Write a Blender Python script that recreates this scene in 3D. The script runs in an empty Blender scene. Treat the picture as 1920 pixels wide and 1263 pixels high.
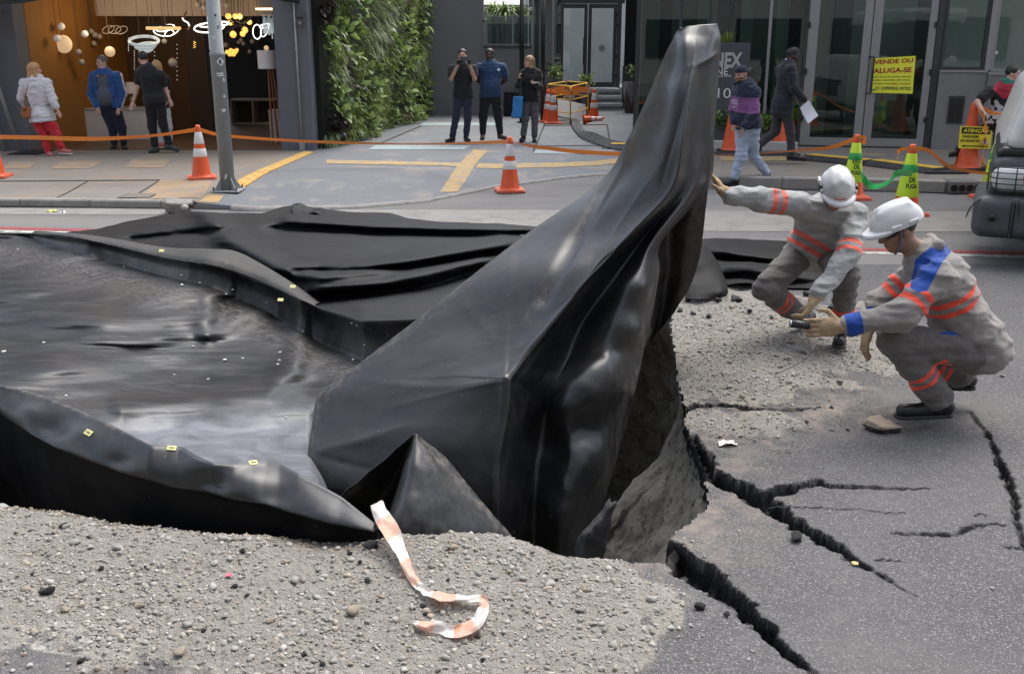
import bpy, math, random
import numpy as np
from mathutils import Vector, Matrix
PI = math.pi
rnd = random.Random(7)
rng = np.random.default_rng(7)
SC = bpy.context.scene
COL = SC.collection

# ------------------------------------------------------------------ camera
CAM_H, PITCH, FPX = 2.05, math.radians(16.6), 1920 * 35.0 / 36.0
CS, SN = math.cos(PITCH), math.sin(PITCH)
cam_d = bpy.data.cameras.new('camera'); cam_d.lens = 35.0; cam_d.sensor_width = 36.0
cam_d.clip_start = 0.05; cam_d.clip_end = 800
cam = bpy.data.objects.new('camera', cam_d); COL.objects.link(cam)
cam.location = (0, 0, CAM_H); cam.rotation_euler = (PI / 2 - PITCH, 0, 0)
SC.camera = cam
SC.render.resolution_x, SC.render.resolution_y = 1024, 673

# ------------------------------------------------------------------ sky, sun, exposure
SUN_EL, SUN_AZ = math.radians(60), math.radians(32)
world = bpy.data.worlds.new('World'); SC.world = world; world.use_nodes = True
wn = world.node_tree; wn.nodes.clear()
sky = wn.nodes.new('ShaderNodeTexSky'); sky.sky_type = 'NISHITA'; sky.sun_disc = False
sky.sun_elevation = SUN_EL; sky.sun_rotation = SUN_AZ
sky.air_density = 1.0; sky.dust_density = 2.5; sky.ozone_density = 1.0
hsv = wn.nodes.new('ShaderNodeHueSaturation'); hsv.inputs['Saturation'].default_value = 0.5
bgn = wn.nodes.new('ShaderNodeBackground'); bgn.inputs['Strength'].default_value = 0.15
won = wn.nodes.new('ShaderNodeOutputWorld')
wn.links.new(sky.outputs[0], hsv.inputs['Color']); wn.links.new(hsv.outputs[0], bgn.inputs['Color']); wn.links.new(bgn.outputs[0], won.inputs[0])
sun_d = bpy.data.lights.new('sun', 'SUN'); sun_d.energy = 1.3; sun_d.angle = math.radians(48); sun_d.color = (1.0, 0.955, 0.89)
sun = bpy.data.objects.new('sun', sun_d); COL.objects.link(sun)
sdir = Vector((math.sin(SUN_AZ) * math.cos(SUN_EL), math.cos(SUN_AZ) * math.cos(SUN_EL), math.sin(SUN_EL)))
sun.rotation_euler = (-sdir).to_track_quat('-Z', 'Y').to_euler(); sun.location = (0, 0, 30)
vs = SC.view_settings; vs.view_transform = 'Standard'; vs.look = 'None'; vs.gamma = 1.0; vs.use_curve_mapping = False
vs.exposure = 1.25
SC.cycles.max_bounces = 8; SC.cycles.diffuse_bounces = 4; SC.cycles.glossy_bounces = 4; SC.cycles.transmission_bounces = 6
SC.cycles.transparent_max_bounces = 12
SC.cycles.sample_clamp_indirect = 6.0

# ------------------------------------------------------------------ photograph measurements -> metres
def ray(px, py):
    u = (px - 960.0) / FPX; v = (py - 631.5) / FPX
    return u, CS - v * SN, -SN - v * CS
def P(px, py, Y):
    """the point at depth Y that stands at this place of the photograph"""
    u, dy, dz = ray(px, py); t = Y / dy
    return np.array((u * t, Y, CAM_H + dz * t))
def G(px, py, z=0.0):
    u, dy, dz = ray(px, py); t = (z - CAM_H) / dz
    return np.array((u * t, dy * t, z))
def proj(p):
    """inverse of P (numpy arrays ok): returns px, py"""
    p = np.asarray(p, float); x, y, z = p[..., 0], p[..., 1], p[..., 2] - CAM_H
    f = y * CS - z * SN; d = -y * SN - z * CS
    return 960 + FPX * x / f, 631.5 + FPX * d / f

# ------------------------------------------------------------------ noise (numpy)
def _hash(ix, iy, iz, seed):
    h = (ix * 374761393 + iy * 668265263 + iz * 2147483647 + seed * 1274126177) & 0xffffffff
    h = ((h ^ (h >> 13)) * 1274126177) & 0xffffffff
    return ((h ^ (h >> 16)) & 0xffffff) / float(0xffffff)
def vnoise(p, scale=1.0, seed=0):
    """value noise in -1..1 for an (...,3) or (...,2) array"""
    p = np.asarray(p, float) * scale
    if p.shape[-1] == 2: p = np.concatenate([p, np.zeros(p.shape[:-1] + (1,))], -1)
    i = np.floor(p).astype(np.int64); f = p - i; f = f * f * (3 - 2 * f)
    out = 0
    for dx in (0, 1):
        wx = f[..., 0] if dx else 1 - f[..., 0]
        for dy in (0, 1):
            wy = f[..., 1] if dy else 1 - f[..., 1]
            for dz in (0, 1):
                wz = f[..., 2] if dz else 1 - f[..., 2]
                out = out + wx * wy * wz * _hash(i[..., 0] + dx, i[..., 1] + dy, i[..., 2] + dz, seed)
    return out * 2 - 1
def fbm(p, scale=1.0, oct=4, seed=0, gain=0.5):
    s = 0; a = 1.0; n = 0
    for k in range(oct):
        s = s + a * vnoise(p, scale * 2 ** k, seed + k * 17); n += a; a *= gain
    return s / n
def sstep(a, b, x):
    t = np.clip((np.asarray(x, float) - a) / (b - a), 0, 1); return t * t * (3 - 2 * t)

# ------------------------------------------------------------------ objects
BASE = {}
def _link(o, parent=None):
    COL.objects.link(o)
    if parent is not None: o.parent = parent
    return o
def tag(o, label=None, cat=None, group=None, kind=None):
    if label: o['label'] = label
    if cat: o['category'] = cat
    if group: o['group'] = group
    if kind: o['kind'] = kind
    return o
def thing(name, label, cat, loc=(0, 0, 0), group=None, rotz=0.0):
    o = bpy.data.objects.new(name, None); _link(o)
    o.empty_display_size = 0.2
    o.location = Vector([float(a) for a in loc]); o.rotation_euler = (0, 0, rotz)
    return tag(o, label, cat, group)
def wmat(o):
    m = Matrix.LocRotScale(o.location, o.rotation_euler, o.scale)
    return wmat(o.parent) @ m if o.parent else m
def mesh(name, V, F, m=None, smooth=False, attrs=None, mats=None, midx=None):
    me = bpy.data.meshes.new(name)
    V = np.asarray(V, np.float32).reshape(-1, 3)
    if isinstance(F, np.ndarray) and F.ndim == 2:
        n, k = F.shape
        me.vertices.add(len(V)); me.vertices.foreach_set('co', V.ravel())
        me.loops.add(n * k); me.loops.foreach_set('vertex_index', F.astype(np.int32).ravel())
        me.polygons.add(n); me.polygons.foreach_set('loop_start', np.arange(0, n * k, k, dtype=np.int32))
        me.update(calc_edges=True)
    else:
        me.from_pydata([tuple(map(float, v)) for v in V], [], [tuple(int(i) for i in f) for f in F]); me.update()
    if smooth: me.polygons.foreach_set('use_smooth', np.ones(len(me.polygons), bool))
    for x in (mats or ([m] if m else [])): me.materials.append(x)
    if midx is not None: me.polygons.foreach_set('material_index', np.asarray(midx, np.int32))
    for k, a in (attrs or {}).items():
        a = np.asarray(a, np.float32)
        if a.ndim == 1:
            at = me.attributes.new(k, 'FLOAT', 'POINT'); at.data.foreach_set('value', a)
        else:
            at = me.attributes.new(k, 'FLOAT_COLOR', 'POINT')
            if a.shape[1] == 3: a = np.concatenate([a, np.ones((len(a), 1), np.float32)], 1)
            at.data.foreach_set('color', a.ravel())
    return me
def obj(name, V, F, m=None, parent=None, smooth=False, local=False, **kw):
    """V in world metres (or in the parent's frame with local=True)"""
    V = np.asarray(V, float).reshape(-1, 3)
    if parent is not None and not local:
        inv = np.array(wmat(parent).inverted())
        V = V @ inv[:3, :3].T + inv[:3, 3]
    me = mesh(name, V, F, m, smooth, **kw)
    return _link(bpy.data.objects.new(name, me), parent)
def kids(o): return [c for c in bpy.data.objects if c.parent == o]
def copy_tree(o, loc=None, rotz=None, label=None, group=None, parent=None, scale=None, _all=None):
    c = o.copy(); COL.objects.link(c); c.parent = parent
    if parent is None:
        if loc is not None: c.location = Vector([float(a) for a in loc])
        if rotz is not None: c.rotation_euler = (0, 0, rotz)
        if scale is not None: c.scale = (scale,) * 3
        if label: c['label'] = label
        if group: c['group'] = group
    for k in kids(o): copy_tree(k, parent=c)
    return c
def center(V):
    V = np.asarray(V, float).reshape(-1, 3); return np.array([(V[:, 0].min() + V[:, 0].max()) / 2, (V[:, 1].min() + V[:, 1].max()) / 2, V[:, 2].min()])
def solo(name, V, F, m, label, cat, group=None, kind=None, smooth=False, **kw):
    """a thing that is one mesh, origin at its base"""
    c = center(V); o = obj(name, np.asarray(V, float).reshape(-1, 3) - c, F, m, None, smooth, **kw); o.location = Vector(c)
    return tag(o, label, cat, group, kind)

class MB:
    """collects simple shapes into one mesh"""
    def __init__(s): s.v = []; s.f = []
    def add(s, V, F):
        b = len(s.v); s.v += [tuple(map(float, p)) for p in V]; s.f += [tuple(int(i) + b for i in f) for f in F]; return s
    def box(s, lo, hi, M=None):
        x0, y0, z0 = lo; x1, y1, z1 = hi
        V = [(x0, y0, z0), (x1, y0, z0), (x1, y1, z0), (x0, y1, z0), (x0, y0, z1), (x1, y0, z1), (x1, y1, z1), (x0, y1, z1)]
        if M is not None: V = [tuple(M @ Vector(p)) for p in V]
        return s.add(V, [(0, 3, 2, 1), (4, 5, 6, 7), (0, 1, 5, 4), (1, 2, 6, 5), (2, 3, 7, 6), (3, 0, 4, 7)])
    def bbox(s, lo, hi, b=0.01, M=None):
        """box with chamfered edges"""
        lo = np.array(lo, float); hi = np.array(hi, float); b = min(b, 0.45 * float((hi - lo).min()))
        V = []; idx = {}
        for c in range(8):
            sg = [(c >> k) & 1 for k in range(3)]
            for ax in range(3):
                p = [hi[k] - (0 if k == ax else b) if sg[k] else lo[k] + (0 if k == ax else b) for k in range(3)]
                idx[c, ax] = len(V); V.append(p)
        F = []
        for ax in range(3):
            o = [k for k in range(3) if k != ax]
            for sd in (0, 1):
                cs = [(0, 0), (1, 0), (1, 1), (0, 1)]
                F.append([idx[(sd << ax) | (a << o[0]) | (bb << o[1]), ax] for a, bb in cs])
            for a in (0, 1):
                for bb in (0, 1):
                    c0 = (a << o[0]) | (bb << o[1]); c1 = c0 | (1 << ax)
                    F.append([idx[c0, o[0]], idx[c1, o[0]], idx[c1, o[1]], idx[c0, o[1]]])
        for c in range(8): F.append([idx[c, 0], idx[c, 1], idx[c, 2]])
        mid = (lo + hi) / 2; V = np.array(V); G_ = []
        for f in F:
            n = np.cross(V[f[1]] - V[f[0]], V[f[2]] - V[f[0]])
            if np.dot(n, V[list(f)].mean(0) - mid) < 0: f = f[::-1]
            G_.append(f)
        if M is not None: V = [tuple(M @ Vector(p)) for p in V]
        return s.add(V, G_)
    def tube(s, pts, r, n=8, cap=True):
        pts = [np.array(p, float) for p in pts]; rs = r if hasattr(r, '__len__') else [r] * len(pts)
        V = []; prev = None
        for i, p in enumerate(pts):
            d = pts[min(i + 1, len(pts) - 1)] - pts[max(i - 1, 0)]; d = d / (np.linalg.norm(d) + 1e-9)
            if prev is None:
                a = np.array((0, 0, 1.0)) if abs(d[2]) < 0.9 else np.array((1.0, 0, 0))
                u = np.cross(d, a)
            else: u = prev - d * np.dot(prev, d)
            u = u / (np.linalg.norm(u) + 1e-9); prev = u; w = np.cross(d, u)
            for k in range(n):
                t = 2 * PI * k / n; V.append(p + rs[i] * (math.cos(t) * u + math.sin(t) * w))
        F = []
        for i in range(len(pts) - 1):
            for k in range(n):
                a, b = i * n + k, i * n + (k + 1) % n; F.append((a, b, b + n, a + n))
        if cap: F += [tuple(range(n - 1, -1, -1)), tuple(range((len(pts) - 1) * n, len(pts) * n))]
        return s.add(V, F)
    def lathe(s, prof, n=20, c=(0, 0, 0), cap=True):
        V = []; F = []
        for (r, z) in prof:
            for k in range(n):
                t = 2 * PI * k / n; V.append((c[0] + r * math.cos(t), c[1] + r * math.sin(t), c[2] + z))
        for i in range(len(prof) - 1):
            for k in range(n):
                a, b = i * n + k, i * n + (k + 1) % n; F.append((a, b, b + n, a + n))
        if cap: F += [tuple(range(n - 1, -1, -1)), tuple(range((len(prof) - 1) * n, len(prof) * n))]
        return s.add(V, F)
    def prism(s, poly, z0, z1, M=None):
        n = len(poly); V = [(x, y, z0) for x, y in poly] + [(x, y, z1) for x, y in poly]
        if M is not None: V = [tuple(M @ Vector(p)) for p in V]
        F = [tuple(range(n - 1, -1, -1)), tuple(range(n, 2 * n))] + [(i, (i + 1) % n, n + (i + 1) % n, n + i) for i in range(n)]
        return s.add(V, F)
    def ball(s, c, r, n=12, m=8, sx=1, sy=1, sz=1):
        V = [(c[0], c[1], c[2] - r * sz)]; F = []
        for i in range(1, m):
            a = PI * i / m
            for k in range(n):
                t = 2 * PI * k / n; V.append((c[0] + sx * r * math.sin(a) * math.cos(t), c[1] + sy * r * math.sin(a) * math.sin(t), c[2] - sz * r * math.cos(a)))
        V.append((c[0], c[1], c[2] + r * sz)); top = len(V) - 1
        for k in range(n): F.append((0, 1 + (k + 1) % n, 1 + k)); F.append((top, top - n + k, top - n + (k + 1) % n))
        for i in range(m - 2):
            for k in range(n):
                a, b = 1 + i * n + k, 1 + i * n + (k + 1) % n; F.append((a, b, b + n, a + n))
        return s.add(V, F)
    def build(s, name, m, parent=None, smooth=False, **kw): return obj(name, s.v, s.f, m, parent, smooth, **kw)
    def solo(s, name, m, label, cat, group=None, kind=None, smooth=False): return solo(name, s.v, s.f, m, label, cat, group, kind, smooth)

def grid_faces(nu, nv):
    i = np.arange(nu - 1)[:, None]; j = np.arange(nv - 1)[None, :]
    a = (i * nv + j).ravel(); return np.stack([a, a + nv, a + nv + 1, a + 1], 1)
def catmull(C, n):
    """resample control rows C (k, ...) to n rows"""
    C = np.asarray(C, float); k = len(C); t = np.linspace(0, k - 1, n); i = np.minimum(t.astype(int), k - 2); f = (t - i).reshape((-1,) + (1,) * (C.ndim - 1))
    g = lambda j: C[np.clip(j, 0, k - 1)]
    p0 = np.where((i == 0).reshape(f.shape), 2 * g(i) - g(i + 1), g(i - 1)); p1, p2 = g(i), g(i + 1)
    p3 = np.where((i == k - 2).reshape(f.shape), 2 * g(i + 1) - g(i), g(i + 2))
    return 0.5 * (2 * p1 + (p2 - p0) * f + (2 * p0 - 5 * p1 + 4 * p2 - p3) * f ** 2 + (3 * p1 - p0 - 3 * p2 + p3) * f ** 3)
def spline(pts, n): return catmull(pts, n)
def surf(C, nu, nv):
    """bicubic sheet through a net of points (rows, columns, 3)"""
    S = catmull(np.asarray(C, float), nu); S = np.swapaxes(catmull(np.swapaxes(S, 0, 1), nv), 0, 1); return S
def surf_normals(S):
    du = np.gradient(S, axis=0); dv = np.gradient(S, axis=1); n = np.cross(du, dv); return n / (np.linalg.norm(n, axis=-1, keepdims=True) + 1e-9)
def lerp_line(pts, x):
    a = np.array(pts, float); return np.interp(x, a[:, 0], a[:, 1])
def inpoly(x, y, poly):
    x = np.asarray(x); y = np.asarray(y); c = np.zeros(x.shape, bool); n = len(poly)
    for i in range(n):
        x0, y0 = poly[i]; x1, y1 = poly[(i + 1) % n]
        if y0 == y1: continue
        k = ((y0 > y) != (y1 > y)) & (x < (x1 - x0) * (y - y0) / (y1 - y0) + x0); c ^= k
    return c
def seg_dist(x, y, a, b):
    ax, ay = a; bx, by = b; dx, dy = bx - ax, by - ay; L = dx * dx + dy * dy + 1e-12
    t = np.clip(((x - ax) * dx + (y - ay) * dy) / L, 0, 1); return np.hypot(x - ax - t * dx, y - ay - t * dy), t
def poly_dist(x, y, poly):
    d = np.full(np.shape(x), 1e9)
    for i in range(len(poly)): d = np.minimum(d, seg_dist(x, y, poly[i], poly[(i + 1) % len(poly)])[0])
    return np.where(inpoly(x, y, poly), -d, d)

# ------------------------------------------------------------------ signed-distance bodies -> one continuous mesh (surface nets)
class SDF:
    def __init__(s): s.p = []
    def cap(s, a, b, ra, rb=None, k=0.03, op='+'):
        s.p.append(('cap', np.array(a, float), np.array(b, float), ra, ra if rb is None else rb, k, op)); return s
    def chain(s, pts, rs, k=0.03):
        for i in range(len(pts) - 1): s.cap(pts[i], pts[i + 1], rs[i], rs[i + 1], k)
        return s
    def ell(s, c, r, R=None, k=0.03, op='+'):
        s.p.append(('ell', np.array(c, float), np.array(r, float), np.eye(3) if R is None else np.asarray(R, float), None, k, op)); return s
    def box(s, c, h, R=None, rd=0.01, k=0.01, op='+'):
        s.p.append(('box', np.array(c, float), np.array(h, float), np.eye(3) if R is None else np.asarray(R, float), rd, k, op)); return s
    def cut(s, pt, n, k=0.004):
        """removes everything on the side the normal points to"""
        n = np.array(n, float); s.p.append(('cut', np.array(pt, float), n / np.linalg.norm(n), 0, 0, k, '-')); return s
    def bounds(s):
        lo = []; hi = []
        for q in s.p:
            if q[6] == '-': continue
            if q[0] == 'cap':
                r = max(q[3], q[4]) + 0.01; lo.append(np.minimum(q[1], q[2]) - r); hi.append(np.maximum(q[1], q[2]) + r)
            else:
                e = np.abs(q[3]) @ q[2] if q[0] != 'ell' else np.sqrt(((q[3] * q[2][None, :]) ** 2).sum(1))
                e = e + (0.01 if q[0] == 'ell' else q[4] + 0.01); lo.append(q[1] - e); hi.append(q[1] + e)
        return np.min(lo, 0), np.max(hi, 0)
    @staticmethod
    def _d(q, X):
        if q[0] == 'cap':
            ba = q[2] - q[1]; L = float(ba @ ba) + 1e-12; pa = X - q[1]; t = np.clip(pa @ ba / L, 0, 1)
            return np.sqrt(((pa - t[..., None] * ba) ** 2).sum(-1)) - (q[3] + (q[4] - q[3]) * t)
        if q[0] == 'ell':
            l = (X - q[1]) @ q[3]; k0 = np.sqrt(((l / q[2]) ** 2).sum(-1)); k1 = np.sqrt(((l / q[2] ** 2) ** 2).sum(-1)) + 1e-9
            return k0 * (k0 - 1) / k1
        if q[0] == 'box':
            l = np.abs((X - q[1]) @ q[3]) - (q[2] - q[4]); return np.sqrt((np.maximum(l, 0) ** 2).sum(-1)) + np.minimum(l.max(-1), 0) - q[4]
        return None
    def mesh(s, h, disp=None):
        lo, hi = s.bounds(); lo = lo - 2 * h - 0.02; n = np.ceil((hi - lo + 2 * h + 0.02) / h).astype(int) + 1
        ax = [lo[k] + h * np.arange(n[k]) for k in range(3)]
        F = np.full(tuple(n), 0.12, np.float64)
        for q in s.p:
            if q[0] == 'cut':
                sl = (slice(None),) * 3
            else:
                if q[0] == 'cap': r = max(q[3], q[4]); l0 = np.minimum(q[1], q[2]) - r; h0 = np.maximum(q[1], q[2]) + r
                else:
                    e = (np.sqrt(((q[3] * q[2][None, :]) ** 2).sum(1)) if q[0] == 'ell' else np.abs(q[3]) @ q[2]); l0 = q[1] - e; h0 = q[1] + e
                pad = q[5] + 3 * h; sl = []
                for k in range(3):
                    a = int(max(0, math.floor((l0[k] - pad - lo[k]) / h))); b = int(min(n[k], math.ceil((h0[k] + pad - lo[k]) / h) + 1)); sl.append(slice(a, max(a, b)))
                sl = tuple(sl)
            g = np.stack(np.meshgrid(ax[0][sl[0]], ax[1][sl[1]], ax[2][sl[2]], indexing='ij'), -1)
            if g.size == 0: continue
            A = F[sl]
            if q[0] == 'cut':
                D = (g - q[1]) @ q[2]; F[sl] = np.maximum(A, D)
            elif q[6] == '-':
                D = -s._d(q, g); k = q[5]; hh = np.clip(0.5 - 0.5 * (A - D) / k, 0, 1); F[sl] = A * (1 - hh) + D * hh + k * hh * (1 - hh)
            else:
                D = s._d(q, g); k = max(q[5], 1e-4); hh = np.clip(0.5 + 0.5 * (A - D) / k, 0, 1); F[sl] = D * hh + A * (1 - hh) - k * hh * (1 - hh)
        if disp is not None:
            near = np.abs(F) < 3 * h + 0.03; idx = np.argwhere(near); pts = lo + h * idx; F[near] = F[near] + disp(pts)
        return nets(F, lo, h)
def nets(F, lo, h):
    S = F < 0; n = np.array(F.shape)
    c = np.zeros(tuple(n - 1), np.int8)
    for dx in (0, 1):
        for dy in (0, 1):
            for dz in (0, 1): c += S[dx:n[0] - 1 + dx, dy:n[1] - 1 + dy, dz:n[2] - 1 + dz]
    act = (c > 0) & (c < 8); ids = np.full(act.shape, -1, np.int64); I = np.argwhere(act); ids[act] = np.arange(len(I))
    acc = np.zeros((len(I), 3)); cnt = np.zeros(len(I))
    cor = [(a, b, d) for a in (0, 1) for b in (0, 1) for d in (0, 1)]
    val = {q: F[I[:, 0] + q[0], I[:, 1] + q[1], I[:, 2] + q[2]] for q in cor}
    for q in cor:
        for k in range(3):
            if q[k]: continue
            q2 = list(q); q2[k] = 1; q2 = tuple(q2); a, b = val[q], val[q2]; x = (a < 0) != (b < 0)
            t = np.where(x, a / np.where(x, a - b, 1), 0); p = np.zeros((len(I), 3)); p += np.array(q); p[:, k] += t
            acc += np.where(x[:, None], p, 0); cnt += x
    V = lo + h * (I + acc / np.maximum(cnt, 1)[:, None])
    Q = []
    for k in range(3):
        o1, o2 = (k + 1) % 3, (k + 2) % 3
        sl0 = [slice(1, n[m] - 1) for m in range(3)]; sl0[k] = slice(0, n[k] - 1); sl1 = list(sl0); sl1[k] = slice(1, n[k])
        a, b = S[tuple(sl0)], S[tuple(sl1)]
        for flip, M in ((False, a & ~b), (True, ~a & b)):
            E = np.argwhere(M) + np.array([0 if m == k else 1 for m in range(3)])
            if not len(E): continue
            def cell(d1, d2):
                e = E.copy(); e[:, o1] -= d1; e[:, o2] -= d2; return ids[e[:, 0], e[:, 1], e[:, 2]]
            q = np.stack([cell(1, 1), cell(0, 1), cell(0, 0), cell(1, 0)], 1)
            Q.append(q[:, ::-1] if flip else q)
    Q = np.concatenate(Q) if Q else np.zeros((0, 4), np.int64)
    return V, Q
def relax(V, Q, it=2, w=0.5):
    for _ in range(it):
        s = np.zeros_like(V); c = np.zeros(len(V))
        for a in range(4):
            i, j = Q[:, a], Q[:, (a + 1) % 4]
            np.add.at(s, i, V[j]); np.add.at(c, i, 1); np.add.at(s, j, V[i]); np.add.at(c, j, 1)
        V = V * (1 - w) + w * s / np.maximum(c, 1)[:, None]
    return V
def frame(z, x=None):
    """rotation whose columns are (x, y, z)"""
    z = np.array(z, float); z /= np.linalg.norm(z); x = np.array((1.0, 0, 0) if x is None else x, float); x = x - z * (x @ z)
    if np.linalg.norm(x) < 1e-4: x = np.array((0, 1.0, 0)) - z * z[1]
    x /= np.linalg.norm(x); return np.stack([x, np.cross(z, x), z], 1)

# ------------------------------------------------------------------ materials
class NT:
    def __init__(s, name):
        s.m = bpy.data.materials.new(name); s.m.use_nodes = True; s.t = s.m.node_tree; s.t.nodes.clear()
        s.out = s.n('ShaderNodeOutputMaterial'); s.b = s.n('ShaderNodeBsdfPrincipled'); s.l(s.b.outputs[0], s.out.inputs[0])
        s.co = s.n('ShaderNodeTexCoord').outputs['Object']
    def n(s, t, **kw):
        x = s.t.nodes.new(t)
        for k, v in kw.items(): setattr(x, k, v)
        return x
    def l(s, a, b): s.t.links.new(a, b)
    def set(s, inp, v):
        i = s.b.inputs[inp] if isinstance(inp, str) else inp
        if hasattr(v, 'is_linked') or isinstance(v, bpy.types.NodeSocket): s.l(v, i)
        elif isinstance(v, (tuple, list)): i.default_value = tuple(v) + ((1.0,) if len(v) == 3 and len(i.default_value) == 4 else ())
        else: i.default_value = v
        return s
    def map(s, scale=(1, 1, 1), rot=(0, 0, 0), co=None):
        x = s.n('ShaderNodeMapping'); x.inputs['Scale'].default_value = scale; x.inputs['Rotation'].default_value = rot; s.l(co or s.co, x.inputs[0]); return x.outputs[0]
    def noise(s, scale, detail=4, rough=0.55, co=None, dist=0.0, col=False):
        x = s.n('ShaderNodeTexNoise'); x.inputs['Scale'].default_value = scale; x.inputs['Detail'].default_value = detail; x.inputs['Roughness'].default_value = rough; x.inputs['Distortion'].default_value = dist
        s.l(co or s.co, x.inputs['Vector']); return x.outputs['Color' if col else 'Fac']
    def vor(s, scale, out='Distance', feature='F1', co=None, rand=1.0):
        x = s.n('ShaderNodeTexVoronoi', feature=feature); x.inputs['Scale'].default_value = scale; x.inputs['Randomness'].default_value = rand; s.l(co or s.co, x.inputs['Vector']); return x.outputs[out]
    def ramp(s, f, stops, interp='LINEAR'):
        x = s.n('ShaderNodeValToRGB'); x.color_ramp.interpolation = interp; e = x.color_ramp.elements
        while len(e) < len(stops): e.new(0.5)
        for q, (p, c) in zip(e, stops): q.position = p; q.color = (c, c, c, 1) if not hasattr(c, '__len__') else tuple(c) + (1,)
        s.l(f, x.inputs[0]); return x.outputs[0]
    def mix(s, f, a, b, blend='MIX'):
        x = s.n('ShaderNodeMix', data_type='RGBA', blend_type=blend)
        for i, v in ((0, f), (6, a), (7, b)):
            if isinstance(v, bpy.types.NodeSocket): s.l(v, x.inputs[i])
            elif hasattr(v, '__len__'): x.inputs[i].default_value = tuple(v) + (1,)
            else: x.inputs[i].default_value = v if i == 0 else (v, v, v, 1)
        return x.outputs[2]
    def math(s, op, a, b=0.0, clamp=False):
        x = s.n('ShaderNodeMath', operation=op, use_clamp=clamp)
        for i, v in enumerate((a, b)):
            if isinstance(v, bpy.types.NodeSocket): s.l(v, x.inputs[i])
            else: x.inputs[i].default_value = v
        return x.outputs[0]
    def attr(s, name, col=False): x = s.n('ShaderNodeAttribute', attribute_name=name); return x.outputs['Color' if col else 'Fac']
    def bump(s, h, strength=0.5, dist=0.01, chain=None):
        x = s.n('ShaderNodeBump'); x.inputs['Strength'].default_value = strength; x.inputs['Distance'].default_value = dist; s.l(h, x.inputs['Height'])
        if chain: s.l(chain, x.inputs['Normal'])
        s.l(x.outputs[0], s.b.inputs['Normal']); return x.outputs[0]
_M = {}
def pmat(name, col, rough=0.6, metal=0.0, var=0.12, vs=6.0, bump=0.0, bs=40.0, bd=0.004, spec=0.5, stain=None, rvar=0.0, over=(), emit=None, co=None, sheen=0.0, alpha=None, attrcol=None):
    """general procedural surface: base colour with broad variation, fine relief, optional thresholded overlays (attr<0 -> colour)"""
    if name in _M: return _M[name]
    t = NT(name)
    n = t.noise(vs, 5, 0.6)
    c0 = tuple(max(0, a * (1 - var)) for a in col); c1 = tuple(min(1, a * (1 + var)) for a in col)
    c = t.mix(n, c0, c1) if attrcol is None else t.mix(t.ramp(n, [(0.3, 0.0), (0.7, 1.0)]), t.mix(var, t.attr(attrcol, True), (0, 0, 0)), t.attr(attrcol, True))
    if stain:
        sc, amount, scol = stain
        c = t.mix(t.math('MULTIPLY', t.ramp(t.noise(sc, 6, 0.65, dist=0.4), [(0.48, 0.0), (0.68, 1.0)]), amount), c, scol)
    for a, oc in over: c = t.mix(t.math('LESS_THAN', t.attr(a), 0.0), c, oc)
    t.set('Base Color', c); t.set('Metallic', metal); t.set('Specular IOR Level', spec)
    if rvar: t.set('Roughness', t.ramp(t.noise(vs * 1.7, 4), [(0.3, max(0.02, rough - rvar)), (0.7, min(1, rough + rvar))]))
    else: t.set('Roughness', rough)
    if bump: t.bump(t.noise(bs, 5, 0.6), bump, bd)
    if sheen: t.set('Sheen Weight', sheen)
    if emit: t.set('Emission Color', emit[0]); t.set('Emission Strength', emit[1])
    if alpha is not None: t.set('Alpha', alpha)
    _M[name] = t.m; return t.m

# ------------------------------------------------------------------ lettering
_FONT = {}
def text_mesh(s, bold=0.0, depth=0.0, xscale=1.0, spacing=1.0):
    k = (s, bold, depth, xscale, spacing)
    if k in _FONT: return _FONT[k]
    cu = bpy.data.curves.new('lettering', 'FONT'); cu.body = s; cu.size = 1.0; cu.offset = bold; cu.extrude = depth; cu.resolution_u = 3; cu.space_character = spacing
    o = bpy.data.objects.new('lettering', cu); COL.objects.link(o)
    dg = bpy.context.evaluated_depsgraph_get(); me = o.evaluated_get(dg).to_mesh()
    V = np.array([v.co[:] for v in me.vertices]).reshape(-1, 3); F = [tuple(p.vertices) for p in me.polygons]
    o.evaluated_get(dg).to_mesh_clear(); bpy.data.objects.remove(o); bpy.data.curves.remove(cu)
    V[:, 0] *= xscale; lo, hi = V[:, :2].min(0), V[:, :2].max(0); _FONT[k] = (V, F, lo, hi); return _FONT[k]
def lettering(s, m, parent, O, ux, uy, width=None, height=None, bold=0.0, name='lettering', off=0.004, spacing=1.0, warp=None):
    """flat print centred at O in the plane ux, uy (world)"""
    V, F, lo, hi = text_mesh(s, bold, 0.0, 1.0, spacing); c = (lo + hi) / 2; d = hi - lo
    sx = (width / d[0]) if width else None; sy = (height / d[1]) if height else None
    sx = sx or sy; sy = sy or sx
    ux = np.array(ux, float); uy = np.array(uy, float); nz = np.cross(ux, uy); O = np.array(O, float)
    W = O + ((V[:, 0] - c[0]) * sx)[:, None] * ux + ((V[:, 1] - c[1]) * sy)[:, None] * uy + off * nz
    if warp: W = warp(W)
    return obj(name, W, F, m, parent)
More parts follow.
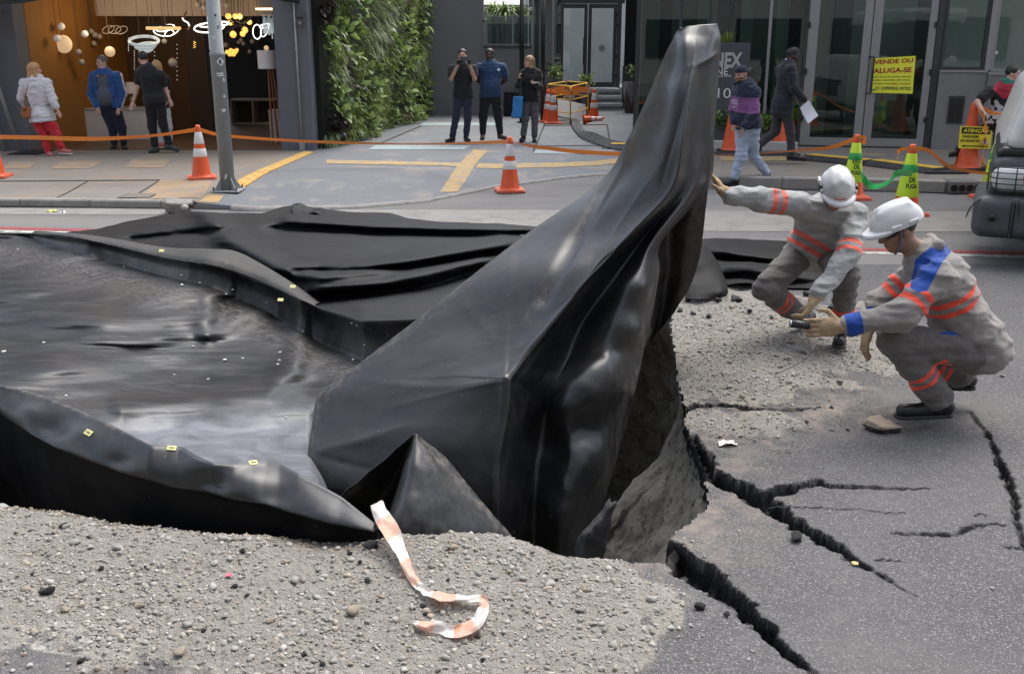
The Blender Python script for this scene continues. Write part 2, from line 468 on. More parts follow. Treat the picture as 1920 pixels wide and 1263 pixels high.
# ================================================================== GROUND, ROAD, SINKHOLE
HOLE_PX = [(0, 900), (150, 908), (300, 932), (450, 950), (560, 962), (640, 984), (700, 990), (760, 989), (850, 992), (960, 1003), (1030, 1018), (1090, 1033), (1150, 1034), (1243, 1037),
           (1252, 992), (1290, 965), (1332, 930), (1322, 880), (1310, 850), (1290, 803), (1283, 780), (1292, 757), (1280, 745), (1268, 700), (1262, 640), (1258, 585)]
HOLE = [tuple(G(*p)[:2]) for p in HOLE_PX]
HOLE = [(-3.15, 5.6), (-3.1, 4.75)] + HOLE + [(1.2, 8.3), (0.7, 9.0), (-1.0, 9.15), (-2.6, 8.8), (-3.1, 7.4)]
CRACKS = [  # (px, py, width in px)
    [(1240, 1000, 46), (1258, 1018, 58), (1300, 1052, 70), (1345, 1088, 60), (1390, 1133, 42), (1430, 1177, 34), (1470, 1215, 21), (1525, 1263, 11), (1560, 1300, 6)],
    [(1295, 805, 22), (1322, 870, 62), (1360, 888, 48), (1400, 905, 44), (1450, 945, 40), (1500, 985, 34), (1560, 1020, 26), (1600, 1048, 20), (1640, 1070, 9), (1670, 1088, 6)],
    [(1420, 922, 34), (1470, 913, 28), (1535, 903, 20), (1560, 910, 13), (1620, 912, 10), (1690, 915, 6)],
    [(1690, 1000, 6), (1740, 1000, 9), (1790, 1002, 10), (1815, 990, 10), (1840, 983, 7)],
    [(1818, 772, 5), (1850, 810, 8), (1868, 850, 10), (1885, 890, 17), (1900, 930, 10), (1907, 980, 9), (1922, 1022, 8), (1945, 1065, 6)],
    [(1280, 757, 22), (1310, 750, 20), (1345, 752, 14), (1400, 765, 10), (1470, 772, 7), (1500, 770, 5)]]
CRK = []
for c in CRACKS:
    pts = []
    for (px, py, w) in c:
        g = G(px, py); t = math.hypot(g[1], CAM_H) / FPX; pts.append((g[0], g[1], w * t))
    CRK.append(pts)
GRAVEL_PX = [[(-80, 880), (700, 975), (960, 995), (1245, 1032), (1225, 1090), (1215, 1150), (1190, 1230), (1160, 1330), (260, 1330), (330, 1290), (380, 1262), (300, 1228), (180, 1240), (60, 1225), (-80, 1180)],
             [(1240, 545), (1420, 540), (1480, 575), (1640, 590), (1700, 690), (1600, 712), (1500, 735), (1480, 772), (1400, 768), (1300, 755), (1255, 740)],
             [(1270, 755), (1330, 756), (1400, 768), (1470, 780), (1500, 800), (1440, 822), (1340, 822), (1290, 800)]]
def crack_field(x, y):
    """(distance beyond the crack's edge, local width)"""
    best = np.full(np.shape(x), 9.0); wb = np.zeros(np.shape(x))
    for pts in CRK:
        for a, b in zip(pts[:-1], pts[1:]):
            d, t = seg_dist(x, y, a[:2], b[:2]); w = a[2] + (b[2] - a[2]) * t; e = d - w / 2
            m = e < best; best = np.where(m, e, best); wb = np.where(m, w, wb)
    return best, wb
def gravel_mask(x, y):
    q = np.stack([x, y], -1); px, py = proj(np.stack([x, y, np.zeros_like(x)], -1))
    m = np.zeros(np.shape(x)); n = fbm(q, 5.0, 4, 5)
    for i, poly in enumerate(GRAVEL_PX):
        d = poly_dist(px, py, poly); w = 62 if i == 0 else 26
        m = np.maximum(m, sstep(w, -w, d + n * w * 2.0))
    return m
def base_z(x, y):
    q = np.stack([x, y], -1)
    px, py = proj(np.stack([x, y, np.zeros_like(x)], -1))
    g = gravel_mask(x, y)
    z = 0.004 * fbm(q, 1.2, 3, 2) + g * (0.022 + 0.022 * fbm(q, 2.6, 3, 9) + 0.012 * fbm(q, 9, 3, 21))
    dh = poly_dist(x, y, HOLE)
    left = sstep(0.55, -0.25, x)                                       # the loose front edge slumps towards the void
    z = z - left * (0.16 * sstep(0.42, -0.02, dh) ** 1.3) * sstep(-0.2, -1.4, x) - left * 0.03 * sstep(0.12, 0.0, dh)
    z = z - (1 - left) * 0.045 * sstep(0.55, 0.0, dh)
    z = z + 0.05 * np.exp(-(((x - 1.55) / 0.45) ** 2 + ((y - 6.25) / 0.55) ** 2))     # low mound by the workers
    return z, g, dh
def ground_z(x, y):
    x = np.asarray(x, float); y = np.asarray(y, float)
    return base_z(x, y)[0]
_nu, _nv = 520, 640
_Y = np.exp(np.linspace(math.log(2.25), math.log(9.3), _nu)); _a = np.linspace(-1, 1, _nv)
_W = 0.56 * _Y + 0.75
_X = _a[None, :] * _W[:, None]; _YY = np.repeat(_Y[:, None], _nv, 1)
_z, _g, _dh = base_z(_X, _YY)
_jag = 0.02 * fbm(np.stack([_X, _YY], -1), 14, 3, 31) + 0.012 * vnoise(np.stack([_X, _YY], -1), 55, 8)
_cd, _cw = crack_field(_X, _YY)
_ce = _cd + (0.50 * np.minimum(_cw, 0.06) + 0.004) * (fbm(np.stack([_X, _YY], -1), 24, 3, 77) + 0.12 * vnoise(np.stack([_X, _YY], -1), 60, 78))
_crk = sstep(0.004, -0.006, _ce); _crkc = sstep(0.013, 0.006, _ce)
_dep = np.minimum(0.13, 0.014 + 1.3 * _cw)
_z = _z - _crk * _dep * (0.55 + 0.45 * sstep(0, -0.02, _ce)) + _crk * 0.034 * fbm(np.stack([_X, _YY], -1), 40, 2, 3)
_z = np.where(_crk < 0.05, _z + 0.0016 * vnoise(np.stack([_X, _YY], -1), 85, 4) * (1 + 2.5 * _g), _z)
_edge = sstep(0, 0.06, 1 - np.abs(_a))[None, :] * sstep(0, 0.25, np.minimum(_YY - 2.25, 9.3 - _YY))
_z = _z * _edge
_V = np.stack([_X, _YY, _z], -1).reshape(-1, 3)
_F = grid_faces(_nu, _nv)[:, ::-1]
_ins = (_dh + _jag).reshape(-1) < 0
_keep = ~(_ins[_F].sum(1) >= 2)
_dust = np.clip(0.8 * sstep(0.0, 0.5, _g) + 0.9 * sstep(0.55, 0.0, np.abs(_dh)) * sstep(0.2, 0.9, _X) + np.exp(-(((_X - 1.75) / 0.75) ** 2 + ((_YY - 5.35) / 0.28) ** 2)), 0, 1)
# --- road surface
t = NT('road_surface')
ve = t.vor(150.0, 'Color'); vd = t.vor(150.0, 'Distance'); sp = t.n('ShaderNodeSeparateColor'); t.l(ve, sp.inputs[0])
agg = t.ramp(sp.outputs[0], [(0.0, (0.045, 0.044, 0.046)), (0.5, (0.09, 0.088, 0.09)), (0.7, (0.15, 0.146, 0.144)), (0.88, (0.21, 0.204, 0.198)), (1.0, (0.34, 0.33, 0.315))])
bind = t.mix(t.noise(3.0, 6, 0.65), (0.062, 0.060, 0.062), (0.112, 0.109, 0.110))
asp = t.mix(t.ramp(vd, [(0.30, 0.95), (0.62, 0.05)]), bind, agg)
asp = t.mix(t.ramp(t.noise(1.1, 5, 0.6, dist=0.5), [(0.45, 0.0), (0.75, 0.55)]), asp, (0.145, 0.14, 0.135))
soil = t.mix(t.noise(14.0, 8, 0.7), (0.19, 0.173, 0.15), (0.38, 0.352, 0.312))
vs2 = t.vor(120.0, 'Color'); sp2 = t.n('ShaderNodeSeparateColor'); t.l(vs2, sp2.inputs[0]); vd2 = t.vor(120.0, 'Distance')
peb = t.ramp(sp2.outputs[1], [(0.0, (0.15, 0.136, 0.118)), (0.5, (0.24, 0.225, 0.20)), (0.8, (0.30, 0.285, 0.26)), (1.0, (0.38, 0.365, 0.335))])
soil = t.mix(t.ramp(vd2, [(0.3, 0.6), (0.55, 0.0)]), soil, peb)
ga = t.attr('gravel'); 
gm = t.ramp(t.math('ADD', ga, t.math('MULTIPLY', t.math('SUBTRACT', t.noise(22, 6, 0.7), 0.5), 0.9)), [(0.42, 0.0), (0.6, 1.0)])
dusta = t.math('MULTIPLY', t.attr('dust'), t.ramp(t.noise(5.5, 7, 0.7, dist=0.3), [(0.42, 0.0), (0.72, 0.75)]))
asp = t.mix(dusta, asp, t.mix(t.noise(2.4, 4), (0.30, 0.27, 0.235), (0.42, 0.30, 0.22)))
wl = t.math('MULTIPLY', t.attr('paint'), t.ramp(t.noise(16, 7, 0.75), [(0.44, 0.0), (0.58, 0.75)]))
c = t.mix(gm, asp, soil); c = t.mix(wl, c, (0.44, 0.415, 0.365))
tarc = t.mix(t.ramp(t.vor(130.0), [(0.2, 1.0), (0.5, 0.0)]), (0.004, 0.004, 0.0045), t.ramp(t.noise(260, 2), [(0.56, 0.005), (0.68, 0.03), (0.75, 0.25)]))
c = t.mix(t.attr('crack'), c, tarc)
damp = t.attr('damp'); c = t.mix(t.math('MULTIPLY', damp, 0.62), c, t.mix(1.0, c, (0.30, 0.25, 0.20), 'MULTIPLY'))
t.set('Base Color', c); t.set('Roughness', t.mix(t.attr('crack'), 0.82, 0.5)); t.set('Specular IOR Level', 0.3)
b1 = t.bump(t.mix(gm, vd, t.math('MULTIPLY', vd2, 1.6)), 0.55, 0.006)
b2 = t.bump(t.noise(240, 3, 0.7), 0.35, 0.003, b1); t.bump(t.math('MULTIPLY', t.noise(42, 6, 0.72), ga), 0.9, 0.018, b2)
ROAD = t.m
_px, _py = proj(_V * np.array([1, 1, 0.0]))
_paint = inpoly(_px, _py, [(95, 1168), (290, 1188), (232, 1243), (50, 1218)]).astype(float)
_damp = sstep(0.40, 0.05, _dh) * sstep(-0.1, -1.1, _X)  # darker and browner towards the hole's left front edge
road_near = obj('broken_road', _V, _F[_keep], ROAD, None, True, attrs={'gravel': _g.reshape(-1), 'crack': _crkc.reshape(-1), 'dust': _dust.reshape(-1), 'paint': _paint, 'damp': _damp.reshape(-1)})
tag(road_near, kind='structure')
# far road, a ring round the broken part
w0, w1 = _W[0], _W[-1]
ring = [(-w0, 2.25, 0), (w0, 2.25, 0), (w1, 9.3, 0), (-w1, 9.3, 0), (-160, -7.5, 0), (160, -7.5, 0), (160, 17.2, 0), (-160, 17.2, 0)]
t = NT('far_asphalt')
ve = t.vor(110.0, 'Color'); sp = t.n('ShaderNodeSeparateColor'); t.l(ve, sp.inputs[0])
c = t.mix(t.noise(1.4, 6, 0.65), (0.105, 0.102, 0.101), (0.165, 0.160, 0.156))
c = t.mix(t.ramp(sp.outputs[0], [(0.6, 0.0), (1.0, 0.5)]), c, (0.24, 0.235, 0.225))
c = t.mix(t.ramp(t.noise(0.5, 6, 0.7, co=t.map((0.25, 1.6, 1))), [(0.42, 0.0), (0.62, 0.6)]), c, (0.20, 0.192, 0.182))
t.set('Base Color', c); t.set('Roughness', 0.85); t.set('Specular IOR Level', 0.3); t.bump(t.noise(160, 4, 0.7), 0.4, 0.004)
FARASP = t.m
road_far = obj('road', ring, [(4, 5, 1, 0), (5, 6, 2, 1), (6, 7, 3, 2), (7, 4, 0, 3)], FARASP); tag(road_far, kind='structure')
G0 = [(-400, -400, -0.06), (400, -400, -0.06), (400, 500, -0.06), (-400, 500, -0.06), (-5, 2.0, -0.06), (5, 2.0, -0.06), (5.6, 9.6, -0.06), (-5.6, 9.6, -0.06)]
tag(obj('ground', G0, [(0, 1, 5, 4), (1, 2, 6, 5), (2, 3, 7, 6), (3, 0, 4, 7)], pmat('bare_ground', (0.16, 0.15, 0.14), 0.9)), kind='structure')
def decal(name, pxpoly, m, lift=0.004, zf=None, nseg=24, kind='structure', world=None):
    """flat marking that follows the surface below it; four corners"""
    c = np.array(world if world is not None else [GS(*p)[:2] for p in pxpoly]); s = np.linspace(0, 1, nseg)
    u, v = np.meshgrid(s, s, indexing='ij')
    XY = (c[0][None, None] * ((1 - u) * (1 - v))[..., None] + c[1][None, None] * (u * (1 - v))[..., None] + c[2][None, None] * (u * v)[..., None] + c[3][None, None] * ((1 - u) * v)[..., None])
    z = (zf or sw_z)(XY[..., 0], XY[..., 1]) + lift
    o = obj(name, np.concatenate([XY, z[..., None]], -1).reshape(-1, 3), grid_faces(nseg, nseg), m)
    me = o.data
    if me.polygons and me.polygons[0].normal.z < 0: me.flip_normals()
    if kind: tag(o, kind=kind)
    return o
zero = lambda x, y: np.zeros_like(x)
LINEM = lambda n, c, th=0.40: None
def worn_paint(name, col, under, amount=0.5, sc=9.0):
    t = NT(name); f = t.ramp(t.noise(sc, 8, 0.72, dist=0.3), [(amount - 0.06, 0.0), (amount + 0.06, 1.0)])
    t.set('Base Color', t.mix(f, under, t.mix(t.noise(2.5, 4), tuple(a * 0.8 for a in col), col))); t.set('Roughness', 0.8); t.bump(t.noise(120, 4), 0.3, 0.003); return t.m
RED = worn_paint('red_lane_paint', (0.30, 0.055, 0.06), (0.10, 0.09, 0.09), 0.40)
WHITE = worn_paint('white_lane_paint', (0.52, 0.50, 0.46), (0.12, 0.115, 0.11), 0.46)
CONC = worn_paint('pale_concrete_gutter', (0.26, 0.247, 0.228), (0.185, 0.177, 0.166), 0.46, 3.0)
lx = lambda x: 10.36 - 0.127 * x
decal('red_lane_line', None, RED, zf=zero, world=[(-16, lx(-16) + .02), (14, lx(14) + .02), (14, lx(14) + .17), (-16, lx(-16) + .17)])
decal('white_lane_line', None, WHITE, zf=zero, world=[(-16, lx(-16) - .14), (14, lx(14) - .14), (14, lx(14) - .01), (-16, lx(-16) - .01)])
decal('road_concrete_band', None, CONC, zf=zero, world=[(-2.4, 11.05), (6.6, 10.95), (7.2, 12.3), (-2.6, 12.5)])
decal('road_gutter_strip', None, CONC, zf=zero, world=[(-14, 12.15), (-4.2, 12.1), (-4.2, 12.6), (-14, 12.6)])

# --- sinkhole walls and bottom
poly = np.array(HOLE); seg = np.roll(poly, -1, 0) - poly; L = np.hypot(seg[:, 0], seg[:, 1]); pts = []
for p, s, l in zip(poly, seg, L):
    n = max(1, int(l / 0.022)); pts += [p + s * k / n for k in range(n)]
pts = np.array(pts); d2 = np.roll(pts, -4, 0) - np.roll(pts, 4, 0); nrm = np.stack([d2[:, 1], -d2[:, 0]], 1); nrm /= np.linalg.norm(nrm, axis=1, keepdims=True)
if (poly[:, 0] * np.roll(poly[:, 1], -1) - poly[:, 1] * np.roll(poly[:, 0], -1)).sum() < 0: nrm = -nrm       # outward
rows = []; depth = []; levels = [0, .02, .05, .08, .11, .14] + list(np.linspace(.17, 2.4, 54))
top = ground_z(pts[:, 0], pts[:, 1])
jag = 0.02 * fbm(pts, 14, 3, 31) + 0.012 * vnoise(pts, 55, 8)
right = sstep(0.55, 0.95, pts[:, 0]) * sstep(8.2, 7.2, pts[:, 1]) * sstep(3.7, 4.1, pts[:, 1])
for i, dz in enumerate(levels):
    q3 = np.concatenate([pts, np.full((len(pts), 1), -dz)], 1)
    inw = right * sstep(6.5, 5.4, pts[:, 1]) * (1.15 * sstep(0.06, 1.25, dz) * (0.75 + 0.35 * np.sin(pts[:, 1] * 2.2))) - (1 - right * sstep(6.5, 5.4, pts[:, 1])) * (0.10 * sstep(0.1, 0.6, dz) + 0.02 * min(i, 2))
    amp = 0.014 if dz < 0.15 else 0.03 + 0.07 * min(1, dz)
    off = -inw + amp * fbm(q3, 5.0, 5, 14, .62) + 0.012 * vnoise(q3, 40, 6) - jag + (0.022 if i == 0 else 0.012)
    rows.append(np.concatenate([pts + nrm * off[:, None], (top - dz - (0.012 if i == 0 else 0))[:, None]], 1)); depth.append(np.full(len(pts), dz))
R_ = np.stack(rows); n = len(pts); V = R_.reshape(-1, 3); F = []
for i in range(len(levels) - 1):
    k = np.arange(n); F.append(np.stack([i * n + k, i * n + (k + 1) % n, (i + 1) * n + (k + 1) % n, (i + 1) * n + k], 1))
t = NT('sinkhole_soil')
dpt = t.attr('depth'); dn = t.math('ADD', dpt, t.math('MULTIPLY', t.math('SUBTRACT', t.noise(9, 4), 0.5), 0.10))
soilc = t.mix(t.noise(4.5, 8, 0.7, dist=0.6), (0.11, 0.10, 0.085), (0.44, 0.415, 0.36))
soilc = t.mix(t.ramp(t.noise(16, 6, 0.7), [(0.52, 0.0), (0.64, 0.75)]), soilc, (0.07, 0.058, 0.045))
tarw = t.mix(t.ramp(t.vor(110.0), [(0.2, 0.85), (0.5, 0.0)]), (0.010, 0.010, 0.011), t.ramp(t.noise(260, 2), [(0.5, 0.012), (0.64, 0.06), (0.74, 0.33)]))
loose = t.attr('loose')
c = t.mix(t.math('MULTIPLY', t.ramp(dn, [(0.075, 1.0), (0.10, 0.0)]), t.math('SUBTRACT', 1.0, loose)), soilc, tarw)
t.set('Base Color', c); t.set('Roughness', 0.9); t.set('Specular IOR Level', 0.2)
b1 = t.bump(t.noise(26, 8, 0.72), 0.8, 0.03); t.bump(t.noise(140, 4, 0.7), 0.5, 0.006, b1)
SOIL = t.m
o = obj('sinkhole_wall', V, np.concatenate(F), SOIL, None, True, attrs={'depth': np.concatenate(depth), 'loose': np.tile(1 - sstep(0.5, 0.7, pts[:, 0]), len(levels))}); tag(o, kind='structure')
gx, gy = np.meshgrid(np.linspace(-3.6, 2.0, 70), np.linspace(3.4, 9.0, 60), indexing='ij'); q = np.stack([gx, gy], -1)
fz = -2.25 + 0.16 * fbm(q, 1.6, 4, 55)
o = obj('sinkhole_floor', np.concatenate([q, fz[..., None]], -1).reshape(-1, 3), grid_faces(70, 60), SOIL, None, True, attrs={'depth': np.full(70 * 60, 1.6), 'loose': np.ones(70 * 60)}); tag(o, kind='structure')

# ================================================================== SIDEWALK
KERB_PX = [(-500, 388), (0, 388), (350, 392), (480, 394), (650, 391), (800, 378), (927, 352), (1053, 335), (1126, 328), (1200, 328), (1262, 336), (1340, 354), (1560, 357), (1790, 363), (1920, 367), (2500, 380)]
KW = np.array([G(*p)[:2] for p in KERB_PX]); KW[0, 0] = -60; KW[-1, 0] = 60
KH = np.array([.10, .10, .10, .03, .022, .02, .02, .02, .02, .03, .06, .17, .17, .17, .17, .17])
def kerb_y(x): return np.interp(x, KW[:, 0], KW[:, 1])
def kerb_h(x): return np.interp(x, KW[:, 0], KH)
def sw_z(x, y):
    h = kerb_h(x); return h + (0.16 - h) * sstep(0.1, 2.6, np.asarray(y) - kerb_y(x))
def GS(px, py):
    z = 0.1
    for _ in range(6):
        g = G(px, py, z); z = float(sw_z(g[0], g[1]))
    return np.array((g[0], g[1], z))
xs = np.concatenate([[-60, -30, -16], np.linspace(-12, 12, 241), [16, 30, 60]])
prof = [(-0.0, -0.05), (0.0, 0.94), (0.012, 1.0), (0.06, 1.0), (0.14, 1.0)]
rows = []; hh = kerb_h(xs); ye = kerb_y(xs); chip = 0.012 * fbm(np.stack([xs, ye], -1), 3.0, 3, 5)
for dy, fz in prof: rows.append(np.stack([xs, ye + dy + chip, hh * fz], 1))
ym = np.linspace(0, 1, 60)[1:] ** 1.4
for s in ym:
    y = ye + 0.14 + (36 - ye) * s; rows.append(np.stack([xs, y, sw_z(xs, y)], 1))
S = np.stack(rows); pxs, pys = proj(S.reshape(-1, 3))
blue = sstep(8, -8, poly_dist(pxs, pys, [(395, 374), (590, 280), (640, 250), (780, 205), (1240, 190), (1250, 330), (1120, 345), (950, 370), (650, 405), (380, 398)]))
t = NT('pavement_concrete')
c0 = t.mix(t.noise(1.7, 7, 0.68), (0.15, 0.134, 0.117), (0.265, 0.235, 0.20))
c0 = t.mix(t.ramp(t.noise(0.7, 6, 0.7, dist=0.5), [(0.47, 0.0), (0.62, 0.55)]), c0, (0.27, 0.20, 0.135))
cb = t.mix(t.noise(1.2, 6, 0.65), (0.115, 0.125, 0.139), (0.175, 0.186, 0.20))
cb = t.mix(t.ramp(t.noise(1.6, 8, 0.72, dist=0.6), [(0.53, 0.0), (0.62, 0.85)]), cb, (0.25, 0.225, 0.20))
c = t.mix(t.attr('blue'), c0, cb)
c = t.mix(t.ramp(t.noise(40, 5, 0.7), [(0.35, 0.25), (0.6, 0.0)]), c, (0.07, 0.065, 0.06))
t.set('Base Color', c); t.set('Roughness', 0.8); t.bump(t.noise(60, 6, 0.7), 0.4, 0.006)
PAVE = t.m
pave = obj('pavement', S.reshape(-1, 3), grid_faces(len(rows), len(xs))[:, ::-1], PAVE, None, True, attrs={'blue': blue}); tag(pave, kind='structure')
YEL = worn_paint('worn_yellow_paint', (0.46, 0.30, 0.11), (0.25, 0.225, 0.18), 0.47, 7.0)
for p in ([(612, 300), (866, 306), (866, 314), (612, 307)], [(888, 281), (915, 283), (858, 360), (824, 361)], [(897, 307), (1160, 298), (1160, 307), (892, 315)], [(388, 366), (420, 367), (408, 381), (373, 379)]):
    decal('yellow_pavement_line', p, YEL, 0.006)
for p in ([(1350, 294), (1600, 294), (1600, 302), (1350, 302)],): decal('yellow_pavement_line', p, YEL, 0.006)
# tactile strip of studded tiles leading to the store column
TAC = worn_paint('yellow_tactile_tile', (0.62, 0.38, 0.10), (0.36, 0.27, 0.14), 0.40, 5.0)
A0, A1, B1, B0 = (np.array(GS(*p)[:2]) for p in ((434, 347), (571, 285), (587, 287), (450, 357)))
NT_ = 14
tile_me = {}
for k in range(NT_):
    f0, f1 = (k + 0.03) / NT_, (k + 0.97) / NT_
    q = [A0 + (A1 - A0) * f0, A0 + (A1 - A0) * f1, B0 + (B1 - B0) * f1, B0 + (B1 - B0) * f0]
    cc = sum(q) / 4; z = float(sw_z(cc[0], cc[1])); m_ = MB()
    V = [(p[0], p[1], float(sw_z(p[0], p[1])) + 0.003) for p in q] + [(p[0], p[1], float(sw_z(p[0], p[1])) + 0.016) for p in q]
    m_.add(V, [(4, 5, 6, 7), (0, 1, 5, 4), (1, 2, 6, 5), (2, 3, 7, 6), (3, 0, 4, 7)])
    for a in (0.2, 0.5, 0.8):
        for b in (0.2, 0.5, 0.8):
            p = q[0] * (1 - a) * (1 - b) + q[1] * a * (1 - b) + q[2] * a * b + q[3] * (1 - a) * b
            m_.lathe([(0.017, 0.0), (0.010, 0.005)], 5, (p[0], p[1], float(sw_z(p[0], p[1])) + 0.015))
    m_.build('tactile_tile', TAC, pave)
# teal strips of the drive and darker joints, patches
TEAL = worn_paint('pale_teal_paint', (0.30, 0.36, 0.37), (0.19, 0.20, 0.21), 0.38, 4.0)
JOINT = pmat('dark_joint', (0.03, 0.03, 0.03), 0.9)
for p in ([(703, 273), (885, 273), (870, 281), (690, 281)], [(795, 230), (935, 230), (928, 236), (785, 236)], [(1005, 282), (1150, 282), (1150, 288), (1000, 288)]): decal('teal_pavement_strip', p, TEAL, 0.006)
for a, b, w in (((715, 268), (800, 232), 2), ((1000, 284), (1022, 232), 3), ((1138, 234), (1144, 268), 3), ((1020, 236), (1138, 234), 1.5), ((0, 340), (300, 338), 1.6), ((105, 372), (165, 340), 1.6), ((1005, 274), (1150, 273), 1.5), ((245, 371), (300, 338), 1.6)):
    a = np.array(a, float); b = np.array(b, float); dv = b - a; dv /= np.linalg.norm(dv); nn = np.array((-dv[1], dv[0])) * w / 2
    decal('pavement_joint', [a - nn, b - nn, b + nn, a + nn], JOINT, 0.005)
RUST = worn_paint('sandy_pavement_patch', (0.34, 0.24, 0.15), (0.21, 0.19, 0.165), 0.45, 2.5)
for p in ([(20, 304), (68, 304), (55, 316), (5, 316)], [(115, 303), (195, 302), (170, 316), (95, 317)], [(248, 300), (320, 300), (305, 315), (232, 315)], [(300, 338), (400, 338), (380, 372), (255, 374)], [(1590, 288), (1660, 288), (1660, 294), (1590, 294)]): decal('pavement_patch', p, RUST, 0.0045)
YEL2 = worn_paint('yellow_store_line', (0.50, 0.36, 0.06), (0.26, 0.19, 0.13), 0.46, 4.0)
decal('yellow_pavement_line', [(310, 264), (528, 266), (528, 273), (300, 271)], YEL2, 0.006)

# pale dropped kerb along the mouth of the drive
kx = np.linspace(KW[3, 0] - .3, KW[11, 0], 60); ky = kerb_y(kx); kh = kerb_h(kx); jt = .012 * fbm(np.stack([kx, ky], -1), 4.0, 3, 9)
VV = np.stack([np.stack([kx, ky - .10 + jt, 0 * kx + .001], 1), np.stack([kx, ky - .085 + jt, kh + .006], 1), np.stack([kx, ky + .09 + jt, kh + .007], 1), np.stack([kx, ky + .11 + jt, kh - .02], 1)])
tag(obj('dropped_kerb', VV.reshape(-1, 3), grid_faces(4, 60), worn_paint('pale_dropped_kerb', (0.27, 0.255, 0.235), (0.17, 0.163, 0.152), 0.48, 7.0), None), kind='structure')
# ================================================================== BLACK PLASTIC SHEET OVER THE SINKHOLE
def sheet_mat(name, base, rough, dust, dustcol=(0.16, 0.14, 0.12), specks=True, coat=0.0, wr=0.25, spec=0.5):
    t = NT(name)
    st = t.noise(5.0, 7, 0.68, co=t.map((0.55, 1.5, 1.2)), dist=0.4)
    d = t.math('MULTIPLY', t.ramp(st, [(0.46, 0.0), (0.78, 1.0)]), dust)
    d = t.math('MAXIMUM', d, t.math('MULTIPLY', t.attr('scuff'), t.ramp(t.noise(24, 6, 0.7, co=t.map((1, 1, 0.4))), [(0.40, 0.0), (0.66, 0.75)])))
    c = t.mix(d, base, dustcol); fm = t.math('MULTIPLY', t.attr('film'), t.ramp(t.noise(3.4, 6, 0.62, dist=0.8), [(0.30, 0.25), (0.62, 1.0)])); c = t.mix(fm, c, (0.20, 0.21, 0.235))  # bright sky sheen, with some dust, painted in as a pale base colour
    if specks:
        v = t.vor(9.0, 'Distance'); vc = t.vor(9.0, 'Color'); sp = t.n('ShaderNodeSeparateColor'); t.l(vc, sp.inputs[0])
        c = t.mix(t.math('MULTIPLY', t.math('LESS_THAN', v, t.math('MULTIPLY', sp.outputs[0], 0.035)), 0.8), c, (0.42, 0.40, 0.37))
        v = t.vor(31.0, 'Distance'); vc = t.vor(31.0, 'Color'); sp = t.n('ShaderNodeSeparateColor'); t.l(vc, sp.inputs[0])
        c = t.mix(t.math('MULTIPLY', t.math('LESS_THAN', v, t.math('SUBTRACT', t.math('MULTIPLY', sp.outputs[1], 0.26), 0.17)), 0.6), c, (0.30, 0.28, 0.26))
    t.set('Base Color', c); t.set('Specular IOR Level', spec)
    t.set('Roughness', t.math('ADD', t.math('MULTIPLY', d, 0.35), t.ramp(t.noise(3.2, 5, 0.6, co=t.map((0.5, 2.2, 1.6))), [(0.3, rough - 0.03), (0.7, rough + 0.05)])))
    b = t.bump(t.noise(6.0, 4, 0.5, co=t.map((0.6, 2.0, 1.3)), dist=0.3), wr, 0.02); t.bump(t.noise(70, 4, 0.6), 0.10, 0.003, b)
    return t.m
PLASTIC = sheet_mat('black_geomembrane', (0.0085, 0.009, 0.0106), 0.36, 0.15, wr=0.06, spec=0.62)
PLASTIC_IN = sheet_mat('black_geomembrane_dusty', (0.008, 0.0085, 0.0098), 0.40, 0.22, wr=0.10, spec=0.42)
FABRIC = sheet_mat('black_geotextile', (0.006, 0.0063, 0.0072), 0.60, 0.08, specks=True, wr=0.3, spec=0.2)
def sheet(name, S, m, parent, thick=0.006, scuff=None, flip=False, film=None, **kw):
    nu, nv = S.shape[:2]; F = grid_faces(nu, nv)
    if flip: F = F[:, ::-1]
    o = obj(name, S.reshape(-1, 3), F, m, parent, True, attrs={'scuff': (np.zeros(nu * nv) if scuff is None else scuff.reshape(-1)), 'film': (np.zeros(nu * nv) if film is None else film.reshape(-1))}, **kw)
    md = o.modifiers.new('thickness', 'SOLIDIFY'); md.thickness = thick; md.offset = 0
    return o
tarp = thing('plastic_sheet', 'huge glossy black plastic sheet lifted into a tall fold over the sinkhole', 'plastic sheet', G(700, 800, 0))

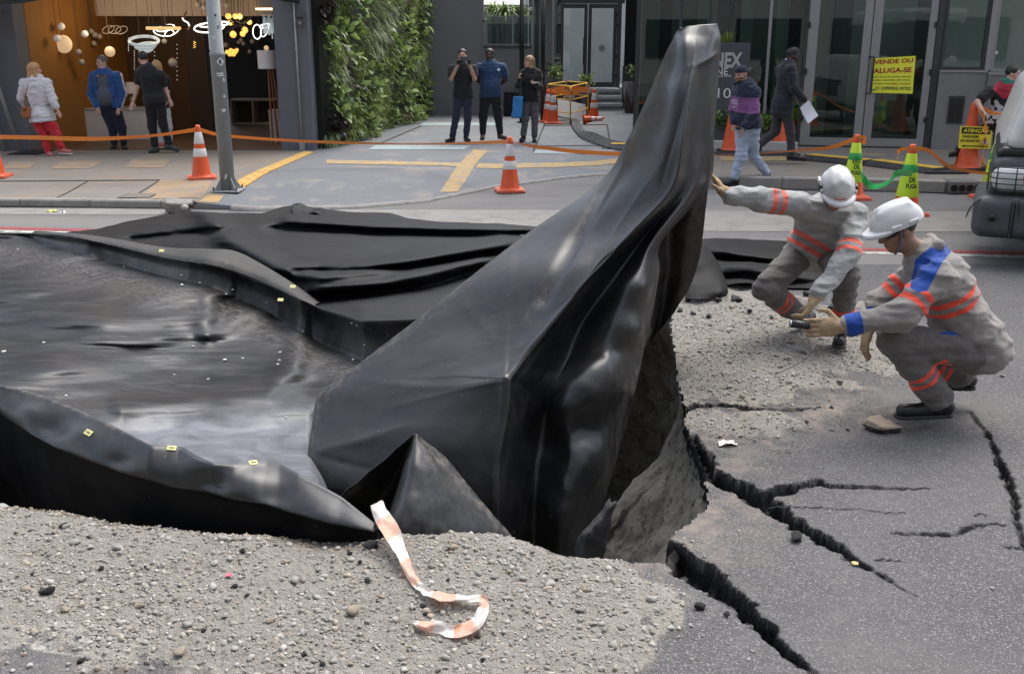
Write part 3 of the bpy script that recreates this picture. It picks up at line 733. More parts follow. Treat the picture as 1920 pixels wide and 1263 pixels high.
# --- the lifted fold: net of measured points (px, py, depth)
FOLD = [[(1275, 53, 6.16), (1288, 51, 6.16), (1300, 50, 6.16), (1312, 48, 6.16), (1323, 47, 6.17), (1334, 46, 6.19), (1344, 45, 6.22)],
 [(1263, 74, 6.2), (1275, 68, 6.13), (1288, 66, 6.1), (1304, 66, 6.1), (1322, 68, 6.12), (1338, 66, 6.15), (1350, 70, 6.23)],
 [(1250, 98, 6.26), (1268, 94, 6.08), (1283, 86, 6.02), (1302, 88, 6.02), (1320, 92, 6.06), (1336, 90, 6.12), (1350, 96, 6.25)],
 [(1236, 132, 6.32), (1258, 132, 6.05), (1279, 130, 5.94), (1297, 128, 5.93), (1314, 126, 6.02), (1332, 122, 6.12), (1348, 124, 6.28)],
 [(1215, 182, 6.36), (1238, 182, 6.03), (1262, 182, 5.87), (1290, 180, 5.82), (1308, 178, 6.02), (1326, 176, 6.14), (1344, 174, 6.3)],
 [(1178, 260, 6.38), (1207, 262, 6.05), (1240, 262, 5.84), (1281, 256, 5.74), (1296, 256, 6.0), (1316, 254, 6.14), (1338, 250, 6.3)],
 [(1128, 340, 6.3), (1168, 345, 6.0), (1212, 350, 5.82), (1262, 350, 5.72), (1281, 350, 6.02), (1304, 350, 6.1), (1328, 348, 6.4)],
 [(1000, 430, 6.15), (1068, 430, 5.95), (1128, 432, 5.8), (1192, 428, 5.65), (1210, 440, 5.93), (1226, 450, 5.8), (1240, 452, 6.1)],
 [(907, 500, 5.95), (968, 505, 5.78), (1050, 506, 5.6), (1122, 500, 5.5), (1158, 514, 5.78), (1198, 512, 5.6), (1236, 505, 5.9)],
 [(800, 585, 5.75), (880, 600, 5.6), (978, 602, 5.45), (1048, 590, 5.35), (1092, 604, 5.63), (1164, 588, 5.45), (1224, 580, 5.75)],
 [(715, 650, 5.62), (800, 665, 5.45), (900, 680, 5.3), (990, 660, 5.22), (1060, 684, 5.5), (1142, 664, 5.32), (1205, 665, 5.62)],
 [(640, 708, 5.52), (740, 722, 5.32), (852, 728, 5.17), (950, 712, 5.08), (1030, 742, 5.36), (1096, 726, 5.18), (1190, 735, 5.48)],
 [(597, 740, 5.45), (690, 772, 5.25), (806, 782, 5.08), (946, 772, 5.02), (1016, 806, 5.3), (1072, 776, 5.12), (1170, 808, 5.42)],
 [(585, 800, 5.3), (662, 826, 5.1), (786, 842, 4.96), (932, 858, 4.92), (1004, 880, 5.2), (1074, 876, 5.02), (1149, 884, 5.32)],
 [(578, 850, 5.15), (642, 892, 4.98), (772, 920, 4.87), (930, 945, 4.84), (1000, 955, 5.12), (1062, 960, 4.94), (1124, 962, 5.24)],
 [(584, 905, 5.05), (655, 960, 4.9), (772, 1020, 4.82), (935, 1060, 4.8), (1000, 1075, 5.08), (1050, 1090, 4.9), (1088, 1085, 5.2)]]
Cn = np.array([[P(*q) for q in r] for r in FOLD])
_l = lambda a, b, f: a * (1 - f) + b * f
Cn = np.stack([Cn[:, 0], Cn[:, 1], Cn[:, 2], _l(Cn[:, 2], Cn[:, 3], .80), Cn[:, 3], _l(Cn[:, 3], Cn[:, 4], .2), Cn[:, 4], Cn[:, 5], Cn[:, 6]], 1)     # crisp fold along the ridge
Cn = np.concatenate([Cn[:11], _l(Cn[10:11], Cn[11:12], .78), Cn[11:12], _l(Cn[11:12], Cn[12:13], .22), Cn[12:]], 0)                                      # and across the knee
NU, NV = 240, 180
S = surf(Cn, NU, NV)
# sharpen the seam (a flat welded strip step) and lay soft wrinkles across the sheet
N = surf_normals(S); pxy = np.stack(proj(S), -1)
if N[60, 60] @ (np.array((0, 0, 2.05)) - S[60, 60]) < 0: N = -N
vv = np.linspace(0, 1, NV)[None, :]; edge = sstep(0, 0.06, vv) * sstep(1, 0.94, vv)
wr = 0.009 * fbm(S * np.array((1, 1, 0.6)), 2.0, 2, 3) + 0.0025 * fbm(S, 6.5, 3, 13)
low = sstep(520, 760, pxy[..., 1]) * sstep(960, 1050, pxy[..., 0])
wr = wr + low * 0.030 * fbm(S, 4.2, 3, 41)
seam = (pxy[..., 0] - (966 - (pxy[..., 1] - 455) * 16 / 257)); inA = (pxy[..., 1] > 440) & (pxy[..., 1] < 712)
wr = wr + np.where(inA, 0.004 * sstep(3, -3, seam) * sstep(-260, -10, seam), 0)
d2, _ = seg_dist(pxy[..., 0], pxy[..., 1], (1180, 270), (1020, 560)); wr = wr - 0.022 * np.exp(-(d2 / 12) ** 2) * sstep(250, 330, pxy[..., 1])
for (bx, by, br, bh) in ((1062, 745, 46, 0.05), (1120, 700, 40, 0.035), (1085, 800, 34, -0.05), (1190, 620, 26, 0.03), (1195, 540, 30, 0.035), (1160, 650, 30, -0.03), (1140, 500, 40, -0.02), (1060, 840, 40, -0.05), (1110, 870, 40, 0.03),
                         (700, 850, 60, -0.03), (860, 690, 60, 0.015), (760, 770, 80, 0.02)):
    wr = wr + bh * np.exp(-(((pxy[..., 0] - bx) / br) ** 2 + ((pxy[..., 1] - by) / br) ** 2))
for (a, b, h_, w_) in (((1290, 165), (1238, 352), -.010, 7), ((1292, 128), (1347, 98), .014, 7), ((1245, 300), (1080, 545), .008, 6), ((950, 712), (985, 905), .012, 8), ((950, 712), (720, 770), .006, 7), ((582, 850), (770, 800), .016, 9), ((582, 852), (700, 880), -.012, 8), ((1130, 345), (1000, 570), -.010, 6), ((1185, 430), (1010, 700), .006, 6), ((1020, 600), (1180, 470), -.008, 8), ((1000, 900), (975, 1000), .012, 8), ((1060, 850), (1130, 800), -.010, 8), ((1150, 560), (1215, 520), .010, 9), ((860, 560), (930, 640), .004, 6)):
    d2, tq = seg_dist(pxy[..., 0], pxy[..., 1], a, b); wr = wr + h_ * np.exp(-d2 / w_) * (0.35 + 0.65 * np.sin(PI * np.clip(tq, .05, .95)))
S = S + N * (wr * edge)[..., None]
sc1, _ = seg_dist(pxy[..., 0], pxy[..., 1], (1200, 230), (1130, 345)); sc2, _ = seg_dist(pxy[..., 0], pxy[..., 1], (1130, 345), (990, 600)); sc3, _ = seg_dist(pxy[..., 0], pxy[..., 1], (800, 590), (600, 740))
scuff = np.maximum(0.42 * np.exp(-(np.minimum(sc1, sc2) / 13) ** 2), 0.9 * np.exp(-(sc3 / 9) ** 2)); scuff = np.maximum(scuff, 0.55 * sstep(0.93, 1.0, vv) + 0 * scuff); scuff = np.maximum(scuff, 0.5 * sstep(0.05, 0.0, vv) + 0 * scuff)
fold = sheet('raised_fold', S, PLASTIC, tarp, scuff=scuff)
# its far side: same two outer edges, bellied away from the street
BK = []
for r in FOLD:
    a, b = np.array(r[0], float), np.array(r[-1], float); q = []
    for k, f in enumerate((0, .2, .4, .6, .8, 1.0)):
        p = a * (1 - f) + b * f; p = P(p[0], p[1], p[2]); p = p + np.array((0, 0.42, -0.02)) * math.sin(PI * f) * (0.55 if r is FOLD[0] else 1); q.append(p)
    BK.append(q)
SB = surf(np.array(BK), 90, 40); SB = SB + surf_normals(SB) * (0.02 * fbm(SB, 3.0, 3, 8) * (sstep(0, .1, np.linspace(0, 1, 40)) * sstep(1, .9, np.linspace(0, 1, 40)))[None])[..., None]
sheet('fold_back', SB, PLASTIC, tarp)
# dark hollow panel hanging to the right of the front lobe
PAN = [[(1282, 262, 6.06), (1300, 260, 6.18), (1318, 258, 6.22), (1337, 252, 6.31)],
       [(1255, 350, 6.14), (1282, 350, 6.28), (1306, 350, 6.26), (1328, 350, 6.30)],
       [(1222, 430, 6.22), (1252, 432, 6.42), (1288, 430, 6.36), (1319, 430, 6.36)],
       [(1212, 500, 6.24), (1246, 505, 6.52), (1280, 500, 6.46), (1310, 490, 6.44)],
       [(1206, 560, 6.22), (1238, 566, 6.58), (1268, 556, 6.52), (1292, 540, 6.50)],
       [(1200, 620, 6.16), (1226, 622, 6.56), (1252, 596, 6.54), (1268, 578, 6.52)],
       [(1192, 660, 6.1), (1210, 650, 6.5), (1228, 628, 6.54), (1246, 606, 6.52)]]
S = surf(np.array([[P(*q) for q in r] for r in PAN]), 100, 50); S = S + surf_normals(S) * (0.018 * fbm(S, 5.0, 3, 19))[..., None]
sheet('hanging_panel', S, PLASTIC, tarp, scuff=0.35 * np.ones(S.shape[:2]))
# the loose corner flap
FL = [[(776, 812, 4.46), (779, 813, 4.44), (781, 814, 4.44), (784, 817, 4.45), (787, 820, 4.47)],
      [(712, 868, 4.56), (756, 862, 4.62), (768, 865, 4.34), (800, 858, 4.36), (828, 852, 4.48)],
      [(672, 902, 4.62), (742, 905, 4.72), (757, 910, 4.26), (812, 910, 4.28), (872, 902, 4.46)],
      [(640, 930, 4.66), (724, 948, 4.78), (744, 956, 4.18), (820, 960, 4.22), (915, 955, 4.44)],
      [(630, 975, 4.66), (714, 1000, 4.8), (726, 1010, 4.12), (830, 1025, 4.18), (962, 1010, 4.42)],
      [(640, 1060, 4.7), (710, 1070, 4.8), (716, 1080, 4.14), (830, 1090, 4.2), (975, 1075, 4.44)]]
S = surf(np.array([[P(*q) for q in r] for r in FL]), 70, 70); pp = np.stack(proj(S), -1)
dd, _ = seg_dist(pp[..., 0], pp[..., 1], (800, 835), (960, 1000))
sheet('corner_flap', S + surf_normals(S) * (0.010 * fbm(S, 7, 3, 4))[..., None], PLASTIC, tarp, scuff=np.clip(np.exp(-(dd / 14) ** 2) + 0.3, 0, 1))

# --- the sunken part lying in the hole
REAR = [(-160, 433), (0, 438), (60, 438), (150, 446), (300, 481), (400, 497), (500, 532), (600, 577), (680, 601), (770, 599), (860, 590), (960, 580)]
WALLH = [(-160, 4), (0, 5), (40, 8), (90, 22), (150, 30), (300, 36), (400, 42), (500, 52), (600, 66), (700, 80), (800, 90), (960, 100)]
FRONT = [(-160, 690), (0, 724), (60, 737), (150, 772), (285, 840), (360, 848), (440, 872), (500, 865), (540, 885), (600, 880), (640, 850), (700, 800), (760, 750), (800, 720)]
cols = np.linspace(-160, 800, 260); ns = 300; ss = np.linspace(0, 1, ns)[:, None]
r0 = lerp_line(REAR, cols) + lerp_line(WALLH, cols); f0 = lerp_line(FRONT, cols) + 46
PYs = r0[None] + (f0 - r0)[None] * ss; PXs = np.repeat(cols[None], ns, 0) - 18 * np.sin(ss * PI)
u, dy, dz = ray(PXs, PYs)
zt = -0.16 + 0.13 * sstep(0.25, 0.0, ss) * sstep(900, 200, cols)[None] + 0.05 * sstep(0.75, 1.0, ss) + 0 * PXs
tt = (zt - CAM_H) / dz; X, Y = u * tt, dy * tt
q = np.stack([X, Y], -1)
wz = 0.055 * fbm(q, 0.9, 2, 93) + 0.020 * fbm(np.stack([X * .7 + Y * .4, Y * 1.3 - X * .3], -1), 2.2, 2, 191) + 0.010 * fbm(np.stack([X * 0.75 + Y * 0.25, Y * 2.3], -1), 1.5, 3, 7) + 0.0035 * fbm(np.stack([X * 0.8, Y * 3.4], -1), 2.6, 3, 57) + 0.0010 * fbm(q * np.array((1, 2.2)), 8.0, 3, 61)
def ridge(pts, w, h):
    d = np.full(PXs.shape, 1e9)
    for a, b in zip(pts[:-1], pts[1:]): d = np.minimum(d, seg_dist(PXs, PYs, a, b)[0])
    return h * np.exp(-(d / w) ** 2)
wz = wz + ridge([(396, 572), (394, 600), (390, 625)], 24, 0.032) - ridge([(420, 575), (412, 600), (400, 628)], 22, 0.03) + ridge([(396, 632), (440, 600), (500, 580)], 18, 0.025)
wz = wz + ridge([(556, 590), (562, 650), (548, 690), (500, 735), (380, 750), (230, 766)], 22, 0.05) - ridge([(600, 610), (610, 680), (580, 735)], 32, 0.03)
wz = wz + ridge([(170, 785), (330, 775), (470, 760), (580, 752)], 40, 0.014) - ridge([(250, 820), (360, 800), (430, 805)], 40, 0.006)
low = sstep(752, 800, PYs) * sstep(140, 300, PXs)
wz = wz + low * (0.010 * fbm(q, 2.6, 2, 71) - 0.06 * sstep(755, 930, PYs))
wz = wz - ridge([(20, 640), (200, 690), (380, 715)], 34, 0.02) + ridge([(0, 560), (120, 590), (300, 640)], 30, 0.012) - ridge([(230, 590), (310, 600), (390, 650)], 26, 0.014)
hd = poly_dist(X, Y, HOLE); zz = wz - 0.55 * sstep(575, 650, PXs) * sstep(740, 850, PYs) + 0.07 - 0.22 * sstep(0.35, -1.25, hd) + 0.05 * sstep(0.75, 1.0, ss)
tt = (zz - CAM_H) / dz; S = np.stack([u * tt, dy * tt, zz], -1)
# stand the rear strip up as the inner face of the rear edge
wall = []
topz = 0.16
for k, (px) in enumerate(cols):
    b = S[0, k]; py = lerp_line(REAR, px)
    a = P(px, py, b[1] + 0.05 + 0.0 * k)
    wall.append([a * (1 - f) + b * f - np.array((0, 0.05 * math.sin(PI * f) * -1, 0)) for f in np.linspace(0, 1, 12)[:-1]])
wall = np.swapaxes(np.array(wall), 0, 1)
S2 = np.concatenate([wall, S], 0)
scf = np.concatenate([0.05 * np.ones(wall.shape[:2]), 0.75 * np.clip(sstep(70, 0, PYs - r0[None] - 20) * sstep(0, 25, PYs - r0[None]) + 0.5 * sstep(690, 760, PYs) * sstep(120, 0, PXs - 120), 0, 1)], 0)
fl_ = sstep(748, 800, PYs + 0.05 * (PXs - 380)) * sstep(120, 300, PXs) * 0.85 + 0.10 * sstep(560, 430, PYs - 0.25 * PXs) * sstep(330, 120, PXs)  # where the painted sheen lies: mostly the low front area
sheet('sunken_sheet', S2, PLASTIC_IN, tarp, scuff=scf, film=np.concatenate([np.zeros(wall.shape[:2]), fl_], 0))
# folded-over rear edge strip, lying back behind the crest
STRIP = [(60, 437, 0, 0), (130, 443, 4, -6), (200, 457, 9, -9), (300, 481, 16, -12), (380, 494, 26, -20), (430, 506, 34, -22), (480, 524, 28, -14), (540, 550, 17, -6), (590, 574, 5, 0)]
row = []
for (px, py, h, _) in STRIP:
    k = int(np.argmin(np.abs(cols - px))); Yc = wall[0, k, 1]
    row.append([P(px, py + 0.8, Yc - 0.004), P(px + 2, py - h * 0.35 - 1, Yc + 0.06), P(px + 6, py - h * 0.8 - 1, Yc + 0.22), P(px + 10, py - h - 1, Yc + 0.34), P(px + 12, py - h * 0.9 + 3, Yc + 0.40)])
DUSTY = sheet_mat('dusty_sheet_edge', (0.018, 0.0175, 0.017), 0.6, 0.7, (0.085, 0.078, 0.07))
sheet('rear_edge_fold', surf(np.array(row), 100, 20), DUSTY, tarp, scuff=np.ones((100, 20)))
# front edge rolled up: a stiff curling band
TOP = [(-120, 690), (0, 724), (60, 737), (150, 772), (220, 805), (285, 839), (315, 838), (340, 840), (370, 858), (400, 871), (440, 873), (475, 866), (500, 865), (525, 872), (560, 890), (600, 912), (640, 934), (675, 962), (703, 984)]
BOT = [(-120, 700), (0, 772), (60, 818), (100, 838), (220, 885), (320, 912), (400, 930), (500, 948), (620, 981), (703, 993)]
lc = np.concatenate([np.linspace(-120, 703, 150)]); rows = []
tz = np.interp(lc, [-120, 0, 285, 440, 560, 640, 703], [.34, .31, .235, .19, .15, .10, .05]); bz = np.interp(lc, [-120, 0, 285, 440, 560, 640, 703], [.22, .16, .09, .06, .045, .035, .035])
for k, px in enumerate(lc):
    a = G(px, lerp_line(TOP, px), tz[k]); b = G(px, lerp_line(BOT, px), bz[k])
    mid = lambda f, out: np.array((a[0] * (1 - f) + b[0] * f, a[1] * (1 - f) + b[1] * f - out, a[2] * (1 - f) + b[2] * f))
    w = 1.0; bel = 0.045 + 0.03 * vnoise(np.array([[px / 55.0, 0.3, 0]]), 1.0, 5)[0]
    rows.append([a + np.array((0, 0.20, -0.20)), a + np.array((0, 0.07, -0.06)), a + np.array((0, .018, -.006)), a, mid(.12, .014), mid(.35, bel * .8), mid(.6, bel), mid(.85, bel * .7), b, b + np.array((0, .03, -.015)), b + np.array((0, .10, -.10)), b + np.array((0, .16, -.8))])  # last rows: black curtain added below the roll to darken the open void
S = surf(np.array(rows), 300, 60); pp = np.stack(proj(S), -1); jj = np.linspace(0, 1, 60)[None]
Nn = surf_normals(S); 
if Nn[150, 28] @ (np.array((0, 0, 2.05)) - S[150, 28]) < 0: Nn = -Nn
dent = 0
for (bx, by, br, bh) in ((95, 800, 34, -0.035), (60, 775, 26, 0.02), (222, 862, 26, -0.03), (260, 860, 40, 0.006), (395, 905, 34, -0.045), (340, 880, 36, 0.022), (470, 900, 40, 0.018), (510, 930, 30, -0.015), (150, 815, 30, 0.015)):
    dent = dent + bh * np.exp(-(((pp[..., 0] - bx) / br) ** 2 + ((pp[..., 1] - by) / (br * .6)) ** 2))
S = S + Nn * ((0.006 * fbm(S, 4, 3, 3) + dent) * sstep(0.27, 0.33, jj) * sstep(0.80, 0.72, jj))[..., None]
sc = 0.9 * np.exp(-((jj - 0.27) / 0.04) ** 2) * sstep(320, 200, pp[..., 0]) + 0.25 * sstep(300, 150, pp[..., 0]) * sstep(0.6, 0.3, jj)
sheet('front_edge_roll', S, PLASTIC, tarp, scuff=np.clip(sc, 0, 1))
# small yellow tags stuck along the edges
TAGY = pmat('pale_yellow_tag', (0.62, 0.58, 0.25), 0.6); TAGI = pmat('tag_ink', (0.08, 0.08, 0.06), 0.7)
SJ = S
for (px, py, w) in ((170, 815, 17), (323, 841, 16), (475, 869, 16)):
    i, j = np.unravel_index(np.argmin((pp[..., 0] - px) ** 2 + (pp[..., 1] - py) ** 2 + (jj < 0.27) * 1e6), pp.shape[:2])
    c = SJ[i, j]; n_ = Nn[i, j]; ux = SJ[min(i + 3, 299), j] - SJ[i - 3, j]; ux /= np.linalg.norm(ux); uy = np.cross(n_, ux)
    hw = w / 2 * np.linalg.norm(c - np.array((0, 0, CAM_H))) / FPX; hh_ = hw * 0.62; c = c + n_ * 0.008
    tg = obj('tag', [c - ux * hw - uy * hh_, c + ux * hw - uy * hh_, c + ux * hw + uy * hh_, c - ux * hw + uy * hh_], [(0, 1, 2, 3)], TAGY, tarp)
    c = c + n_ * 0.002; obj('print', [c - ux * hw * .6 - uy * hh_ * .15, c + ux * hw * .6 - uy * hh_ * .15, c + ux * hw * .6 + uy * hh_ * .2, c - ux * hw * .6 + uy * hh_ * .2], [(0, 1, 2, 3)], TAGI, tg)
for (px, py, dY) in ((385, 486, 0.1), (466, 508, 0.22), (303, 470, 0.1), (549, 537, 0.25), (526, 562, -0.3)):
    k = int(np.argmin(np.abs(cols - px))); c = P(px, py, wall[0, k, 1] + dY - 0.02); hw = 0.022
    obj('tag', [c + np.array((-hw, -.012, -.006)), c + np.array((hw, -.012, -.008)), c + np.array((hw, .012, .010)), c + np.array((-hw, .012, .012))], [(0, 1, 2, 3)], TAGY, tarp)

# ================================================================== BLACK FABRIC HEAP BEHIND
TOPF = [(-200, 436), (40, 436), (120, 437), (180, 430), (240, 415), (300, 404), (360, 397), (430, 400), (490, 400), (530, 388), (560, 385), (610, 392), (660, 398), (730, 400), (760, 408), (800, 414), (860, 417), (940, 420), (1000, 424), (1100, 430), (1180, 440)]
cols2 = np.linspace(60, 1180, 260); tp = lerp_line(TOPF, cols2) + 1.3 * fbm(np.stack([cols2, 0 * cols2], -1), 0.03, 3, 2); bt = lerp_line(REAR, np.minimum(cols2, 960)) + 8
nr = 130; s = np.linspace(0, 1, nr)[:, None]
PY2 = tp[None] + (bt - tp)[None] * s; PX2 = np.repeat(cols2[None], nr, 0)
h0 = np.interp(cols2, [60, 180, 300, 360, 560, 760, 1000, 1180], [.0, .04, .13, .17, .16, .07, .035, .05])
zz = h0[None] * (1 - s) + 0.05 * np.sin(PI * s) + 0.02 * s * 0
def ridge2(pts, w, h):
    d = np.full(PX2.shape, 1e9)
    for a, b in zip(pts[:-1], pts[1:]): d = np.minimum(d, seg_dist(PX2, PY2 * 2.0, (a[0], a[1] * 2), (b[0], b[1] * 2))[0])
    return h * np.exp(-(d / w) ** 2)
zz = zz + ridge2([(385, 400), (430, 450), (520, 500), (600, 520), (720, 500), (940, 455)], 26, 0.09) - ridge2([(520, 432), (700, 440), (900, 445), (980, 440)], 20, 0.07) + ridge2([(540, 412), (700, 424), (1000, 432)], 14, 0.035)
zz = zz - ridge2([(250, 450), (350, 440), (420, 432)], 16, 0.05) - ridge2([(560, 508), (640, 509), (760, 500), (960, 470)], 12, 0.07) + ridge2([(600, 540), (720, 530), (900, 490)], 18, 0.05) - ridge2([(600, 560), (800, 540), (940, 500)], 22, 0.08)
zz = zz + 0.008 * fbm(np.stack([PX2 / 60, PY2 / 14], -1), 1.0, 3, 6)
u, dy, dz = ray(PX2, PY2); tt = (zz - CAM_H) / dz
S = np.stack([u * tt, dy * tt, zz], -1)
backr = S[0].copy(); backr[:, 1] += 0.08; backr[:, 2] = 0.004
S = np.concatenate([backr[None], S], 0)
heap = thing('fabric_sheet', 'matt black fabric sheet heaped in long folds across the road behind the sinkhole', 'fabric sheet', G(560, 430, 0))
sheet('draped_cloth', S, FABRIC, heap, 0.006)
# small raised crumple on its crest
cr = [[P(548 + 14 * a, 384 + 5 * b + 1.5 * a, 11.55 - 0.1 * b) + np.array((0, 0, 0.03 * math.sin(a * 1.6 + b))) for a in range(5)] for b in range(4)]
sheet('crumpled_edge', surf(np.array(cr), 20, 24), FABRIC, heap, 0.006)
# roll of fabric to the right, partly under the kneeling worker
roll = thing('fabric_roll', 'crumpled black fabric bundle on the road behind the kneeling worker', 'fabric sheet', G(1400, 530, 0))
RR = [[(1300, 448, 0.02), (1340, 447, 0.06), (1390, 449, 0.07), (1440, 451, 0.07), (1500, 455, 0.06), (1560, 462, 0.03)],
      [(1300, 456, 0.10), (1340, 456, 0.16), (1390, 460, 0.15), (1440, 464, 0.14), (1500, 468, 0.12), (1560, 474, 0.06)],
      [(1302, 468, 0.12), (1345, 470, 0.17), (1385, 478, 0.15), (1440, 484, 0.14), (1500, 488, 0.10), (1560, 490, 0.04)],
      [(1304, 484, 0.06), (1350, 487, 0.08), (1385, 490, 0.06), (1440, 494, 0.05), (1500, 498, 0.06), (1560, 505, 0.03)],
      [(1305, 494, 0.10), (1352, 496, 0.13), (1395, 493, 0.15), (1440, 498, 0.15), (1500, 505, 0.10), (1560, 515, 0.02)],
      [(1305, 506, 0.12), (1355, 510, 0.09), (1400, 505, 0.13), (1440, 513, 0.13), (1500, 520, 0.08), (1560, 525, 0.01)],
      [(1305, 520, 0.06), (1360, 522, 0.03), (1400, 520, 0.05), (1440, 526, 0.06), (1500, 532, 0.02), (1560, 533, 0.01)],
      [(1305, 534, 0.03), (1360, 534, 0.05), (1400, 530, 0.08), (1440, 536, 0.03), (1500, 542, 0.01), (1560, 543, 0.005)]]
S = surf(np.array([[G(*q) for q in r] for r in RR]), 90, 110); S[..., 2] += 0.016 * fbm(S, 6, 3, 12)
sheet('draped_cloth', S, FABRIC, roll, 0.006)
R2 = [[(1290, 470, 0.22), (1310, 458, 0.26), (1325, 462, 0.24), (1336, 476, 0.2)], [(1290, 490, 0.26), (1318, 486, 0.25), (1342, 490, 0.20), (1352, 506, 0.14)], [(1290, 515, 0.18), (1322, 514, 0.17), (1348, 522, 0.14), (1363, 535, 0.09)],
      [(1288, 540, 0.10), (1320, 540, 0.10), (1350, 545, 0.09), (1364, 550, 0.05)], [(1284, 560, 0.03), (1310, 562, 0.03), (1340, 561, 0.03), (1356, 558, 0.03)]]
sheet('fallen_fold', surf(np.array([[G(*q) for q in r] for r in R2]), 60, 50), FABRIC, roll, 0.006)
# ================================================================== GRAVEL, STONES, ASPHALT CRUMBS
def ico(sub=0):
    g = (1 + 5 ** 0.5) / 2
    V = [(-1, g, 0), (1, g, 0), (-1, -g, 0), (1, -g, 0), (0, -1, g), (0, 1, g), (0, -1, -g), (0, 1, -g), (g, 0, -1), (g, 0, 1), (-g, 0, -1), (-g, 0, 1)]
    F = [(0, 11, 5), (0, 5, 1), (0, 1, 7), (0, 7, 10), (0, 10, 11), (1, 5, 9), (5, 11, 4), (11, 10, 2), (10, 7, 6), (7, 1, 8), (3, 9, 4), (3, 4, 2), (3, 2, 6), (3, 6, 8), (3, 8, 9), (4, 9, 5), (2, 4, 11), (6, 2, 10), (8, 6, 7), (9, 8, 1)]
    V = [np.array(v) / np.linalg.norm(v) for v in V]
    for _ in range(sub):
        mid = {}; nf = []
        def m(a, b):
            k = (min(a, b), max(a, b))
            if k not in mid: q = V[a] + V[b]; V.append(q / np.linalg.norm(q)); mid[k] = len(V) - 1
            return mid[k]
        for a, b, c in F: x, y, z = m(a, b), m(b, c), m(c, a); nf += [(a, x, z), (b, y, x), (c, z, y), (x, y, z)]
        F = nf
    return np.array(V), np.array(F)
IV, IF_ = ico(0); IV1, IF1 = ico(1)
def rot_rand(n):
    q = rng.normal(size=(n, 4)); q /= np.linalg.norm(q, axis=1, keepdims=True); w, x, y, z = q.T
    return np.stack([np.stack([1 - 2 * (y * y + z * z), 2 * (x * y - z * w), 2 * (x * z + y * w)], 1), np.stack([2 * (x * y + z * w), 1 - 2 * (x * x + z * z), 2 * (y * z - x * w)], 1), np.stack([2 * (x * z - y * w), 2 * (y * z + x * w), 1 - 2 * (x * x + y * y)], 1)], 1)
def pebbles(P0, size, tone):
    n = len(P0); sh = np.stack([rng.uniform(.75, 1.3, n), rng.uniform(.6, 1.0, n), rng.uniform(.4, .75, n)], 1) * size[:, None]
    V = IV[None] * (1 + 0.22 * rng.normal(size=(n, 12, 1))) * sh[:, None, :]
    V = np.einsum('nij,nkj->nki', rot_rand(n), V); V[..., 2] *= 0.8
    V = V + P0[:, None, :]; F = IF_[None] + 12 * np.arange(n)[:, None, None]
    return V.reshape(-1, 3), F.reshape(-1, 3), np.repeat(tone, 12, 0)
TONES = np.array([(0.34, 0.325, 0.30), (0.40, 0.39, 0.37), (0.28, 0.265, 0.24), (0.47, 0.46, 0.44), (0.24, 0.225, 0.20), (0.36, 0.30, 0.235), (0.33, 0.325, 0.32), (0.46, 0.42, 0.36), (0.2, 0.185, 0.165)])
def scatter(n, xr, yr, prob):
    x = rng.uniform(xr[0], xr[1], n); y = rng.uniform(yr[0], yr[1], n); k = rng.uniform(size=n) < prob(x, y); return x[k], y[k]
gn = lambda x, y: 0.5 + 0.5 * fbm(np.stack([x, y], -1), 3.5, 3, 91)
def pr_front(x, y):
    d = poly_dist(x, y, HOLE); return np.where((d > 0.02) & (crack_field(x, y)[0] > 0.012), gravel_mask(x, y) * (0.12 + 0.88 * gn(x, y) ** 1.5), 0)
t = NT('gravel_stone'); c = t.attr('tone', True); c = t.mix(t.ramp(t.noise(90, 4, 0.7), [(0.35, 0.35), (0.65, 0.0)]), c, (0.16, 0.14, 0.115)); t.set('Base Color', c); t.set('Roughness', 0.88); t.set('Specular IOR Level', 0.25); GRAV = t.m
xa, ya = scatter(75000, (-2.9, 1.2), (2.55, 4.9), pr_front); xb, yb = scatter(40000, (0.9, 3.3), (4.9, 7.9), pr_front)
xc, yc = scatter(9000, (0.3, 3.2), (2.6, 6.6), lambda x, y: np.where((poly_dist(x, y, HOLE) > 0.02) & (crack_field(x, y)[0] > 0.01), 0.02 + 0.5 * np.exp(-(((x - 1.75) / 0.8) ** 2 + ((y - 5.4) / 0.3) ** 2)) + 0.35 * np.exp(-((x - 0.72) / 0.22) ** 2) * (y < 3.9), 0))
x = np.concatenate([xa, xb, xc]); y = np.concatenate([ya, yb, yc])
sz = 0.0028 + 0.0034 * rng.gamma(1.3, 0.78, len(x)); sz = np.minimum(sz, 0.017); sz[len(xa) + len(xb):] *= 0.75
tone = 1.18 * (0.74 * TONES[rng.integers(0, len(TONES), len(x))] * rng.uniform(.7, 1.05, (len(x), 1)) + 0.26 * np.array((.33, .305, .27))); blk = rng.uniform(size=len(x)) < 0.012; tone[blk] = (0.02, 0.02, 0.021)
dampk = sstep(0.42, 0.1, poly_dist(x, y, HOLE)) * sstep(-0.1, -1.1, x); tone = tone * (1 - 0.5 * dampk[:, None] * np.array((0.85, 1.0, 1.15)))  # pebbles near that edge get the same darker tone
V, F, T = pebbles(np.stack([x, y, ground_z(x, y) + sz * 0.08], 1), sz, tone)
o = obj('gravel', V, F, GRAV, attrs={'tone': T}); tag(o, 'fine grey crushed stone and dust strewn around the sinkhole', 'gravel', kind='stuff')
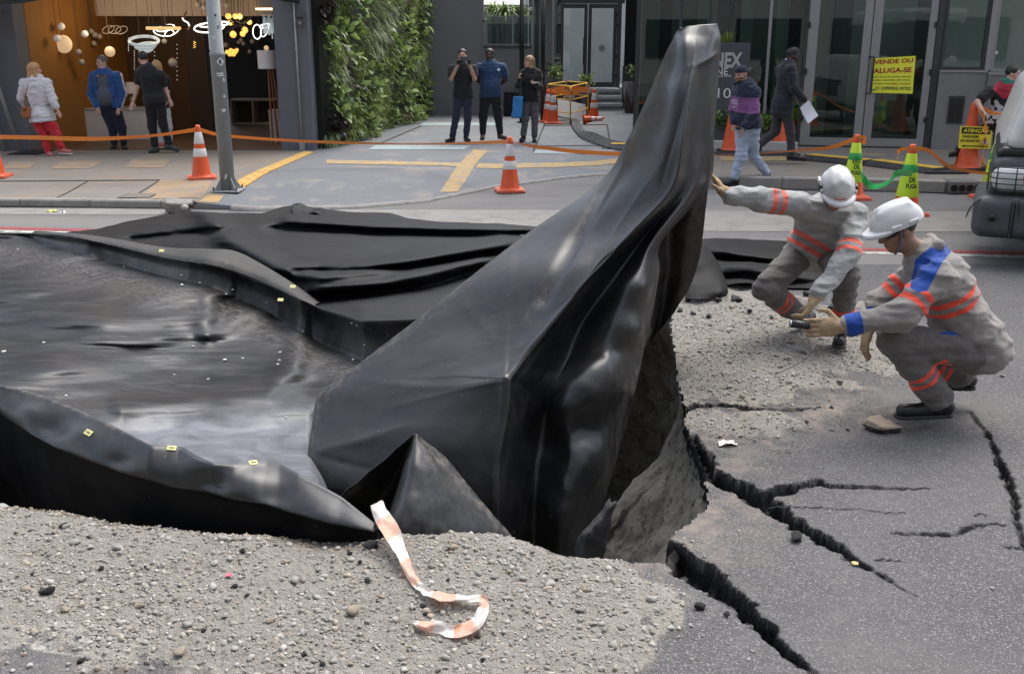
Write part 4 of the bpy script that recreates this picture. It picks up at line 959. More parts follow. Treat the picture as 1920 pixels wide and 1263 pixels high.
# larger stones, each one an object
STONEM = []
for k, (a, b) in enumerate((((0.25, 0.236, 0.21), (0.36, 0.345, 0.315)), ((0.30, 0.288, 0.265), (0.43, 0.415, 0.385)), ((0.24, 0.195, 0.15), (0.33, 0.285, 0.23)), ((0.18, 0.173, 0.164), (0.28, 0.27, 0.256)))):
    t = NT('loose_stone_%s' % 'abcd'[k]); t.set('Base Color', t.mix(t.noise(60, 6, 0.7), a, b)); t.set('Roughness', 0.85); t.set('Specular IOR Level', 0.25); t.bump(t.noise(150, 5, 0.7), 0.5, 0.003); STONEM.append(t.m)
t = NT('asphalt_crumb'); f = t.ramp(t.vor(120.0), [(0.2, 1.0), (0.5, 0.0)]); t.set('Base Color', t.mix(f, (0.010, 0.010, 0.011), t.ramp(t.noise(180, 2), [(0.52, 0.012), (0.64, 0.06), (0.72, 0.30)]))); t.set('Roughness', 0.45); t.bump(t.noise(90, 5, 0.7), 0.8, 0.008); TARM = t.m
def stone_mesh(k, m, rough=0.16, flat=0.62):
    V = IV1.copy(); V = V * (1 + rough * fbm(V + k * 7.3, 1.3, 2, k)[:, None] + 0.5 * rough * vnoise(V, 3.1, k)[:, None])
    for _ in range(9):
        n = rng.normal(size=3); n /= np.linalg.norm(n); d = V @ n; lim = rng.uniform(0.5, 0.82); V = V - np.maximum(d - lim, 0)[:, None] * n
    V = V * np.array((1.2, 0.9, flat)); V = V - np.array((0, 0, V[:, 2].min())); return mesh('stone', V, IF1, m, False)
SM = [stone_mesh(k, STONEM[k % 4]) for k in range(14)]; AM = [stone_mesh(40 + k, TARM, 0.75, 0.7) for k in range(5)]
def put(name, me, px, py, w, label, cat, group=None, sink=0.25, rz=None, z=None):
    """a stone w pixels wide in the photograph, resting on the ground"""
    g = G(px, py, 0.02); g[2] = float(ground_z(g[0], g[1])) if z is None else z; s = w / 2.2 * math.hypot(g[1], CAM_H) / FPX
    o = bpy.data.objects.new(name, me); COL.objects.link(o); o.location = (g[0], g[1], g[2] - sink * s); o.scale = (s, s, s); o.rotation_euler = (rnd.uniform(-.2, .2), rnd.uniform(-.2, .2), rnd.uniform(0, 6.3) if rz is None else rz)
    return tag(o, label, cat, group)
def ok(px, py, gap=0.02):
    g = G(px, py, 0.0); return float(poly_dist(g[0], g[1], HOLE)) > gap and float(crack_field(np.array([g[0]]), np.array([g[1]]))[0][0]) > 0.005
taken = [(662, 1135, 40), (88, 1103, 40), (338, 1208, 30), (1222, 1113, 30), (800, 1100, 80), (860, 1170, 80), (745, 1020, 40)]
n = 0
while n < 165:
    px, py = rnd.uniform(-10, 1200), rnd.uniform(945, 1262)
    if px > 1160 + (py - 1050) * -0.05: continue
    w = rnd.choice([11, 12, 13, 13, 14, 15, 16, 18, 20, 23])
    if not ok(px, py, 0.05) or any(math.hypot(px - a, py - b) < c for a, b, c in taken): continue
    taken.append((px, py, w + 6)); n += 1
    put('stone', SM[rnd.randrange(14)], px, py, w, 'small pale grey stone lying loose in the foreground gravel', 'stone', 'loose stones in the foreground gravel')
n = 0
while n < 60:
    px, py = rnd.uniform(1268, 1640), rnd.uniform(572, 815)
    g = G(px, py, 0)
    if gravel_mask(g[:1], g[1:2])[0] < 0.45 or not ok(px, py, 0.06) or any(math.hypot(px - a, py - b) < c for a, b, c in taken): continue
    w = rnd.choice([9, 10, 10, 11, 12, 14, 18]); taken.append((px, py, w + 4)); n += 1
    put('stone', SM[rnd.randrange(14)], px, py, w, 'small grey stone on the gravel patch between the sinkhole and the workers', 'stone', 'loose stones on the gravel patch by the workers')
for (px, py, w) in ((280, 985, 12), (165, 1005, 14), (120, 985, 20), (190, 1065, 16), (60, 1075, 14), (455, 1037, 16), (440, 1098, 18), (463, 1114, 16), (225, 1165, 14), (382, 1182, 16), (570, 1230, 18), (605, 1245, 18), (793, 1137, 18), (775, 1140, 12), (675, 1055, 14), (690, 1088, 20), (655, 1032, 18), (840, 1088, 10), (150, 1232, 22), (515, 1018, 12), (1030, 1130, 12), (905, 1238, 12), (1275, 575, 20), (1330, 590, 22), (1300, 582, 18), (1405, 590, 18), (1445, 600, 16), (1560, 760, 12), (1512, 792, 12), (1340, 835, 12), (1590, 800, 10)):
    put('asphalt_crumb', AM[rnd.randrange(5)], px, py, w * .8, 'black crumb of broken asphalt lying among the gravel stones', 'asphalt crumb', 'black asphalt crumbs in the gravel')
for (px, py, w) in ((1378, 568, 30), (1345, 566, 18), (1290, 560, 14), (1510, 555, 20), (1560, 575, 22), (1440, 556, 14)):
    put('asphalt_crumb', AM[rnd.randrange(5)], px, py, w, 'black lump of broken asphalt near the kneeling worker', 'asphalt crumb', 'black asphalt lumps near the kneeling worker', sink=.35)
put('stone', SM[2], 662, 1148, 36, 'large rounded beige stone left of the striped tape', 'stone', rz=1.2, sink=0.1)
put('stone', SM[2], 338, 1222, 30, 'brownish stone above the dark patch at the bottom left', 'stone', sink=0.1)
put('stone', stone_mesh(77, TARM, 0.45, 0.6), 88, 1110, 30, 'large dark rounded stone alone in the gravel at the left', 'stone', sink=0.1)
put('stone', SM[1], 1222, 1120, 27, 'white stone on the asphalt beside the widest crack', 'stone', sink=0.1)
put('asphalt_crumb', AM[1], 695, 1022, 34, 'shiny black asphalt lump just left of the striped tape', 'asphalt crumb', sink=0.1)
put('asphalt_crumb', AM[3], 1492, 1002, 32, 'black asphalt lump beside the long middle crack', 'asphalt crumb', sink=0.1)
put('asphalt_crumb', AM[0], 1311, 1130, 26, 'black asphalt lump left of the widest crack', 'asphalt crumb', sink=0.1)
put('asphalt_crumb', AM[2], 1365, 1145, 14, 'tiny asphalt bit touching the left rim of the widest crack', 'asphalt crumb', sink=0.1)
for px, py, w in ((1258, 1172, 16), (1295, 1163, 12), (1205, 1195, 12), (1862, 1095, 12), (1560, 800, 12), (1880, 700, 14), (1460, 815, 10), (1410, 800, 10)):
    put('stone', SM[rnd.randrange(14)], px, py, w, 'pale stone lying alone on bare asphalt', 'stone', 'lone stones on bare asphalt')
put('stone', SM[4], 1505, 668, 22, 'pale stone on the gravel under the gloved hands', 'stone', sink=0.15)
put('stone', SM[6], 1392, 742, 20, 'pale stone just above the crack in the gravel patch', 'stone', sink=0.15)
# broken slab of pavement by the crouching worker's boot
sd = SDF(); c = G(1645, 804, 0); c[2] = 0.030; sd.box(c, (0.10, 0.075, 0.024), frame((0.1, -0.12, 1), (1, 0.25, 0)), 0.008)
sd.cut(c + np.array((-0.06, -0.01, 0)), (-0.8, -0.55, 0)); sd.cut(c + np.array((0.07, 0.02, 0)), (0.7, 0.6, 0.1)); sd.cut(c + np.array((-0.02, 0.05, 0)), (-0.5, 0.9, 0))
V, F = sd.mesh(0.0055, lambda p: 0.016 * fbm(p, 16, 3, 5))
slab = thing('concrete_slab', 'broken orange-grey slab of concrete with a black underside beside the front worker\'s boot', 'rubble', c - np.array((0, 0, 0.035)))
SLABM = pmat('orange_concrete', (0.36, 0.285, 0.215), 0.9, var=0.3, vs=25, bump=0.6, bs=80, bd=0.005)
mi = (V[F].mean(1)[:, 2] < c[2] - 0.006).astype(int); up = V[F].mean(1); 
obj('crust', V, F[mi == 0], SLABM, slab, True); obj('underside', V, F[mi == 1], TARM, slab, True)
# leaning strip of asphalt in the hole beside the fold
sd = SDF(); a = P(1112, 1010, 4.42); sd.box(a, (0.06, 0.05, 0.24), frame((0.2, 0.02, 1), (1, 0.3, 0)), 0.01); sd.cut(a + np.array((0.0, 0, 0.1)), (-0.75, 0, 0.65)); V, F = sd.mesh(0.012, lambda p: 0.02 * fbm(p, 9, 3, 15))
asl = solo('asphalt_slab', V, F, pmat('broken_asphalt_slab', (0.04, 0.039, 0.04), 0.8, var=0.5, vs=90, bump=0.8, bs=140), 'dark strip of asphalt standing on edge in the hole beside the plastic fold', 'rubble', smooth=True)
# small finds
g = G(1603, 1056, 0.004); MB().lathe([(0.0001, 0), (0.014, 0), (0.015, 0.001), (0.014, 0.004), (0.0001, 0.005)], 16, cap=False).solo('coin_disc', pmat('ochre_disc', (0.48, 0.34, 0.16), 0.6, var=.2, vs=80), 'small round ochre disc lying at the end of the long middle crack', 'disc').location = Vector(g)
def scrap(name, px, py, w, h, col, label, cat, lift=0.012, crump=0.006, zf=ground_z, group=None):
    g = G(px, py, 0.02); k = math.hypot(g[1], CAM_H) / FPX; s = np.linspace(-.5, .5, 7); u, v = np.meshgrid(s, s, indexing='ij')
    X = g[0] + u * w * k; Y = g[1] + v * h * k * 2.2; q = np.stack([X, Y], -1); z = float(zf(g[0], g[1])) + lift + crump * vnoise(q, 60, 3)
    V = np.stack([X, Y, z], -1).reshape(-1, 3); F = grid_faces(7, 7); return solo(name, V, F, pmat(name + '_' + cat.replace(' ', '_') + '_%d' % px, col, 0.7, var=.15), label, cat, group)
scrap('paper_scrap', 429, 1078, 10, 6, (0.75, 0.10, 0.16), 'bright pink scrap on the gravel left of the tape', 'paper scrap')
scrap('paper_scrap', 1365, 817, 34, 9, (0.72, 0.68, 0.60), 'white torn paper scrap at the edge of the sinkhole', 'paper scrap', crump=0.014)
scrap('litter', 97, 394, 18, 5, (0.60, 0.62, 0.10), 'yellow-green wrapper in the gutter at the left', 'litter', zf=zero, crump=0.02)
scrap('litter', 119, 396, 9, 4, (0.75, 0.75, 0.72), 'white crumpled paper in the gutter next to the yellow wrapper', 'litter', zf=zero, crump=0.02)
# flakes on the sunken sheet
FLK = pmat('white_flake', (0.62, 0.60, 0.56), 0.8); fx = []
from mathutils.bvhtree import BVHTree
_sk = bpy.data.objects['sunken_sheet']; _vv = [tuple(v.co) for v in _sk.data.vertices]; _bv = BVHTree.FromPolygons(_vv, [tuple(p.vertices) for p in _sk.data.polygons]); _off = Vector(tarp.location)
for (px, py, w) in ((34, 469, 6), (7, 660, 9), (82, 643, 8), (341, 517, 8), (341, 536, 12), (375, 531, 7), (436, 544, 8), (424, 552, 6), (500, 568, 6), (528, 634, 0), (362, 650, 8), (421, 676, 12), (455, 672, 6), (525, 661, 7), (524, 676, 8), (521, 684, 9), (327, 703, 6), (390, 711, 6), (124, 743, 9), (537, 783, 7), (233, 501, 6), (271, 508, 5), (33, 735, 16), (661, 607, 8), (670, 611, 8), (684, 647, 7), (662, 675, 9)):
    if not w: continue
    u, dy, dz = ray(px, py); d = Vector((u, dy, dz)).normalized(); hit = _bv.ray_cast(Vector((0, 0, CAM_H)) - _off, d)
    if hit[0] is None: continue
    p = hit[0] + _off; s = w / 2.4 * hit[3] / FPX; o = bpy.data.objects.new('flake', SM[8].copy() if not fx else fx[0].data)
    if not fx: o.data.materials.clear(); o.data.materials.append(FLK)
    fx.append(o); COL.objects.link(o); o.location = p + Vector((0, 0, -0.2 * s)); o.scale = (s, s * rnd.uniform(.6, 1.2), s * .8); o.rotation_euler = (0, 0, rnd.uniform(0, 6)); tag(o, 'white chip of rubble lying on the sunken plastic sheet', 'rubble chip', 'white chips on the sunken plastic sheet')
# striped tape end lying over the gravel
TP = [(706, 942, 24, .14), (716, 968, 30, .11), (735, 998, 32, .09), (752, 1035, 22, .07), (772, 1080, 17, .05), (795, 1105, 15, .045), (825, 1117, 15, .05), (870, 1122, 13, .06), (905, 1122, 16, .06), (906, 1142, 21, .05), (890, 1170, 24, .045), (855, 1182, 24, .035), (820, 1176, 24, .035), (790, 1170, 17, .035), (775, 1164, 6, .03)]
rows = []
for i, (px, py, w, h) in enumerate(TP):
    a = np.array(TP[max(i - 1, 0)][:2], float); b = np.array(TP[min(i + 1, len(TP) - 1)][:2], float); dv = b - a; dv /= np.linalg.norm(dv); nn = np.array((-dv[1], dv[0])) * w / 2
    rows.append([G(px + nn[0] * f, py + nn[1] * f, h + 0.012 * math.sin(i * 2.1 + 2 * f) + 0.006 * f) for f in (-1, -.35, .35, 1)])
S = surf(np.array(rows), 160, 10); S = S + 0.005 * vnoise(S, 38, 3)[..., None] * np.array((0.3, 0.3, 1)); S[..., 2] = np.maximum(S[..., 2], ground_z(S[..., 0], S[..., 1]) + 0.008)
t = NT('striped_tape'); a = t.attr('along'); st = t.ramp(t.math('FRACT', t.math('MULTIPLY', a, 6.3)), [(0.0, (0.70, 0.70, 0.70)), (0.5, (0.78, 0.30, 0.13))], 'CONSTANT'); st = t.mix(t.noise(25, 5), st, (0.70, 0.62, 0.56)); t.set('Base Color', st); t.set('Roughness', 0.5); t.bump(t.noise(80, 4), 0.5, 0.004)
tr = t.n('ShaderNodeBsdfTranslucent'); t.l(st, tr.inputs[0]); mx = t.n('ShaderNodeMixShader'); mx.inputs[0].default_value = 0.3; t.l(t.b.outputs[0], mx.inputs[1]); t.l(tr.outputs[0], mx.inputs[2]); t.l(mx.outputs[0], t.out.inputs[0])
o = solo('barrier_tape', S.reshape(-1, 3), grid_faces(160, 10), t.m, 'torn end of orange and white striped tape curling over the gravel', 'tape', smooth=True, attrs={'along': np.repeat(np.linspace(0, 1, 160), 10)})
# hairline cracks in the asphalt: thin open slits
HAIR = [[(1440, 945, 2), (1475, 943, 3), (1500, 948, 2.5), (1530, 950, 3), (1562, 953, 1.5)], [(1640, 1050, 5), (1662, 1049, 3), (1690, 1052, 2)], [(1660, 1085, 5), (1685, 1100, 4), (1722, 1117, 2)], [(1670, 998, 3), (1690, 1000, 5)], [(1840, 988, 4), (1858, 981, 5), (1892, 986, 2)], [(1680, 916, 5), (1745, 916, 2)], [(1825, 968, 3), (1838, 963, 4), (1852, 968, 2)], [(1880, 1025, 3), (1905, 1026, 5), (1930, 1030, 3)], [(1500, 770, 4), (1540, 766, 2)], [(1590, 1048, 4), (1610, 1062, 5), (1575, 1044, 3)], [(1560, 952, 2), (1640, 958, 1.5)], [(1640, 960, 2), (1700, 962, 1.2)]]
m_ = MB()
for h in HAIR:
    q = []
    for a, b in zip(h[:-1], h[1:]):
        for f in np.linspace(0, 1, 7)[:-1]: q.append((a[0] * (1 - f) + b[0] * f, a[1] * (1 - f) + b[1] * f + rnd.uniform(-2.2, 2.2), (a[2] * (1 - f) + b[2] * f) * rnd.uniform(.5, 1.2)))
    q.append(h[-1]); L_ = []; R2_ = []
    for (px, py, w) in q:
        g = G(px, py, 0); k = math.hypot(g[1], CAM_H) / FPX * w / 2; L_.append((g[0], g[1] - k * 1.6)); R2_.append((g[0], g[1] + k * 1.6))
    n = len(q); V = [(x, y, float(ground_z(x, y)) + 0.004) for x, y in L_ + R2_]; m_.add(V, [(i, i + 1, n + i + 1, n + i) for i in range(n - 1)])
tag(m_.build('hairline_crack', pmat('crack_dark', (0.008, 0.008, 0.009), 0.9)), kind='structure')
# ================================================================== BUILDINGS
def wallgrey(name, col, r=0.85, stain=None): return pmat(name, col, r, var=0.10, vs=1.3, bump=0.25, bs=60, bd=0.003, stain=stain)
SHOPG = wallgrey('dark_grey_render', (0.115, 0.119, 0.135), stain=(1.1, 0.35, (0.155, 0.157, 0.17)))
WALLG = wallgrey('mid_grey_render', (0.185, 0.183, 0.188), stain=(0.9, 0.4, (0.22, 0.22, 0.22)))
CONCG = wallgrey('grey_cement_wall', (0.20, 0.195, 0.188), stain=(1.5, 0.6, (0.13, 0.126, 0.12)))
ALU = pmat('grey_aluminium', (0.27, 0.265, 0.262), 0.45, 0.2, var=0.08)
ALUD = pmat('dark_aluminium', (0.045, 0.046, 0.05), 0.45, 0.2, var=0.1)
BLACKM = pmat('black_metal', (0.012, 0.012, 0.013), 0.42, var=0.1)
CREAM = pmat('cream_ceiling', (0.55, 0.47, 0.40), 0.8)
ORANGE = pmat('ochre_wall', (0.27, 0.115, 0.018), 0.75, var=0.14, vs=0.9)
BROWN = pmat('dark_brown_panel', (0.045, 0.026, 0.015), 0.6, var=0.25)
DARKIN = pmat('dark_interior', (0.02, 0.018, 0.017), 0.8, var=0.3)
WOODF = pmat('shop_floor', (0.13, 0.075, 0.042), 0.45, var=0.25, vs=4)
WHITEP = pmat('white_lacquer', (0.62, 0.60, 0.575), 0.5, var=0.05)
def glassmat(name, tint, refl=1.0, rough=0.0):
    t = NT(name); tr = t.n('ShaderNodeBsdfTransparent'); tr.inputs[0].default_value = tint + (1,); gl = t.n('ShaderNodeBsdfGlossy'); gl.inputs['Roughness'].default_value = rough; gl.inputs[0].default_value = (refl, refl, refl, 1)
    fr = t.n('ShaderNodeFresnel'); fr.inputs[0].default_value = 1.55; mx = t.n('ShaderNodeMixShader'); t.l(fr.outputs[0], mx.inputs[0]); t.l(tr.outputs[0], mx.inputs[1]); t.l(gl.outputs[0], mx.inputs[2]); t.l(mx.outputs[0], t.out.inputs[0]); return t.m
GLASS = glassmat('window_glass', (0.62, 0.70, 0.67)); GLASSC = glassmat('clear_glass', (0.86, 0.88, 0.87))
FY = 18.0                                                             # the shop front stands at this depth
shop = thing('shop_building', 'dark grey lighting shop with a wide open front and an ochre wall inside', 'building', (-6.2, FY, 0.16))
def bx(name, lo, hi, m, parent, b=0.0):
    return (MB().bbox(lo, hi, b) if b else MB().box(lo, hi)).build(name, m, parent)
bx('column', (-9.75, FY, 0.0), (-8.60, FY + 0.45, 3.02), SHOPG, shop, 0.01)
bx('column', (-4.12, FY - 0.002, 0.0), (-3.52, FY + 0.5, 3.02), SHOPG, shop, 0.01)
bx('lintel', (-10.2, FY - 0.03, 3.02), (-3.50, FY + 0.48, 3.75), SHOPG, shop)
bx('upper_wall', (-16.0, FY + 0.02, 3.75), (-3.52, FY + 0.4, 5.9), SHOPG, shop)
bx('left_wall', (-16.0, FY + 0.05, 0.0), (-9.75, FY + 0.45, 3.75), SHOPG, shop)
MB().add([(-9.7, FY - 0.9, 2.55), (-8.0, FY - 0.9, 2.62), (-6.9, FY - 0.2, 2.86), (-9.7, FY - 0.2, 2.70), (-9.7, FY - 0.9, 2.66), (-8.0, FY - 0.9, 2.73), (-6.9, FY - 0.2, 2.97), (-9.7, FY - 0.2, 2.81)], [(0, 3, 2, 1), (4, 5, 6, 7), (0, 1, 5, 4), (1, 2, 6, 5), (2, 3, 7, 6), (3, 0, 4, 7)]).build('awning', BLACKM, shop)
bx('roof', (-16.0, FY + 0.4, 5.2), (-3.0, 31, 5.4), SHOPG, shop)
bx('shop_floor', (-8.6, FY + 0.01, 0.05), (-3.6, 29.9, 0.172), WOODF, shop)
MB().add([(-8.60, FY + 0.46, 0.17), (-8.02, 21.5, 0.17), (-8.02, 21.5, 3.6), (-8.60, FY + 0.46, 3.6), (-8.8, FY + 0.46, 0.17), (-8.2, 21.6, 0.17), (-8.2, 21.6, 3.6), (-8.8, FY + 0.46, 3.6)], [(0, 1, 2, 3), (5, 4, 7, 6), (4, 0, 3, 7), (1, 5, 6, 2), (3, 2, 6, 7)]).build('ochre_wall', ORANGE, shop)
bx('brown_wall', (-8.02, 21.5, 0.17), (-6.75, 21.65, 3.6), pmat('brown_wall_paint', (0.085, 0.042, 0.014), 0.75), shop)
bx('partition', (-6.75, 21.45, 0.17), (-6.35, 21.75, 3.6), BROWN, shop)
bx('back_wall', (-8.6, 29.6, 0.17), (-3.0, 29.9, 3.7), DARKIN, shop)
bx('inner_wall', (-3.52, FY + 0.5, 0.0), (-3.40, FY + 2.5, 3.7), DARKIN, shop)
bx('ceiling', (-8.6, FY + 0.48, 3.45), (-3.5, 29.6, 3.55), CREAM, shop)
bx('ceiling_bulkhead', (-8.35, 20.6, 2.50), (-4.3, 20.9, 3.45), CREAM, shop)
bx('hanging_panel', (-4.55, 18.85, 2.60), (-3.66, 18.95, 3.44), CREAM, shop)
MB().bbox((-4.62, 18.85, 2.565), (-4.2, 18.93, 2.598), 0.004).build('strip_light', pmat('warm_strip', (0.9, 0.7, 0.5), 0.5, emit=((1.0, 0.72, 0.42), 1.2)), shop)
# security camera, conduit, boxes, drain pipe
cam_t = thing('security_camera', 'small white security camera under the shop lintel at the left column', 'camera', (-8.95, FY - 0.14, 2.4))
MB().ball((-8.86, FY - 0.13, 2.44), 0.055, 14, 10).build('dome', pmat('white_plastic', (0.6, 0.6, 0.6), 0.4), cam_t, True)
MB().tube([(-8.86, FY - 0.14, 2.44), (-8.80, FY - 0.22, 2.42)], [0.035, 0.03], 10).build('lens_tube', BLACKM, cam_t)
MB().box((-8.92, FY - 0.1, 2.46), (-8.80, FY - 0.003, 2.5)).build('bracket', ALU, cam_t)
GALV = pmat('galvanised_pipe', (0.30, 0.305, 0.31), 0.5, 0.4, var=0.15, vs=8)
cd = thing('conduit', 'thin grey conduit pipe running down the right shop column', 'pipe', (-3.72, FY - 0.03, 0.2))
MB().tube([(-3.74, FY - 0.03, 0.28), (-3.74, FY - 0.03, 3.0)], 0.018, 8).build('pipe', GALV, cd, True)
bx('outlet_box', (-3.79, FY - 0.06, 0.16), (-3.69, FY - 0.002, 0.30), GALV, cd, 0.006)
for z in (1.9,): MB().tube([(-3.765, FY - 0.045, z), (-3.715, FY - 0.045, z)], 0.01, 6).build('clip', GALV, cd)
bl = thing('alarm_box', 'grey siren box with a round horn fixed high on the right shop column', 'alarm', (-3.66, FY - 0.05, 2.3))
bx('housing', (-3.70, FY - 0.07, 2.42), (-3.58, FY - 0.002, 2.53), pmat('grey_plastic', (0.07, 0.07, 0.075), 0.5), bl, 0.008)
MB().tube([(-3.64, FY - 0.10, 2.33), (-3.64, FY - 0.002, 2.33)], [0.062, 0.05], 16).build('horn', pmat('grey_plastic', (0.07, 0.07, 0.075), 0.5), bl)
MB().tube([(-3.64, FY - 0.108, 2.33), (-3.64, FY - 0.09, 2.33)], [0.022, 0.022], 12).build('horn_centre', ALU, bl)
bl = thing('spotlight', 'black floodlight on a bracket at the top of the right shop column', 'lamp', (-3.66, FY - 0.1, 2.68))
MB().tube([(-3.95, FY - 0.12, 2.74), (-3.62, FY - 0.12, 2.70)], [0.05, 0.06], 12).build('lamp_head', BLACKM, bl); bx('bracket', (-3.7, FY - 0.1, 2.68), (-3.66, FY - 0.002, 2.76), BLACKM, bl)
dp = thing('drain_pipe', 'leaning grey drain pipes beside the left shop column', 'pipe', (-9.3, FY - 0.1, 0.16))
for x0, x1, r in ((-9.28, -9.42, 0.05), (-9.02, -9.25, 0.035)): MB().tube([(x0 + .28, FY - 0.12, 0.17), (x0 + 0.02, FY - 0.12, 1.5), (x1, FY - 0.12, 3.0)], r, 10).build('pipe', GALV, dp, True)
# counter and shop furniture
CTR = thing('display_counter', 'low white display counter below the table lamps in the shop', 'counter', P(205, 262, 19.85))
xa, xb = P(122, 262, 19.85)[0], P(292, 262, 19.85)[0]
bx('cabinet', (xa, 19.85, 0.172), (xb, 20.55, 0.74), WHITEP, CTR, 0.006); bx('top', (xa - .02, 19.83, 0.742), (xb + .02, 20.57, 0.775), pmat('counter_top', (0.42, 0.38, 0.33), 0.35), CTR, 0.004)
lowc = thing('shelf_unit', 'pale open shelf unit deep in the dark shop', 'shelf', P(455, 205, 23.5))
xa, xb = P(432, 205, 23.5)[0], P(512, 205, 23.5)[0]
DIMW = pmat('dim_white_board', (0.42, 0.38, 0.33), 0.6)
bx('top', (xa, 23.5, 0.70), (xb, 24.0, 0.74), DIMW, lowc); bx('side', (xa, 23.5, 0.172), (xa + .04, 24, 0.70), DIMW, lowc); bx('divider', ((xa + xb) / 2, 23.5, 0.215), ((xa + xb) / 2 + .04, 24, 0.70), DIMW, lowc); bx('shelf', (xa + .04, 23.5, 0.172), (xb, 24, 0.21), DIMW, lowc); bx('back', (xa + .04, 23.96, 0.212), (xb, 23.995, 0.698), BROWN, lowc)
bxs = thing('display_plinth', 'dim white plinth behind the man in black in the shop', 'plinth', P(395, 215, 24.6)); xa, xb = P(335, 215, 24.6)[0], P(400, 215, 24.6)[0]
bx('body', (xa, 24.6, 0.172), (xb, 25.1, 0.60), DIMW, bxs, 0.006); bx('top', (xa - .02, 24.58, 0.602), (xb + .02, 25.12, 0.625), DIMW, bxs)
EMW = pmat('lamp_white_glow', (0.9, 0.88, 0.84), 0.4, emit=((1.0, 0.93, 0.82), 0.05)); EMY = pmat('lamp_amber_glow', (0.9, 0.6, 0.2), 0.4, emit=((1.0, 0.55, 0.10), 0.45)); EMP = pmat('lamp_peach_glow', (0.9, 0.7, 0.5), 0.4, emit=((1.0, 0.66, 0.34), 0.18)); LED = pmat('led_white', (1, 1, 1), 0.4, emit=((1.0, 0.93, 0.85), 0.8)); DIMG = pmat('unlit_globe', (0.42, 0.39, 0.36), 0.25, var=.05); COP = pmat('copper_lamp', (0.28, 0.11, 0.06), 0.35, 0.6)
CRY = pmat('crystal_beads', (0.55, 0.58, 0.58), 0.1, var=0.5, vs=60, emit=((0.8, 0.95, 1.0), 0.12)); CORD = pmat('lamp_cord', (0.03, 0.028, 0.026), 0.7)
def globe(px, py, r, Y, m, label, cordtop=3.44, group=None, disc=False):
    c = P(px, py, Y); R = r * Y / 1.03 / FPX; t_ = thing('pendant_lamp', label, 'pendant lamp', c - np.array((0, 0, R)), group)
    MB().ball(c, R, 14, 10, 1, 0.35 if disc else 1, 1).build('globe', m, t_, True)
    MB().tube([c + np.array((0, 0, R * 0.9)), c + np.array((0, 0, R * 1.25))], 0.016, 8).build('cap', COP, t_)
    top = cordtop if not (20.4 < Y < 21.0) else 2.49
    if top > c[2] + R * 1.3: MB().tube([c + np.array((0, 0, R * 1.2)), (c[0], c[1], top)], 0.005, 5).build('cord', CORD, t_)
for a in ((115, 50, 6.5, 19.2, EMW, 'white globe pendant just above the large peach disc lamp'), (107, 72, 6.5, 19.0, EMW, 'white globe pendant touching the large peach disc lamp from the left'), (76, 112, 6.5, 18.9, EMW, 'lone white globe pendant on a long cord above the woman in white'),
          (147, 98, 6, 19.5, DIMG, 'small white globe pendant at mid height between the peach lamp and the man in blue'), (153, 117, 6, 19.6, DIMG, 'lowest small white globe pendant left of the man in blue'), (159, 64, 6.5, 19.4, EMW, 'white globe pendant to the right of the large peach disc lamp'),
          (171, 59, 5, 20.3, DIMG, 'uppermost globe of the loose cluster left of the ring chandelier'), (178, 66, 5.5, 20.3, DIMG, 'second globe down of the loose cluster left of the ring chandelier'), (187, 69, 5, 20.3, DIMG, 'rightmost globe of the loose cluster left of the ring chandelier'), (176, 82, 5, 20.3, DIMG, 'lowest globe of the loose cluster left of the ring chandelier'),
          (308, 78, 5, 19.6, DIMG, 'small flat pale lamp right of the crystal chandelier'), (324, 118, 8.5, 20.0, DIMG, 'round white lamp right of the man in black with a dark half'),
          (372, 8, 6, 19.6, DIMG, 'leftmost of the dim white globes at the top of the shop front'), (385, 14, 7, 19.6, DIMG, 'lowest of the dim white globes at the top of the shop front'), (395, 5, 7, 19.7, DIMG, 'dim white globe just left of the street pole at the top'), (424, 9, 6, 19.7, DIMG, 'dim white globe just right of the street pole at the top')): globe(*a)
globe(119, 83, 16.5, 19.3, EMP, 'large peach disc lamp glowing against the ochre wall', disc=True); globe(206, 97, 9.5, 19.5, EMP, 'glowing peach globe above the head of the man in blue')
for k, (px, py, r) in enumerate(((428, 31, 5.5), (441, 31, 5), (449, 31, 5.5), (468, 42, 4.8), (432, 43, 5), (437, 65, 6.2), (455, 64, 5.2), (459, 57, 6))):
    globe(px, py, r, 19.4 + 0.07 * k, EMY, '%s amber glass globe %s right of the street pole' % (('leftmost', 'second', 'third', 'far right', 'lower left', 'large single', 'smaller', 'larger')[k], ('in the upper row', 'in the upper row', 'in the upper row', 'of the branched lamp', 'under the upper row', 'at middle height', 'of the middle pair', 'of the middle pair')[k]))
for k, (px, py, r) in enumerate(((426, 98, 4), (433, 95, 4.2), (441, 97, 4.6), (444, 94, 3.5), (431, 102, 4.2), (438, 102, 4.2))): globe(px, py, r, 20.2 + 0.06 * k, EMY, 'amber glass globe of the low cluster right of the street pole', group='amber globes of the low cluster')
for k, (px, py, r) in enumerate(((424, 85, 5), (452, 76, 4), (456, 82, 4), (473, 78, 4.4), (468, 97, 3.5), (447, 80, 3))): globe(px, py, r, 20.9 + .05 * k, DIMG, 'unlit brownish globe lamp in the dark shop right of the street pole', group='unlit globes deep in the shop')
